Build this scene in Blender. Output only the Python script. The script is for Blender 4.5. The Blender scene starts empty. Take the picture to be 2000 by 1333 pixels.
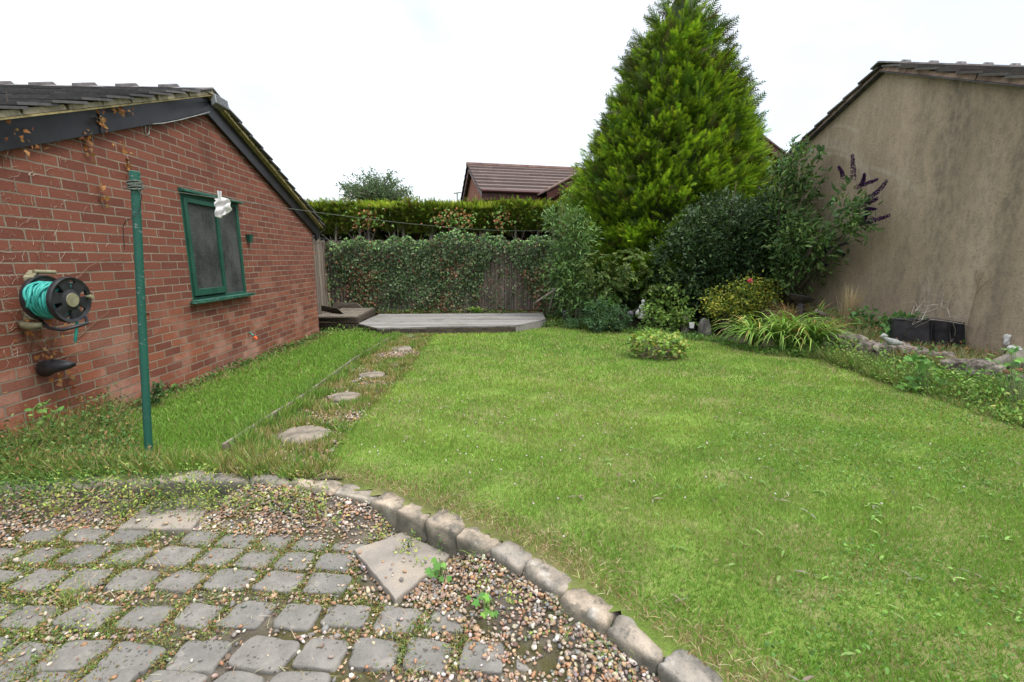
import bpy, math, numpy as np
from mathutils import Matrix, Vector
sc = bpy.context.scene
C = sc.collection
# ---------------------------------------------------------------- camera
CH = 1.38                                   # eye height above the patio
FP = 890.0; HZ = 505.0                      # focal length and horizon row in photo pixels (2000 wide)
TH = math.atan((666.5 - HZ) / FP); CT, ST = math.cos(TH), math.sin(TH)
cam = bpy.data.cameras.new('camera'); camo = bpy.data.objects.new('camera', cam); C.objects.link(camo)
cam.sensor_width = 36; cam.lens = FP / 2000 * 36; cam.clip_start = 0.05; cam.clip_end = 2000
camo.location = (0, 0, CH); camo.rotation_euler = (math.pi / 2 - TH, 0, 0)
sc.camera = camo
# ---------------------------------------------------------------- world: bright overcast sky
w = bpy.data.worlds.new('World'); sc.world = w; w.use_nodes = True
SUN_EL, SUN_AZ = math.radians(57), math.radians(118)      # sun high on the right, through cloud
nt = w.node_tree; nt.nodes.clear()
def nd(nt, t, ins=None, **kw):
    n = nt.nodes.new(t)
    for k, v in kw.items(): setattr(n, k, v)
    for k, v in (ins or {}).items():
        if isinstance(v, bpy.types.NodeSocket): nt.links.new(v, n.inputs[k])
        else: n.inputs[k].default_value = v
    return n
def ramp(nt, fac, stops, interp='LINEAR'):
    n = nt.nodes.new('ShaderNodeValToRGB'); cr = n.color_ramp; cr.interpolation = interp
    while len(cr.elements) < len(stops): cr.elements.new(0.5)
    for e, (p, c) in zip(cr.elements, stops):
        e.position = p; e.color = (c, c, c, 1) if not hasattr(c, '__len__') else (*c, 1)
    nt.links.new(fac, n.inputs['Fac']); return n.outputs['Color']
def mapr(nt, v, a, b, c, d, smooth=False):
    return nd(nt, 'ShaderNodeMapRange', {'Value': v, 'From Min': a, 'From Max': b, 'To Min': c, 'To Max': d},
              interpolation_type='SMOOTHSTEP' if smooth else 'LINEAR').outputs['Result']
def mathn(nt, op, a, b=0.0, c=0.0, clamp=False):
    n = nt.nodes.new('ShaderNodeMath'); n.operation = op; n.use_clamp = clamp
    for i, v in enumerate((a, b, c)):
        if isinstance(v, bpy.types.NodeSocket): nt.links.new(v, n.inputs[i])
        else: n.inputs[i].default_value = v
    return n.outputs[0]
def mix(nt, f, a, b, blend='MIX'):
    n = nt.nodes.new('ShaderNodeMix'); n.data_type = 'RGBA'; n.blend_type = blend
    for s, v in ((n.inputs[0], f), (n.inputs[6], a), (n.inputs[7], b)):
        if isinstance(v, bpy.types.NodeSocket): nt.links.new(v, s)
        elif hasattr(v, '__len__'): s.default_value = (*v[:3], 1)
        else: s.default_value = v
    return n.outputs[2]
sky = nd(nt, 'ShaderNodeTexSky', sky_type='NISHITA', sun_disc=False, sun_elevation=SUN_EL, sun_rotation=SUN_AZ)
bg1 = nd(nt, 'ShaderNodeBackground', {'Color': sky.outputs[0], 'Strength': 0.05})
tc = nd(nt, 'ShaderNodeTexCoord'); sx = nd(nt, 'ShaderNodeSeparateXYZ', {'Vector': tc.outputs['Generated']})
zz = sx.outputs['Z']
proj = nd(nt, 'ShaderNodeVectorMath', {0: tc.outputs['Generated'], 1: (1.0, 1.0, 2.2)}, operation='MULTIPLY').outputs[0]
cn = nd(nt, 'ShaderNodeTexNoise', {'Vector': proj, 'Scale': 2.6, 'Detail': 5.0, 'Roughness': 0.5, 'Distortion': 0.4}).outputs['Fac']
ccol = ramp(nt, cn, [(0.36, (0.80, 0.85, 0.90)), (0.50, (0.93, 0.955, 0.97)), (0.60, (1.02, 1.02, 1.02))])
br = mapr(nt, zz, 0.42, 1.0, 0.96, 3.2, True)
cst = nd(nt, 'ShaderNodeVectorMath', {0: ccol, 'Scale': br}, operation='SCALE').outputs[0]
bg2 = nd(nt, 'ShaderNodeBackground', {'Color': cst, 'Strength': 0.72})
ad = nd(nt, 'ShaderNodeAddShader', {0: bg1.outputs[0], 1: bg2.outputs[0]})
nd(nt, 'ShaderNodeOutputWorld', {'Surface': ad.outputs[0]})
# ---------------------------------------------------------------- sun through thin cloud
sl = bpy.data.lights.new('sun', 'SUN'); sl.energy = 1.9; sl.angle = math.radians(18); sl.color = (1, 0.95, 0.87)
so = bpy.data.objects.new('sun', sl); C.objects.link(so)
sd = Vector((math.sin(SUN_AZ) * math.cos(SUN_EL), math.cos(SUN_AZ) * math.cos(SUN_EL), math.sin(SUN_EL)))
so.rotation_euler = sd.to_track_quat('Z', 'Y').to_euler()
vs = sc.view_settings; vs.view_transform = 'Standard'; vs.look = 'None'; vs.gamma = 1; vs.exposure = 0.56
sc.cycles.max_bounces = 6; sc.cycles.diffuse_bounces = 3; sc.cycles.transparent_max_bounces = 4
# ---------------------------------------------------------------- photo measurements -> world
rng = np.random.default_rng(11)
def ray(px, py):
    u = px - 1000.0; v = 666.5 - py
    return np.array([u, FP * CT + v * ST, v * CT - FP * ST])
CAMP = np.array([0, 0, CH])
def P(px, py, Y):
    r = ray(px, py); return CAMP + r * (Y / r[1])
def Gz(px, py, z):
    r = ray(px, py); return CAMP + r * ((z - CH) / r[2])
LZ0, LSL = 0.18, -0.026
def lawnz(y): return LZ0 + LSL * (np.asarray(y) - 2.0)
def G(px, py):                                 # on the lawn plane z = LZ0 + LSL*(y-2)
    r = ray(px, py); t = (LZ0 - 2 * LSL - CH) / (r[2] - LSL * r[1]); return CAMP + r * t
def walldir(vx):
    r = ray(vx, HZ)[:2]; return r / np.linalg.norm(r)
DL = walldir(958); NL = np.array([DL[1], -DL[0]]); LL = -3.1     # left wall: NL points to the garden side
DR = walldir(935); NR = np.array([DR[1], -DR[0]]); LR = 6.0
def onwall(px, py, L, n):
    r = ray(px, py); return CAMP + r * (L / (r[:2] @ n))
def WL(px, py, off=0.0): return onwall(px, py, LL + off, NL)
def WR(px, py, off=0.0): return onwall(px, py, LR - off, NR)
# ---------------------------------------------------------------- mesh helpers
MATS = {}
FR = {}                                        # object name -> (inverse frame) of its root
def xf(loc, rz):
    return np.array(Matrix.Translation(Vector([float(a) for a in loc])) @ Matrix.Rotation(rz, 4, 'Z'))
def tag(o, label=None, cat=None, group=None, kind=None):
    if label: o['label'] = label
    if cat: o['category'] = cat
    if group: o['group'] = group
    if kind: o['kind'] = kind
    return o
def thing(name, label, cat, loc=(0, 0, 0), rz=0.0, group=None):
    o = bpy.data.objects.new(name, None); C.objects.link(o); o.empty_display_size = 0.1
    o.location = [float(a) for a in loc]; o.rotation_euler = (0, 0, rz)
    tag(o, label, cat, group); FR[o.name] = np.linalg.inv(xf(loc, rz)); return o
class MB:
    def __init__(s): s.v = []; s.f = []; s.c = []
    def add(s, vs, fs, col=None):
        b = len(s.v); s.v += [tuple(map(float, p)) for p in vs]; s.f += [tuple(b + i for i in f) for f in fs]
        s.c += [tuple(col) if col is not None else (1, 1, 1)] * len(vs)
        return s
    def box(s, a, b, col=None, M=None):
        x0, y0, z0 = a; x1, y1, z1 = b
        vs = [(x, y, z) for z in (z0, z1) for y in (y0, y1) for x in (x0, x1)]
        if M is not None: vs = [tuple((M @ Vector(v))) for v in vs]
        return s.add(vs, [(0, 2, 3, 1), (4, 5, 7, 6), (0, 1, 5, 4), (2, 6, 7, 3), (0, 4, 6, 2), (1, 3, 7, 5)], col)
    def slab(s, poly, z0, z1, col=None):       # poly: xy list (ccw), z0/z1 number or per-vertex lists
        n = len(poly); z0 = [z0] * n if np.isscalar(z0) else z0; z1 = [z1] * n if np.isscalar(z1) else z1
        vs = [(p[0], p[1], z) for p, z in zip(poly, z0)] + [(p[0], p[1], z) for p, z in zip(poly, z1)]
        fs = [tuple(range(n - 1, -1, -1)), tuple(range(n, 2 * n))] + [(i, (i + 1) % n, n + (i + 1) % n, n + i) for i in range(n)]
        return s.add(vs, fs, col)
    def bar(s, a, b, w, h, up=(0, 0, 1), col=None):   # box along a->b, cross-section w x h
        a, b, up = Vector(a), Vector(b), Vector(up); d = (b - a).normalized(); sd = d.cross(up).normalized(); u = sd.cross(d)
        vs = [p + sd * (w / 2 * i) + u * (h / 2 * j) for p in (a, b) for j in (-1, 1) for i in (-1, 1)]
        return s.add(vs, [(0, 1, 3, 2), (4, 6, 7, 5), (0, 4, 5, 1), (2, 3, 7, 6), (0, 2, 6, 4), (1, 5, 7, 3)], col)
    def tube(s, pts, r, n=8, col=None, cap=True):
        pts = [Vector([float(c) for c in p]) for p in pts]; m = len(pts)
        r = [r] * m if np.isscalar(r) else list(r); vs = []; prev = None
        for i, p in enumerate(pts):
            d = (pts[min(i + 1, m - 1)] - pts[max(i - 1, 0)]); d = d.normalized() if d.length > 0 else Vector((0, 0, 1))
            if prev is None:
                ref = Vector((0, 0, 1)) if abs(d.z) < 0.9 else Vector((1, 0, 0)); u = d.cross(ref).normalized()
            else: u = (prev - d * prev.dot(d)).normalized()
            prev = u; v = d.cross(u)
            vs += [p + (u * math.cos(2 * math.pi * k / n) + v * math.sin(2 * math.pi * k / n)) * r[i] for k in range(n)]
        fs = [(i * n + k, i * n + (k + 1) % n, (i + 1) * n + (k + 1) % n, (i + 1) * n + k) for i in range(m - 1) for k in range(n)]
        if cap: fs += [tuple(range(n - 1, -1, -1)), tuple(range((m - 1) * n, m * n))]
        return s.add(vs, fs, col)
    def lathe(s, prof, M=None, n=20, col=None):       # prof: (r, h) list revolved about local z
        vs = []
        for r, h in prof:
            for k in range(n):
                a = 2 * math.pi * k / n; p = Vector((r * math.cos(a), r * math.sin(a), h)); vs.append(M @ p if M is not None else p)
        m = len(prof)
        fs = [(i * n + k, i * n + (k + 1) % n, (i + 1) * n + (k + 1) % n, (i + 1) * n + k) for i in range(m - 1) for k in range(n)]
        fs += [tuple(range(n - 1, -1, -1)), tuple(range((m - 1) * n, m * n))]
        return s.add(vs, fs, col)
def rootname(o):
    while o.parent: o = o.parent
    return o.name
def link(name, me, mat, parent, smooth):
    me.materials.append(MATS[mat] if isinstance(mat, str) else mat)
    if smooth: me.shade_smooth()
    o = bpy.data.objects.new(name, me); C.objects.link(o); o.parent = parent
    return o
def place(V, parent, base, local):
    V = np.asarray(V, float)
    if local: return V
    if parent is not None:
        M = FR[rootname(parent)]; return V @ M[:3, :3].T + M[:3, 3]
    return V - np.asarray(base) if base is not None else V
def obj(name, mb, mat, parent=None, local=False, smooth=False, base=None, bevel=0.0):
    V = place(mb.v, parent, base, local)
    me = bpy.data.meshes.new(name); me.from_pydata([tuple(p) for p in V], [], mb.f); me.update()
    if any(c != (1, 1, 1) for c in mb.c):
        a = me.color_attributes.new('Col', 'FLOAT_COLOR', 'POINT')
        a.data.foreach_set('color', np.c_[np.array(mb.c, 'f'), np.ones(len(mb.c), 'f')].ravel())
    o = link(name, me, mat, parent, smooth)
    if base is not None and parent is None: o.location = [float(a) for a in base]
    if bevel > 0:
        m = o.modifiers.new('bevel', 'BEVEL'); m.width = bevel; m.segments = 2; m.limit_method = 'ANGLE'
    return o
def nobj(name, V, F, mat, col=None, parent=None, local=False, smooth=False, base=None):
    V = place(V, parent, base, local).astype('f'); F = np.asarray(F, 'i'); k = F.shape[1]
    me = bpy.data.meshes.new(name)
    me.vertices.add(len(V)); me.vertices.foreach_set('co', V.ravel())
    me.loops.add(F.size); me.loops.foreach_set('vertex_index', F.ravel())
    me.polygons.add(len(F)); me.polygons.foreach_set('loop_start', np.arange(0, F.size, k, dtype='i'))
    me.update(calc_edges=True)
    if col is not None:
        a = me.color_attributes.new('Col', 'FLOAT_COLOR', 'POINT')
        a.data.foreach_set('color', np.c_[np.asarray(col, 'f'), np.ones(len(V), 'f')].ravel())
    o = link(name, me, mat, parent, smooth)
    if base is not None and parent is None: o.location = [float(a) for a in base]
    return o
def unit(a): return a / (np.linalg.norm(a, axis=-1, keepdims=True) + 1e-9)
def inst(T, pos, X, N, scale, col, wid=1.0, tip=None):
    """copies of template T=(verts, tris): local x along X, local z along N. tip: colour reached at x=1."""
    tv, tf = T; M = len(pos); X = unit(np.asarray(X, float)); N = np.asarray(N, float)
    Y = unit(np.cross(N, X)); Z = np.cross(X, Y)
    sc_ = np.broadcast_to(np.asarray(scale, float), (M,))[:, None, None]
    wd = np.broadcast_to(np.asarray(wid, float), (M,))[:, None, None]
    V = np.asarray(pos)[:, None, :] + sc_ * (tv[None, :, 0:1] * X[:, None, :] + wd * tv[None, :, 1:2] * Y[:, None, :] + tv[None, :, 2:3] * Z[:, None, :])
    F = tf[None] + (np.arange(M) * len(tv))[:, None, None]
    c = np.repeat(np.asarray(col)[:, None, :], len(tv), 1)
    if tip is not None:
        k = np.clip(tv[:, 0], 0, 1)[None, :, None]; c = c * (1 - k) + np.asarray(tip)[:, None, :] * k
    return V.reshape(-1, 3), F.reshape(-1, 3), c.reshape(-1, 3)
def join(parts):
    b = 0; Vs, Fs, Cs = [], [], []
    for V, F, c in parts: Vs.append(V); Fs.append(F + b); Cs.append(c); b += len(V)
    return np.concatenate(Vs), np.concatenate(Fs), np.concatenate(Cs)
A = lambda *a: np.array(a, float)
T_LEAF = (A([0, 0, 0], [.35, .24, .05], [.35, -.24, .05], [.7, .17, .0], [.7, -.17, 0], [1, 0, -.12], [.5, 0, -.02]),
          np.array([[0, 2, 6], [0, 6, 1], [1, 6, 3], [2, 4, 6], [3, 6, 5], [4, 5, 6]]))
T_LONG = (A([0, 0, 0], [.3, .09, .02], [.3, -.09, .02], [.65, .075, -.02], [.65, -.075, -.02], [1, 0, -.14]),
          np.array([[0, 2, 1], [1, 2, 4], [1, 4, 3], [3, 4, 5]]))
T_BLADE = (A([0, .5, 0], [0, -.5, 0], [.55, .36, .04], [.55, -.36, .04], [1, 0, -.06]), np.array([[0, 1, 3], [0, 3, 2], [2, 3, 4]]))
T_IVY = (A([0, 0, 0], [.25, .42, 0], [.5, .25, .04], [1, 0, -.08], [.5, -.25, .04], [.25, -.42, 0], [.3, 0, .05]),
         np.array([[0, 6, 1], [1, 6, 2], [2, 6, 3], [3, 6, 4], [4, 6, 5], [5, 6, 0]]))
T_LOBE = (A([0, 0, 0], [-.05, .4, 0], [.3, .32, .04], [.5, .5, -.02], [.62, .18, .03], [1, 0, -.08], [.62, -.18, .03], [.5, -.5, -.02], [.3, -.32, .04], [-.05, -.4, 0], [.35, 0, .02]),
          np.array([[0, 10, 1], [1, 10, 2], [2, 10, 3], [3, 10, 4], [4, 10, 5], [5, 10, 6], [6, 10, 7], [7, 10, 8], [8, 10, 9], [9, 10, 0]]))
def _frond():
    v = [[0, .02, 0], [0, -.02, 0], [1, 0, .10]]; f = [[0, 1, 2]]
    for i, x in enumerate(np.linspace(.08, .86, 8)):
        L = .34 * (1 - x) ** .7 + .08
        for s in (-1, 1):
            b = len(v); z = .10 * x * x
            v += [[x - .035, 0, z], [x + .05, 0, z], [x + L * .75, s * L * .62, z + .05 * (i % 3 - 1) + .03]]; f.append([b, b + 1, b + 2])
    return A(*v), np.array(f)
T_FROND = _frond()
def snoise(p, freq, seed, n=7):
    r = np.random.default_rng(seed); p = np.asarray(p, float); o = np.zeros(p.shape[:-1])
    for i in range(n):
        d = r.normal(size=p.shape[-1]); d /= np.linalg.norm(d)
        o += np.sin((p @ d) * freq * r.uniform(.6, 1.7) + r.uniform(0, 6.28))
    return o / math.sqrt(n / 2) * .5
def pal(cols, n, jit=.16, wts=None):
    cols = np.array(cols, float); k = rng.choice(len(cols), n, p=wts)
    return np.clip(cols[k] * np.exp(rng.normal(0, jit, (n, 1))) * np.exp(rng.normal(0, jit * .35, (n, 3))), 0.002, 1)
# ---------------------------------------------------------------- materials
def newmat(name):
    m = bpy.data.materials.new(name); m.use_nodes = True; m.node_tree.nodes.clear(); MATS[name] = m; return m, m.node_tree
def finish(nt, col, rough=0.8, bump=None, bs=0.4, bd=0.01, spec=0.3, metal=0.0, **extra):
    ins = {'Base Color': col if isinstance(col, bpy.types.NodeSocket) else (*col, 1), 'Roughness': rough, 'Specular IOR Level': spec, 'Metallic': metal}
    ins.update(extra)
    if bump is not None:
        ins['Normal'] = nd(nt, 'ShaderNodeBump', {'Height': bump, 'Strength': bs, 'Distance': bd}).outputs[0]
    b = nd(nt, 'ShaderNodeBsdfPrincipled', ins)
    nd(nt, 'ShaderNodeOutputMaterial', {'Surface': b.outputs[0]}); return b
def coord(nt, scale=None):
    o = nd(nt, 'ShaderNodeTexCoord').outputs['Object']
    if scale: o = nd(nt, 'ShaderNodeMapping', {'Vector': o, 'Scale': scale}).outputs[0]
    return o
def noise(nt, v, s, d=4.0, r=0.55, dist=0.0):
    return nd(nt, 'ShaderNodeTexNoise', {'Vector': v, 'Scale': s, 'Detail': d, 'Roughness': r, 'Distortion': dist}).outputs['Fac']
def plain(name, a, b, scale=20.0, rough=0.7, bs=0.3, bd=0.004, spec=0.3, stretch=None, metal=0.0, lo=.35, hi=.65):
    m, nt = newmat(name); v = coord(nt, stretch); n = noise(nt, v, scale, 6.0, .6)
    finish(nt, ramp(nt, n, [(lo, a), (hi, b)]), rough, n, bs, bd, spec, metal); return m
def leafmat(name, rough=.55, trans=.3, spec=.35):
    m, nt = newmat(name); a = nd(nt, 'ShaderNodeAttribute', attribute_name='Col').outputs['Color']
    b = nd(nt, 'ShaderNodeBsdfPrincipled', {'Base Color': a, 'Roughness': rough, 'Specular IOR Level': spec})
    tcol = mix(nt, 1.0, a, (1.0, 1.0, .55), 'MULTIPLY')
    t = nd(nt, 'ShaderNodeBsdfTranslucent', {'Color': tcol})
    mx = nd(nt, 'ShaderNodeMixShader', {0: trans, 1: b.outputs[0], 2: t.outputs[0]})
    nd(nt, 'ShaderNodeOutputMaterial', {'Surface': mx.outputs[0]}); return m
leafmat('foliage', spec=.18); leafmat('ivyleaf', .5, .15, .3); leafmat('grassblade', .6, .35, .2); leafmat('glossleaf', .5, .25, .3); leafmat('petal', .7, .3, .2)
def vcolmat(name, rough=.85, nscale=60.0, bs=.4, bd=.003, spec=.2, var=.35, stretch=None):
    m, nt = newmat(name); a = nd(nt, 'ShaderNodeAttribute', attribute_name='Col').outputs['Color']
    v = coord(nt, stretch); n = noise(nt, v, nscale, 6.0, .65)
    k = mapr(nt, n, .3, .7, 1 - var, 1 + var)
    c = nd(nt, 'ShaderNodeVectorMath', {0: a, 'Scale': k}, operation='SCALE').outputs[0]
    finish(nt, c, rough, n, bs, bd, spec); return m
vcolmat('pebble', .75, 90, .2, .001); vcolmat('reed', .85, 60, .5, .002, stretch=(1, 1, .05)); vcolmat('bark', .9, 30, .6, .006, stretch=(1, 1, .25))
vcolmat('tiles', .8, 25, .35, .004, var=.3)
# left garage brickwork: local x along wall, local z up
def brickmat(name, c1, c2, mort, bloom=True, axis='XZ'):
    m, nt = newmat(name); o = coord(nt); s = nd(nt, 'ShaderNodeSeparateXYZ', {'Vector': o})
    v0 = nd(nt, 'ShaderNodeCombineXYZ', {0: s.outputs[0] if axis == 'XZ' else s.outputs[1], 1: s.outputs['Z']}).outputs[0]
    wob = nd(nt, 'ShaderNodeTexNoise', {'Vector': o, 'Scale': 9.0, 'Detail': 3.0}).outputs['Color']
    wob = nd(nt, 'ShaderNodeVectorMath', {0: wob, 1: (.5, .5, .5)}, operation='SUBTRACT').outputs[0]
    wob = nd(nt, 'ShaderNodeVectorMath', {0: wob, 'Scale': .012}, operation='SCALE').outputs[0]
    v = nd(nt, 'ShaderNodeVectorMath', {0: v0, 1: wob}, operation='ADD').outputs[0]
    ar = dict(offset=.5, squash=1.0)
    def bt(a, b, c):
        return nd(nt, 'ShaderNodeTexBrick', {'Vector': v, 'Color1': (*a, 1), 'Color2': (*b, 1), 'Mortar': (*c, 1), 'Scale': 1.0,
            'Mortar Size': .0062, 'Mortar Smooth': .25, 'Bias': 0.0, 'Brick Width': .225, 'Row Height': .075}, **ar)
    B = bt(c1, c2, mort); Bv = bt((0, 0, 0), (1, 1, 1), (.5, .5, .5))
    fac = B.outputs['Fac']
    var = noise(nt, o, 5.0, 2.0); fine = noise(nt, nd(nt, 'ShaderNodeMapping', {'Vector': o, 'Scale': (1, 1, 4)}).outputs[0], 42.0, 6.0, .7)
    per = Bv.outputs['Color']
    col = ramp(nt, mathn(nt, 'ADD', mathn(nt, 'MULTIPLY', per, .7), mathn(nt, 'MULTIPLY', var, .3)), [(0.1, c1), (.55, tuple((a + b) / 2 for a, b in zip(c1, c2))), (.92, c2)])
    if bloom:
        low = mapr(nt, s.outputs['Z'], .2, 1.25, 1.0, 0.0)                  # lower courses are oranger
        col = mix(nt, mathn(nt, 'MULTIPLY', low, mathn(nt, 'MULTIPLY', per, .85)), col, (.34, .115, .058))
        col = mix(nt, mathn(nt, 'MULTIPLY', mathn(nt, 'MULTIPLY', mapr(nt, per, .2, .8, .25, 1.0), mapr(nt, noise(nt, o, 2.2, 5.0, .6), .48, .60, 0, .75)), low), col, (.46, .27, .21))   # salt bloom
    col = mix(nt, mapr(nt, fine, .35, .72, 0, .55), col, tuple(x * .48 for x in c1))
    spk = noise(nt, o, 130.0, 2.0); col = mix(nt, mapr(nt, spk, .62, .74, 0, .45), col, (.36, .24, .19))
    mcol = mix(nt, mapr(nt, noise(nt, o, 3.0, 5.0), .35, .65, 0, 1), mort, tuple(x * .62 for x in mort))
    col = mix(nt, fac, col, mcol)
    h = mathn(nt, 'ADD', mathn(nt, 'MULTIPLY', mathn(nt, 'SUBTRACT', 1.0, fac), 1.0), mathn(nt, 'MULTIPLY', fine, .45))
    finish(nt, col, .88, h, .8, .007, .2); return m
brickmat('brick', (.140, .047, .033), (.245, .086, .054), (.265, .215, .16))
brickmat('brick_far', (.22, .07, .045), (.32, .11, .065), (.30, .25, .2), False)
brickmat('brick_far_side', (.22, .07, .045), (.32, .11, .065), (.30, .25, .2), False, 'YZ')
plain('black_board', (.007, .007, .009), (.018, .017, .021), 4.0, .4, .1, .002, .5)
plain('cement', (.22, .19, .14), (.42, .36, .25), 18.0, .9, .6, .006)
plain('verge_moss', (.16, .13, .05), (.33, .27, .13), 25.0, .9, .5, .005)
plain('slate', (.035, .034, .038), (.10, .095, .098), 12.0, .8, .5, .005)
plain('ridge_grey', (.10, .09, .09), (.20, .18, .175), 9.0, .75, .3, .004)
plain('green_paint', (.008, .052, .034), (.016, .080, .052), 6.0, .45, .15, .001, .45)
def flakemat(name, paint, bare, th=.60):
    m, nt = newmat(name); o = coord(nt); n = noise(nt, nd(nt, 'ShaderNodeMapping', {'Vector': o, 'Scale': (1, 1, 2.5)}).outputs[0], 26.0, 7.0, .7)
    k = mapr(nt, n, th, th + .03, 0, 1); c = mix(nt, k, ramp(nt, noise(nt, o, 5.0), [(.3, paint), (.7, tuple(x * 1.5 for x in paint))]), bare)
    finish(nt, c, .55, n, .6, .003, .4); return m
flakemat('green_flaking', (.010, .062, .042), (.12, .20, .16), .56)
flakemat('green_post', (.009, .066, .046), (.20, .23, .22), .61)
plain('white_plastic', (.62, .61, .58), (.78, .77, .75), 8.0, .5)
plain('galvanised', (.22, .23, .22), (.36, .37, .35), 14.0, .5, metal=.2)
plain('rope', (.07, .085, .075), (.16, .17, .14), 80.0, .9)
plain('black_plastic', (.010, .010, .012), (.030, .030, .034), 20.0, .5, .2, .002, .4)
plain('old_plastic', (.15, .14, .08), (.27, .25, .16), 20.0, .7)
plain('hose', (.03, .28, .24), (.06, .40, .35), 15.0, .4, .1, .001)
plain('orange_plastic', (.70, .10, .02), (.85, .16, .03), 10.0, .4)
plain('cloth', (.70, .67, .66), (.82, .79, .78), 30.0, .9)
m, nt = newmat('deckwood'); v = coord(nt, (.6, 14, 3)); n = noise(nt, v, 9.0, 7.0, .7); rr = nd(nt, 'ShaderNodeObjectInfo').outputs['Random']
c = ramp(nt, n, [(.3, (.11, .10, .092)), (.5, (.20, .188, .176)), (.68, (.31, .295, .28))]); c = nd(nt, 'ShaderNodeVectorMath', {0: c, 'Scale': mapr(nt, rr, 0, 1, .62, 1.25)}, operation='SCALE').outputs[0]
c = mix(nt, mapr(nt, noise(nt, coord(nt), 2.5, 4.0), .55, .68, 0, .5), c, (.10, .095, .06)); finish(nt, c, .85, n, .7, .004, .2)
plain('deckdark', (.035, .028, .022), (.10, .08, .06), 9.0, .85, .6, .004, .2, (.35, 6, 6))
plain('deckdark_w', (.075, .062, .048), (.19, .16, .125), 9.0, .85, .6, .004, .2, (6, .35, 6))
plain('oldwood', (.10, .085, .065), (.26, .22, .18), 14.0, .9, .6, .004)
plain('barkgrey', (.13, .11, .09), (.33, .29, .24), 14.0, .95, .8, .012, stretch=(1, 1, .3))
plain('rooftile_far', (.10, .058, .050), (.19, .12, .10), 3.0, .85, .3, .01)
plain('brownpaint', (.055, .018, .016), (.085, .03, .026), 5.0, .5)
plain('greystone', (.14, .13, .115), (.36, .33, .29), 9.0, .9, .7, .01)
plain('whitestone', (.42, .41, .39), (.66, .64, .61), 20.0, .9, .4, .005)
plain('birdgrey', (.24, .25, .23), (.46, .46, .43), 26.0, .9)
plain('darkpot', (.016, .014, .018), (.055, .048, .056), 7.0, .42, .2, .002, .5)
plain('soil', (.035, .025, .018), (.095, .07, .048), 25.0, .95, .8, .02)
plain('darkstem', (.05, .04, .03), (.13, .105, .08), 14.0, .9)
plain('floodgrey', (.10, .11, .11), (.19, .20, .20), 10.0, .5)
plain('globegrey', (.045, .042, .055), (.085, .08, .10), 5.0, .6)
plain('rockpink', (.09, .075, .06), (.36, .30, .25), 11.0, .92, 1.0, .02, lo=.40, hi=.62)
plain('pinkmortar', (.17, .115, .085), (.33, .235, .18), 12.0, .92, .7, .008)
plain('green_stem', (.10, .16, .05), (.16, .24, .08), 12.0, .7)
plain('terracotta', (.20, .07, .04), (.32, .13, .08), 12.0, .9)
# frosted window glass
m, nt = newmat('frosted_glass'); o = coord(nt)
n1 = noise(nt, o, 110.0, 4.0, .7); n2 = noise(nt, nd(nt, 'ShaderNodeMapping', {'Vector': o, 'Scale': (1.6, 1, .9)}).outputs[0], 2.2, 5.0)
c = mix(nt, mapr(nt, n2, .42, .7, 0, .5), (.012, .014, .014), (.13, .13, .13)); c = mix(nt, mapr(nt, n1, .47, .66, 0, .75), c, (.16, .165, .165))
finish(nt, c, .32, n1, .5, .003, .5)
# rendered wall on the right: roughcast with streaks and wiped arcs (local x along wall from its far end, z up)
m, nt = newmat('roughcast'); o = coord(nt); s = nd(nt, 'ShaderNodeSeparateXYZ', {'Vector': o})
big = noise(nt, nd(nt, 'ShaderNodeMapping', {'Vector': o, 'Scale': (1, 1, .35)}).outputs[0], 1.6, 5.0, .6)
gr = noise(nt, o, 34.0, 8.0, .85); mid = noise(nt, nd(nt, 'ShaderNodeMapping', {'Vector': o, 'Scale': (1, 1, .45)}).outputs[0], 14.0, 4.0, .6)
col = ramp(nt, big, [(.32, (.255, .198, .138)), (.5, (.330, .258, .180)), (.68, (.41, .325, .232))])
col = mix(nt, mapr(nt, mid, .45, .7, 0, .35), col, (.14, .115, .085))
col = mix(nt, mapr(nt, gr, .52, .66, 0, .85), col, (.085, .07, .052)); col = mix(nt, mapr(nt, gr, .30, .44, .55, 0), col, (.45, .38, .29))
RW_STREAK = nt, s, o
_rx = lambda px, py: float(WR(px, py)[:2] @ DR - WR(1730, 140)[:2] @ DR)
streaks = [(_rx(1858, 330) + .04, .20, .52, 1.0), (_rx(1992, 330), .10, .6, .6), (_rx(1925, 330), .2, .22, .8), (_rx(1790, 330), .12, .22, .8)]
wv = mathn(nt, 'MULTIPLY', mathn(nt, 'SUBTRACT', noise(nt, nd(nt, 'ShaderNodeMapping', {'Vector': o, 'Scale': (.4, .4, 1)}).outputs[0], 1.5, 3.0), .5), .45)
xw = mathn(nt, 'ADD', s.outputs['X'], wv)
for cx, hw, st, top in streaks:
    k = mapr(nt, mathn(nt, 'ABSOLUTE', mathn(nt, 'SUBTRACT', xw, cx)), hw * .45, hw * 1.5, st, 0.0, True)
    k = mathn(nt, 'MULTIPLY', k, mapr(nt, mid, .3, .62, .25, 1.0)); k = mathn(nt, 'MULTIPLY', k, mapr(nt, s.outputs['Z'], .4, 3.0, .45, 1.0))
    col = mix(nt, k, col, (.075, .072, .062))
arcs = []
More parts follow.
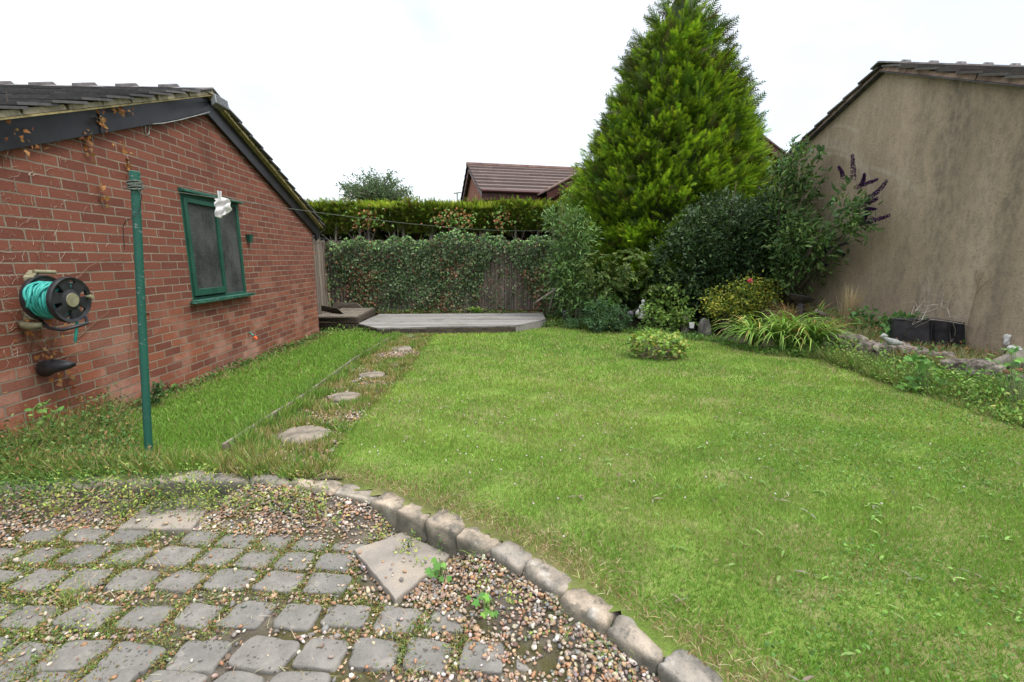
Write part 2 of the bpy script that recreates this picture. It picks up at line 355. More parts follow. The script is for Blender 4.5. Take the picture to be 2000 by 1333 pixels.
def arcmask(cx, cz, r, wdt, a0, a1, st):
    nt, s, o = RW_STREAK
    dx = mathn(nt, 'SUBTRACT', s.outputs['X'], cx); dz = mathn(nt, 'SUBTRACT', s.outputs['Z'], cz)
    d = mathn(nt, 'SQRT', mathn(nt, 'ADD', mathn(nt, 'MULTIPLY', dx, dx), mathn(nt, 'MULTIPLY', dz, dz)))
    k = mapr(nt, mathn(nt, 'ABSOLUTE', mathn(nt, 'SUBTRACT', d, r)), 0, wdt, st, 0, True)
    an = mathn(nt, 'ARCTAN2', dz, dx); mid_ = (a0 + a1) / 2; hf = abs(a1 - a0) / 2
    return mathn(nt, 'MULTIPLY', k, mapr(nt, mathn(nt, 'ABSOLUTE', mathn(nt, 'SUBTRACT', an, mid_)), hf * .5, hf, 1, 0, True))
ROUGH = (nt, col, gr, mid)          # finished below, once the wall's frame is known
def finish_rough(arclist):
    nt, col, gr, mid = ROUGH
    for a in arclist: col = mix(nt, mathn(nt, 'MULTIPLY', arcmask(*a), mapr(nt, mid, .35, .62, 1.0, .25)), col, (.42, .37, .30))
    finish(nt, col, .93, mathn(nt, 'ADD', gr, mathn(nt, 'MULTIPLY', mid, .4)), .9, .012, .15)
# setts, slabs, kerbs
m, nt = newmat('sett'); o = coord(nt); at = nd(nt, 'ShaderNodeObjectInfo').outputs['Random']
oo = nd(nt, 'ShaderNodeVectorMath', {0: o, 1: nd(nt, 'ShaderNodeCombineXYZ', {0: mathn(nt, 'MULTIPLY', at, 91.0), 1: mathn(nt, 'MULTIPLY', at, 37.0)}).outputs[0]}, operation='ADD').outputs[0]
n = noise(nt, oo, 12.0, 7.0, .65); g = noise(nt, oo, 160.0, 3.0, .7)
col = ramp(nt, n, [(.3, (.118, .108, .094)), (.5, (.168, .155, .137)), (.7, (.235, .216, .19))])
col = mix(nt, mapr(nt, at, 0, 1, 0, .5), col, (.125, .12, .113))
wn = nd(nt, 'ShaderNodeVectorMath', {0: oo, 1: nd(nt, 'ShaderNodeVectorMath', {0: nd(nt, 'ShaderNodeTexNoise', {'Vector': oo, 'Scale': 60.0}).outputs['Color'], 'Scale': .012}, operation='SCALE').outputs[0]}, operation='ADD').outputs[0]
vo = nd(nt, 'ShaderNodeTexVoronoi', {'Vector': wn, 'Scale': 46.0, 'Randomness': 1.0}).outputs['Distance']
vo2 = nd(nt, 'ShaderNodeTexVoronoi', {'Vector': wn, 'Scale': 24.0, 'Randomness': 1.0}).outputs['Distance']
sp = mathn(nt, 'MAXIMUM', mapr(nt, vo, .15, .24, .8, 0), mapr(nt, vo2, .12, .17, .65, 0))
col = mix(nt, mathn(nt, 'MULTIPLY', sp, mapr(nt, noise(nt, oo, 11.0, 2.0), .40, .56, 0, 1)), col, (.03, .029, .027))
col = mix(nt, mapr(nt, noise(nt, oo, 7.0, 5.0, .7), .60, .72, 0, .6), col, (.30, .27, .235))
col = mix(nt, mapr(nt, g, .5, .75, 0, .3), col, (.30, .29, .27))
finish(nt, col, .85, mathn(nt, 'ADD', n, mathn(nt, 'MULTIPLY', g, .35)), .8, .007, .25)
m, nt = newmat('slabmat'); o = coord(nt); n = noise(nt, o, 5.0, 7.0, .65); g = noise(nt, o, 190.0, 3.0, .7)
col = ramp(nt, n, [(.3, (.17, .15, .13)), (.5, (.25, .22, .19)), (.72, (.33, .275, .21))])
col = mix(nt, mapr(nt, g, .52, .7, 0, .5), col, (.12, .105, .09)); finish(nt, col, .9, mathn(nt, 'ADD', n, g), .5, .003, .2)
m, nt = newmat('stepmat'); o = coord(nt); n = noise(nt, o, 9.0, 7.0, .7); g = noise(nt, o, 150.0, 3.0, .7)
col = ramp(nt, n, [(.34, (.085, .078, .06)), (.5, (.20, .17, .135)), (.68, (.30, .25, .19))])
col = mix(nt, mapr(nt, g, .5, .7, 0, .6), col, (.09, .08, .065)); finish(nt, col, .92, mathn(nt, 'ADD', n, g), .7, .004, .2)
m, nt = newmat('kerbmat'); o = coord(nt); at = nd(nt, 'ShaderNodeObjectInfo').outputs['Random']
oo = nd(nt, 'ShaderNodeVectorMath', {0: o, 1: nd(nt, 'ShaderNodeCombineXYZ', {0: mathn(nt, 'MULTIPLY', at, 91.0)}).outputs[0]}, operation='ADD').outputs[0]
n = noise(nt, oo, 6.0, 7.0, .68); g = noise(nt, oo, 110.0, 4.0, .7)
col = ramp(nt, n, [(.36, (.11, .10, .082)), (.47, (.26, .215, .165)), (.60, (.42, .34, .26))])
col = mix(nt, mapr(nt, at, .45, .9, 0, .5), col, (.22, .215, .20))
col = mix(nt, mapr(nt, noise(nt, oo, 16.0, 6.0, .75), .52, .62, 0, .7), col, (.085, .085, .075))
col = mix(nt, mapr(nt, noise(nt, oo, 5.0, 5.0, .7), .58, .66, 0, .5), col, (.47, .45, .42))
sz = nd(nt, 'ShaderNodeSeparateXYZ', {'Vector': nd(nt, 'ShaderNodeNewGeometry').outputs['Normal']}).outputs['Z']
col = mix(nt, mapr(nt, sz, -.1, .75, .8, 0), col, (.085, .085, .065))         # darker grey towards the upright faces
col = mix(nt, mapr(nt, g, .5, .72, 0, .35), col, (.10, .09, .08)); finish(nt, col, .9, mathn(nt, 'ADD', n, mathn(nt, 'MULTIPLY', g, .3)), .9, .012, .2)
# soils
def groundmat(name, cols, scale, moss=None, gs=200.0):
    m, nt = newmat(name); o = coord(nt); n = noise(nt, o, scale, 7.0, .65); g = noise(nt, o, gs, 3.0, .7)
    col = ramp(nt, n, [(.3, cols[0]), (.5, cols[1]), (.7, cols[2])])
    if moss: col = mix(nt, mapr(nt, noise(nt, o, 2.3, 5.0, .6), .47, .56, 0, .9), col, moss)
    col = mix(nt, mapr(nt, g, .48, .7, 0, .6), col, tuple(x * .4 for x in cols[0]))
    finish(nt, col, .95, mathn(nt, 'ADD', n, mathn(nt, 'MULTIPLY', g, .5)), .8, .012, .1)
groundmat('patiosoil', [(.065, .055, .042), (.12, .102, .08), (.20, .17, .135)], 6.0, (.075, .07, .025))
groundmat('lawnsoil', [(.13, .14, .05), (.18, .19, .065), (.25, .22, .11)], 8.0, (.17, .25, .05))
groundmat('pathsoil', [(.07, .06, .035), (.13, .11, .07), (.22, .18, .13)], 7.0, (.07, .085, .02))
groundmat('bedsoil', [(.03, .024, .016), (.06, .048, .034), (.12, .095, .07)], 9.0, (.06, .07, .025))
groundmat('farground', [(.05, .06, .02), (.07, .09, .03), (.10, .10, .04)], 3.0)
# ================================================================ ZONES
KERB = A(*[list(Gz(x, y, .13)[:2]) for x, y in [(-420, 990), (-200, 965), (0, 950), (180, 942), (350, 932), (480, 930), (600, 942), (700, 960), (780, 985), (850, 1013), (925, 1045),
         (1020, 1097), (1110, 1157), (1210, 1230), (1305, 1300), (1400, 1375), (1500, 1470), (1570, 1560)]])
# smooth the kerb line
def resample(L, step):
    L = np.asarray(L); d = np.r_[0, np.cumsum(np.linalg.norm(np.diff(L, axis=0), axis=1))]; t = np.arange(0, d[-1], step)
    return np.c_[np.interp(t, d, L[:, 0]), np.interp(t, d, L[:, 1])]
KL = resample(KERB, .02)
for _ in range(30): KL[1:-1] = (KL[:-2] + KL[1:-1] * 2 + KL[2:]) / 4
def kerbdist(x, y):                      # signed distance: >0 on the lawn side
    p = np.c_[np.ravel(x), np.ravel(y)]; K = KL[::3]; out = np.empty(len(p))
    for i in range(0, len(p), 20000):
        q = p[i:i + 20000]; D = ((q[:, None] - K[None]) ** 2).sum(-1); j = D.argmin(1); j = np.clip(j, 0, len(K) - 2)
        t = K[np.minimum(j + 1, len(K) - 1)] - K[np.maximum(j - 1, 0)]; r = q - K[j]
        out[i:i + 20000] = np.sqrt(D.min(1)) * np.sign(t[:, 0] * r[:, 1] - t[:, 1] * r[:, 0])
    return out.reshape(np.shape(x))
def inpoly(x, y, poly):
    x = np.asarray(x); y = np.asarray(y); c = np.zeros(x.shape, bool); n = len(poly)
    for i in range(n):
        (x0, y0), (x1, y1) = poly[i], poly[(i + 1) % n]
        c ^= ((y0 > y) != (y1 > y)) & (x < (x1 - x0) * (y - y0) / (y1 - y0 + 1e-12) + x0)
    return c
g2 = lambda pts: [tuple(G(*p)[:2]) for p in pts]
PATH_L = g2([(437, 880), (525, 822), (600, 775), (690, 707), (750, 670), (780, 655)]); PATH_R = g2([(640, 912), (675, 848), (737, 782), (800, 722), (845, 655)])
k0 = Gz(430, 930, .13)[:2]; k1 = Gz(640, 945, .13)[:2]
PATH = [tuple(k0)] + PATH_L + [tuple(G(850, 648)[:2])] + PATH_R[::-1][1:] + [tuple(k1)]
EDGE = g2([(700, 648), (780, 652), (1000, 642), (1100, 640), (1200, 650), (1310, 660), (1410, 672), (1500, 695), (1600, 703), (1690, 735), (1780, 768), (1900, 805), (2000, 838), (2200, 900)])
wl = lambda s: (LL * NL + s * DL)       # plan point on the left wall
LAWN = [tuple(p) for p in KL[::12]] + [(3.0, .2), (4.6, 1.5)] + EDGE[::-1] + [tuple(wl(8.3)), tuple(wl(1.5)), (-4.2, 1.8)]
def wallside(x, y): return x * NL[0] + y * NL[1] - LL     # >0 in the garden, from the left wall
def rwallside(x, y): return LR - (x * NR[0] + y * NR[1])
ROCK = g2([(0, 0)])[:0] + [tuple(Gz(px, py, z)[:2]) for px, py, z in [(1560, 640, .35), (1640, 672, .30), (1700, 690, .28), (1760, 700, .27), (1850, 715, .24), (1930, 732, .22), (2010, 745, .22), (2150, 790, .2)]]
def rise(x, y):                         # gravel banked up against the kerb
    t = np.clip(1 - (-kerbdist(x, y)) / .34, 0, 1); g = 0
    for c in (Gz(785, 1095, .02), Gz(335, 1000, .02)): g = g + np.exp(-(((x - c[0]) ** 2 + (y - c[1]) ** 2) / .30 ** 2) ** 2)
    return .118 * t * t * (3 - 2 * t) * np.clip(1 - g * 1.3, 0, 1)
def rockside(x, y):                     # >0 behind the rockery line (raised bed)
    R = np.array(ROCK); o = np.argsort(R[:, 1]); xl = np.interp(y, R[o, 1], R[o, 0]); return np.asarray(x) - xl
def gh(x, y):                           # ground height anywhere on the garden side
    x = np.asarray(x, float); y = np.asarray(y, float); z = lawnz(y) + 0 * x
    k = kerbdist(x, y); z = np.where(k < 0, 0.0, z)
    r = rockside(x, y); bed = np.interp(y, [3.0, 4.5, 5.75, 7.0, 8.5], [.19, .21, .26, .45, .48])
    t = np.clip((r + .02) / .10, 0, 1); z = np.where(r > -.02, z * (1 - t) + bed * t, z)
    far = np.clip((y - 8.6) / 1.6, 0, 1) * np.clip((x - 1.2) / 1.0, 0, 1)
    return z + far * .12
def sheet(name, x0, x1, y0, y1, st, keep, mat, dz=0.0, rough=.006, kind='structure', zf=None):
    xs = np.arange(x0, x1, st); ys = np.arange(y0, y1, st); X, Y = np.meshgrid(xs, ys); Z = (gh(X, Y) if zf is None else zf(X, Y)) + dz
    Z = Z + snoise(np.stack([X, Y], -1), 9.0, 5) * rough
    nx = len(xs); idx = np.arange(X.size).reshape(X.shape)
    q = np.stack([idx[:-1, :-1], idx[:-1, 1:], idx[1:, 1:], idx[1:, :-1]], -1).reshape(-1, 4)
    cx = (X[:-1, :-1] + st / 2).ravel(); cy = (Y[:-1, :-1] + st / 2).ravel(); q = q[keep(cx, cy)]
    u, inv = np.unique(q, return_inverse=True); V = np.c_[X.ravel(), Y.ravel(), Z.ravel()][u]
    o = nobj(name, V, inv.reshape(q.shape), mat, smooth=True); return tag(o, kind=kind)
# ================================================================ GROUND SHEETS
o = nobj('ground', A([-400, -60, -.12], [400, -60, -.12], [400, 700, -.30], [-400, 700, -.30]), [[0, 1, 2, 3]], 'farground'); tag(o, kind='structure')
sheet('patio', -5.0, 2.4, -1.0, 3.6, .04, lambda x, y: (kerbdist(x, y) < .05) & (wallside(x, y) > -.1), 'patiosoil', .0, .004, zf=lambda X, Y: rise(X, Y))
inP = lambda x, y: inpoly(x, y, PATH)
sheet('lawn', -4.6, 7.4, .2, 9.4, .06, lambda x, y: (kerbdist(x, y) > -.005) & (wallside(x, y) > -.15) & ~inP(x, y) & inpoly(x, y, [(a, b + .0) for a, b in LAWN]), 'lawnsoil', zf=lambda X, Y: lawnz(Y) - .04 * np.clip(1 - kerbdist(X, Y) / .14, 0, 1))
sheet('path', -4.6, 1.0, 1.8, 9.4, .04, lambda x, y: inpoly(x, y, [(a + (-.06 if i < 7 else .08), b) for i, (a, b) in enumerate(PATH)]), 'pathsoil', -.012, zf=lambda X, Y: lawnz(Y) + 0 * X)
sheet('flower_bed', -5.0, 9.0, .5, 13.5, .07, lambda x, y: (kerbdist(x, y) > 0) & ~inpoly(x, y, LAWN) & ~inP(x, y) & (rwallside(x, y) > -.3), 'bedsoil', -.008, .015)
sheet('neighbour_ground', -14.0, 16.0, 12.5, 40.0, .8, lambda x, y: y > 0, 'farground', -.15)
# ================================================================ LEFT GARAGE
GA = math.atan2(DL[1], DL[0]); gorg = np.r_[wl(0.0), 0.0]
gar = thing('brick_garage', 'red brick garage with a black bargeboard and green window on the left', 'garage', gorg, GA)
def LW(px, py, off=0.0):
    p = WL(px, py, off); return np.array([p[:2] @ DL, -off, p[2]])
def lw2w(x, off, z): q = wl(x) + NL * off; return np.array([q[0], q[1], z])
ap = LW(405, 185, .06); fe = LW(619, 437, .06); ne = LW(0, 229, .06)
slF = (ap[2] - fe[2]) / (fe[0] - ap[0]); slN = (ap[2] - ne[2]) / (ap[0] - ne[0]); print('garage slopes', slF, slN, ap, fe, ne)
slG = (slF + slN) / 2
xa = ap[0]; xf_ = LW(620, 600)[0]; xn = 1.9
def roofz(x, sl=None): return ap[2] - abs(x - xa) * (slN if x < xa else slF)
wx0, wz0 = LW(353, 400)[0], LW(375, 588)[2]; wx1, wz1 = LW(474, 500)[0], LW(352, 372)[2]
print('window', wx0, wx1, wz0, wz1, 'wall', xn, xf_)
def wallpoly(mb, pts, y0=0.0, y1=.2):
    n = len(pts); vs = [(x, y0, z) for x, z in pts] + [(x, y1, z) for x, z in pts]
    mb.add(vs, [tuple(range(n)), tuple(range(2 * n - 1, n - 1, -1))] + [(i, n + i, n + (i + 1) % n, (i + 1) % n) for i in range(n)])
mb = MB(); b = -.1
wallpoly(mb, [(xn, b), (wx0, b), (wx0, roofz(wx0)), (xn, roofz(xn))])
wallpoly(mb, [(wx0, b), (wx1, b), (wx1, wz0), (wx0, wz0)])
if wx0 < xa < wx1: wallpoly(mb, [(wx0, wz1), (wx1, wz1), (wx1, roofz(wx1)), (xa, roofz(xa)), (wx0, roofz(wx0))]); wallpoly(mb, [(wx1, b), (xf_, b), (xf_, roofz(xf_)), (wx1, roofz(wx1))])
else: wallpoly(mb, [(wx0, wz1), (wx1, wz1), (wx1, roofz(wx1)), (wx0, roofz(wx0))]); wallpoly(mb, [(wx1, b), (xf_, b), (xf_, roofz(xf_)), (xa, roofz(xa)), (wx1, roofz(wx1))] if xa > wx1 else [(wx1, b), (xf_, b), (xf_, roofz(xf_)), (wx1, roofz(wx1))])
wall = obj('wall', mb, 'brick', gar, True)
brickmat('brick_side', (.155, .042, .032), (.245, .072, .046), (.30, .235, .175), True, 'YZ')
mb = MB(); mb.box((xf_ - .2, .2, b), (xf_ - .002, 6, roofz(xf_))); obj('side_wall', mb, 'brick_side', gar, True); mb = MB(); mb.box((xn + .002, .2, b), (xn + .2, 6, roofz(xn))); obj('side_wall', mb, 'brick_side', gar, True)
mb = MB(); mb.box((xn, 5.8, b), (xf_, 6.0, roofz(xn))); obj('inner_wall', mb, 'black_board', gar, True); mb = MB(); mb.box((wx0 - .3, .9, wz0 - .4), (wx1 + .3, .95, wz1 + .3)); obj('inner_wall', mb, 'black_board', gar, True)
# bargeboards (two, meeting at the apex)
BD = .20
for x0, x1, dy in ((xn - .1, xa, 0), (xa, xf_ + .22, 0)):
    mb = MB(); n = 1
    pts = [(x0, roofz(x0) - BD), (x1, roofz(x1) - BD), (x1, roofz(x1)), (x0, roofz(x0))]
    if x1 > xa + .1: pts = [(xa, ap[2] - BD), (xf_ + .06, roofz(xf_ + .06) - BD), (xf_ + .10, roofz(xf_ + .1) - BD - .1), (xf_ + .24, roofz(xf_ + .24) - BD * .8), (xf_ + .24, roofz(xf_ + .24)), (xa, ap[2])]
    wallpoly(mb, pts, -.045, -.012 - dy); obj('bargeboard', mb, 'black_board', gar, True, bevel=.003)
mb = MB(); xj = LW(183, 240)[0]; mb.bar((xj, -.048, roofz(xj) - BD - .003), (xj, -.048, roofz(xj)), .006, .012, (0, 1, 0)); obj('board_joint', mb, 'slate', gar, True)
# roof: tile courses each side, mortar bedding along the verge, soffit
th_ = math.atan(slG); ct, st_ = math.cos(th_), math.sin(th_)
def roof_courses(sign, xe, name, ylen=6.1, ov=.115, mat='slate', colr=(.09, .085, .085)):
    th_ = math.atan(slN if sign < 0 else slF); ct, st_ = math.cos(th_), math.sin(th_); L = abs(xe - xa) / ct; mb = MB(); nC = int(L / .27) + 1; r = np.random.default_rng(3)
    for i in range(nC):
        d0 = i * L / nC; d1 = (i + 1) * L / nC + .05
        for k in range(1):
            z0_ = .028; t = .018
            e = -ov - r.uniform(0, .028)
            P0 = lambda d, h: (xa + sign * (d * ct + h * st_), roofz(xa) - d * st_ + h * ct)
            a = P0(d0, z0_ + .0); b_ = P0(d1, z0_ + .03); c = P0(d1, z0_ + .03 + t); d = P0(d0, z0_ + t)
            ys = [e] + list(np.arange(.12, ylen, .33) + (i % 2) * .16) + [ylen]
            for j in range(len(ys) - 1):
                y0, y1 = ys[j], ys[j + 1] - .004; jit = r.uniform(-.004, .006)
                g = tuple(np.array(colr) * r.uniform(.75, 1.3)); vs = [(x, y, z + jit) for y in (y0, y1) for x, z in (a, b_, c, d)]
                mb.add(vs, [(0, 1, 2, 3), (7, 6, 5, 4), (0, 4, 5, 1), (1, 5, 6, 2), (2, 6, 7, 3), (3, 7, 4, 0)], g)
    obj(name, mb, 'tiles', gar, True)
roof_courses(-1, xn - .25, 'roof_slope'); roof_courses(1, xf_ + .26, 'roof_slope')
for sign, xe in ((-1, xn - .2), (1, xf_ + .25)):
    th_ = math.atan(slN if sign < 0 else slF); ct, st_ = math.cos(th_), math.sin(th_); r = np.random.default_rng(5); mb = MB(); d = 0.02; L = abs(xe - xa) / ct
    while d < L:
        ln = r.uniform(.14, .42); d1 = min(d + ln, L); hh = r.uniform(.024, .034); yo = -.085 - r.uniform(0, .02)
        pts = []
        P0 = lambda dd, h: (xa + sign * (dd * ct + h * st_), roofz(xa) - dd * st_ + h * ct)
        q = [P0(d, .0), P0(d1, .0), P0(d1 - r.uniform(0, .03), hh + .012), P0(d + r.uniform(0, .02), hh + .012)]
        if sign < 0: q = q[::-1]
        wallpoly(mb, q, yo, -.02); d = d1 + (r.uniform(.004, .02) if sign < 0 else .003)
    obj('verge_mortar', mb, 'cement' if sign < 0 else 'verge_moss', gar, True, bevel=.004)
    mb = MB(); q = [P0(.0, -.012), P0(L, -.012), P0(L, -.001), P0(.0, -.001)]
    wallpoly(mb, q if sign > 0 else q[::-1], -.105, .15); obj('under_cloak', mb, 'verge_moss', gar, True)
y = -.13; k = 0
while y < 6:
    L = .42; mb = MB(); w_ = .21; h0 = ap[2] + .045
    for s in (-1, 1):
        a = (xa, h0 + .028); b_ = (xa + s * w_ * ct, h0 + .028 - w_ * st_); n_ = (-s * st_ * 0, .02)
        vs = [(a[0], y, a[1]), (b_[0], y, b_[1]), (b_[0], y, b_[1] - .02), (a[0], y, a[1] - .02)]; vs += [(x, y + L, z) for x, _, z in vs]
        mb.add(vs, [(0, 1, 2, 3), (7, 6, 5, 4), (0, 4, 5, 1), (1, 5, 6, 2), (2, 6, 7, 3)])
        yl = y + L - .05; vs = [(a[0], yl, a[1] + .030), (b_[0] + s * .016, yl, b_[1] + .026), (b_[0] + s * .016, yl, b_[1] - .02), (a[0], yl, a[1] - .01)]
        vs += [(x, yl + .07, z) for x, _, z in vs]
        mb.add(vs, [(0, 1, 2, 3), (7, 6, 5, 4), (0, 4, 5, 1), (1, 5, 6, 2), (2, 6, 7, 3)])
    obj('ridge_tile', mb, 'ridge_grey', gar, True, bevel=.004); y += L + .006; k += 1
mb = MB(); wallpoly(mb, [(xa - .13, ap[2] + .0), (xa + .13, ap[2] + .0), (xa, ap[2] + .075)], -.115, -.05); obj('ridge_mortar', mb, 'cement', gar, True, bevel=.004)
# window
win = MB(); fy0, fy1 = -.004, .06; fw = .05
win.box((wx0, fy0, wz0), (wx0 + fw, fy1, wz1)); win.box((wx1 - fw, fy0, wz0), (wx1, fy1, wz1))
win.box((wx0 + fw, fy0, wz1 - .06), (wx1 - fw, fy1, wz1)); win.box((wx0 + fw, fy0, wz0), (wx1 - fw, fy1, wz0 + .03))
window = obj('window', win, 'green_paint', gar, True, bevel=.004)
xm = wx0 + (wx1 - wx0) * .56
mb = MB(); cw = .045; a0, a1, z0_, z1_ = wx0 + .02, xm, wz0 + .045, wz1 - .065
mb.box((a0, -.028, z0_), (a0 + cw, .02, z1_)); mb.box((a1 - cw, -.028, z0_), (a1, .02, z1_)); mb.box((a0 + cw, -.028, z1_ - cw), (a1 - cw, .02, z1_)); mb.box((a0 + cw, -.028, z0_), (a1 - cw, .02, z0_ + .07))
obj('casement_frame', mb, 'green_paint', window, True, bevel=.004)
mb = MB(); mb.box((a0 + cw, -.002, z0_ + .07), (a1 - cw, .004, z1_ - cw)); obj('pane', mb, 'frosted_glass', window, True)
mb = MB(); mb.box((xm + .001, .012, wz0 + .03), (wx1 - fw, .018, wz1 - .06)); obj('pane', mb, 'frosted_glass', window, True)
mb = MB(); mb.box((xm + .0005, -.002, wz0 + .03), (xm + .025, .012, wz1 - .06)); obj('mullion', mb, 'green_paint', window, True)
mb = MB(); mb.add([(wx0 - .02, -.065, wz1 - .012), (wx1 + .02, -.065, wz1 - .012), (wx1 + .02, -.065, wz1 + .012), (wx0 - .02, -.065, wz1 + .012), (wx0 - .02, -.001, wz1 - .012), (wx1 + .02, -.001, wz1 - .012), (wx1 + .02, -.001, wz1 + .03), (wx0 - .02, -.001, wz1 + .03)],
       [(0, 1, 2, 3), (3, 2, 6, 7), (0, 4, 5, 1), (0, 3, 7, 4), (1, 5, 6, 2), (4, 7, 6, 5)]); obj('drip_moulding', mb, 'green_flaking', window, True, bevel=.003)
def rock(size, seed, k=5.0, amp=.04, n=7, freq=9.0, flat=None):
    """rounded block, returns V (local, centred), quads"""
    lin = np.linspace(-1, 1, n + 1); V = []; F = []
    for ax in range(3):
        for s in (-1, 1):
            b0 = len(V); 
            for i in lin:
                for j in lin:
                    p = [0, 0, 0]; p[ax] = s; p[(ax + 1) % 3] = i; p[(ax + 2) % 3] = j; V.append(p)
            for i in range(n):
                for j in range(n):
                    q = [b0 + i * (n + 1) + j, b0 + (i + 1) * (n + 1) + j, b0 + (i + 1) * (n + 1) + j + 1, b0 + i * (n + 1) + j + 1]
                    F.append(q if s > 0 else q[::-1])
    V = np.array(V, float); key = np.round(V * 1000).astype(int); _, ui, inv = np.unique(key, axis=0, return_index=True, return_inverse=True)
    V = V[ui]; F = np.ravel(inv)[np.array(F)]
    r = (np.abs(V) ** k).sum(1) ** (1 / k); V = V / r[:, None]
    d = snoise(V + seed, 3.0, seed) * amp + snoise(V + seed, freq, seed + 1) * amp * .45
    V = V * (1 + d)[:, None] * np.array(size) / 2
    return V, F
def rotz(V, a):
    c, s = math.cos(a), math.sin(a); return np.c_[V[:, 0] * c - V[:, 1] * s, V[:, 0] * s + V[:, 1] * c, V[:, 2]]
V, F = rock(((wx1 - wx0) + .10, .085, .035), 4, 10, .05, 22, 26); V[:, 0] += (wx0 + wx1) / 2; V[:, 1] += -.045; V[:, 2] += wz0 - .012
nobj('sill', V, F, 'green_flaking', parent=window, local=True, smooth=False)
# ---- fittings on that wall (built in world space)
def wthing(name, label, cat, px, py, off=0.0, group=None):
    return thing(name, label, cat, WL(px, py, off), GA, group)
# hose reel
hr = wthing('hose_reel', 'black wall mounted hose reel wound with turquoise garden hose', 'hose reel', 95, 600)
cF = WL(135, 586, .34); cB = WL(85, 582, .14); axv = Vector(cF - cB); AXL = axv.length; QAX = axv.to_track_quat('Z', 'Y').to_matrix().to_4x4()
Mwall = Matrix.Rotation(GA, 4, 'Z') @ Matrix.Rotation(math.radians(90), 4, 'X')   # local z -> garden side
def dish(cen, R, t, holes, name, par):
    M = Matrix.Translation(Vector([float(a) for a in cen])) @ Matrix.Rotation(math.radians(13), 4, 'Z') @ QAX; mb = MB(); n = 72; per = 12
    rads = [0.0, R * .30, R * .46, R * .84, R * .97, R]
    hz = [t, t, t * .6, t * .6, t, t * .4]
    vid = {}
    for fi, zoff in ((0, 0.0), (1, -t * .8)):
        for ri, rr in enumerate(rads):
            for k in range(n):
                a = 2 * math.pi * (k + 1.5) / n; vid[fi, ri, k] = len(mb.v); mb.v.append(tuple(M @ Vector((rr * math.cos(a), rr * math.sin(a), hz[ri] + zoff)))); mb.c.append((1, 1, 1))
    hole = lambda ri, k: holes and ri == 2 and (k % per) < 4
    for ri in range(len(rads) - 1):
        for k in range(n):
            k2 = (k + 1) % n
            if hole(ri, k):
                if not hole(ri, k2): mb.f.append((vid[0, ri, k2], vid[0, ri + 1, k2], vid[1, ri + 1, k2], vid[1, ri, k2]))
                if not hole(ri, (k - 1) % n): mb.f.append((vid[0, ri, k], vid[0, ri + 1, k], vid[1, ri + 1, k], vid[1, ri, k]))
                mb.f.append((vid[0, ri, k], vid[0, ri, k2], vid[1, ri, k2], vid[1, ri, k])); mb.f.append((vid[0, ri + 1, k], vid[0, ri + 1, k2], vid[1, ri + 1, k2], vid[1, ri + 1, k])); continue
            mb.f.append((vid[0, ri, k], vid[0, ri + 1, k], vid[0, ri + 1, k2], vid[0, ri, k2])); mb.f.append((vid[1, ri, k], vid[1, ri, k2], vid[1, ri + 1, k2], vid[1, ri + 1, k]))
    for k in range(n): mb.f.append((vid[0, 5, k], vid[1, 5, k], vid[1, 5, (k + 1) % n], vid[0, 5, (k + 1) % n]))
    return obj(name, mb, 'black_plastic', par), M
RR = .150
fl, MF = dish(cF, RR, .022, True, 'front_flange', hr); bk, MBk = dish(cB, RR, .022, False, 'back_flange', hr)
mb = MB(); mb.lathe([(.0, .026), (.045, .026), (.047, .02), (.047, -.002)][::-1], MF, 24); mb.v = [tuple(v) for v in mb.v]; obj('hub_cap', mb, 'old_plastic', hr, smooth=False)
mb = MB(); mb.lathe([(.06, -AXL), (.06, 0)], MF, 20); obj('drum', mb, 'black_plastic', hr, smooth=True)
r = np.random.default_rng(8); hose = MB()
ax = lambda rad, a, z: MF @ Vector((rad * math.cos(a), rad * math.sin(a), z))
for lay in range(3):                                              # wound hose: three sloppy layers
    pts = []; turns = 9 - lay
    for i in range(turns * 20):
        a = i / 20 * 2 * math.pi; f = i / (turns * 20); z = -.025 - (.15 * f if lay % 2 == 0 else .15 * (1 - f)) + r.normal(0, .0008) + .014 * math.sin(a + lay * 2) * (1 if lay else .2)
        rad = .074 + lay * .013 + .008 * max(0, math.sin(a * .31 + lay)) + (.010 * max(0, -math.sin(a)) if lay else 0); pts.append(ax(rad, a, z))
    hose.tube(pts, .0075, 8)
for ph, z0_, amp_ in ((.6, -.07, .05), (2.2, -.11, .06)):        # loose crossing loops
    hose.tube([ax(.113 + .008 * math.sin(3 * t), t, z0_ + amp_ * math.sin(t + ph)) for t in np.linspace(0, 6.28, 50)], .0075, 8)
hose.tube([ax(.112 + .02 * max(0, math.sin(t - 3.4)), t, -.02) for t in np.linspace(1.6, 5.2, 40)], .0085, 8)
e0 = Vector(WL(62, 570, .27)); hose.tube([ax(.09, 2.9, -.15), e0 + Vector((0, 0, .03)), Vector(WL(53, 601, .26))], .0085, 8)
h0 = Vector(WL(152, 640, .30)); hose.tube([h0 + Vector((0, 0, .10)), h0 + Vector((0, 0, .03)), Vector(WL(147, 668, .30))], .0085, 8)
obj('hose', hose, 'hose', hr, smooth=True)
mb = MB(); mb.tube([WL(166, 580, .33), WL(171, 580, .36), WL(176, 580, .38)], [.009, .009, .009], 10); mb.tube([WL(175, 580, .375), WL(181, 580, .395)], [.014, .014], 12); obj('crank_handle', mb, 'old_plastic', hr, smooth=False)
mb = MB(); mb.tube([WL(80, 628, .12), WL(95, 641, .25), WL(120, 645, .37), WL(150, 638, .44), WL(170, 632, .42), WL(168, 620, .36)], .0105, 10); obj('support_arm', mb, 'black_plastic', hr, smooth=True)
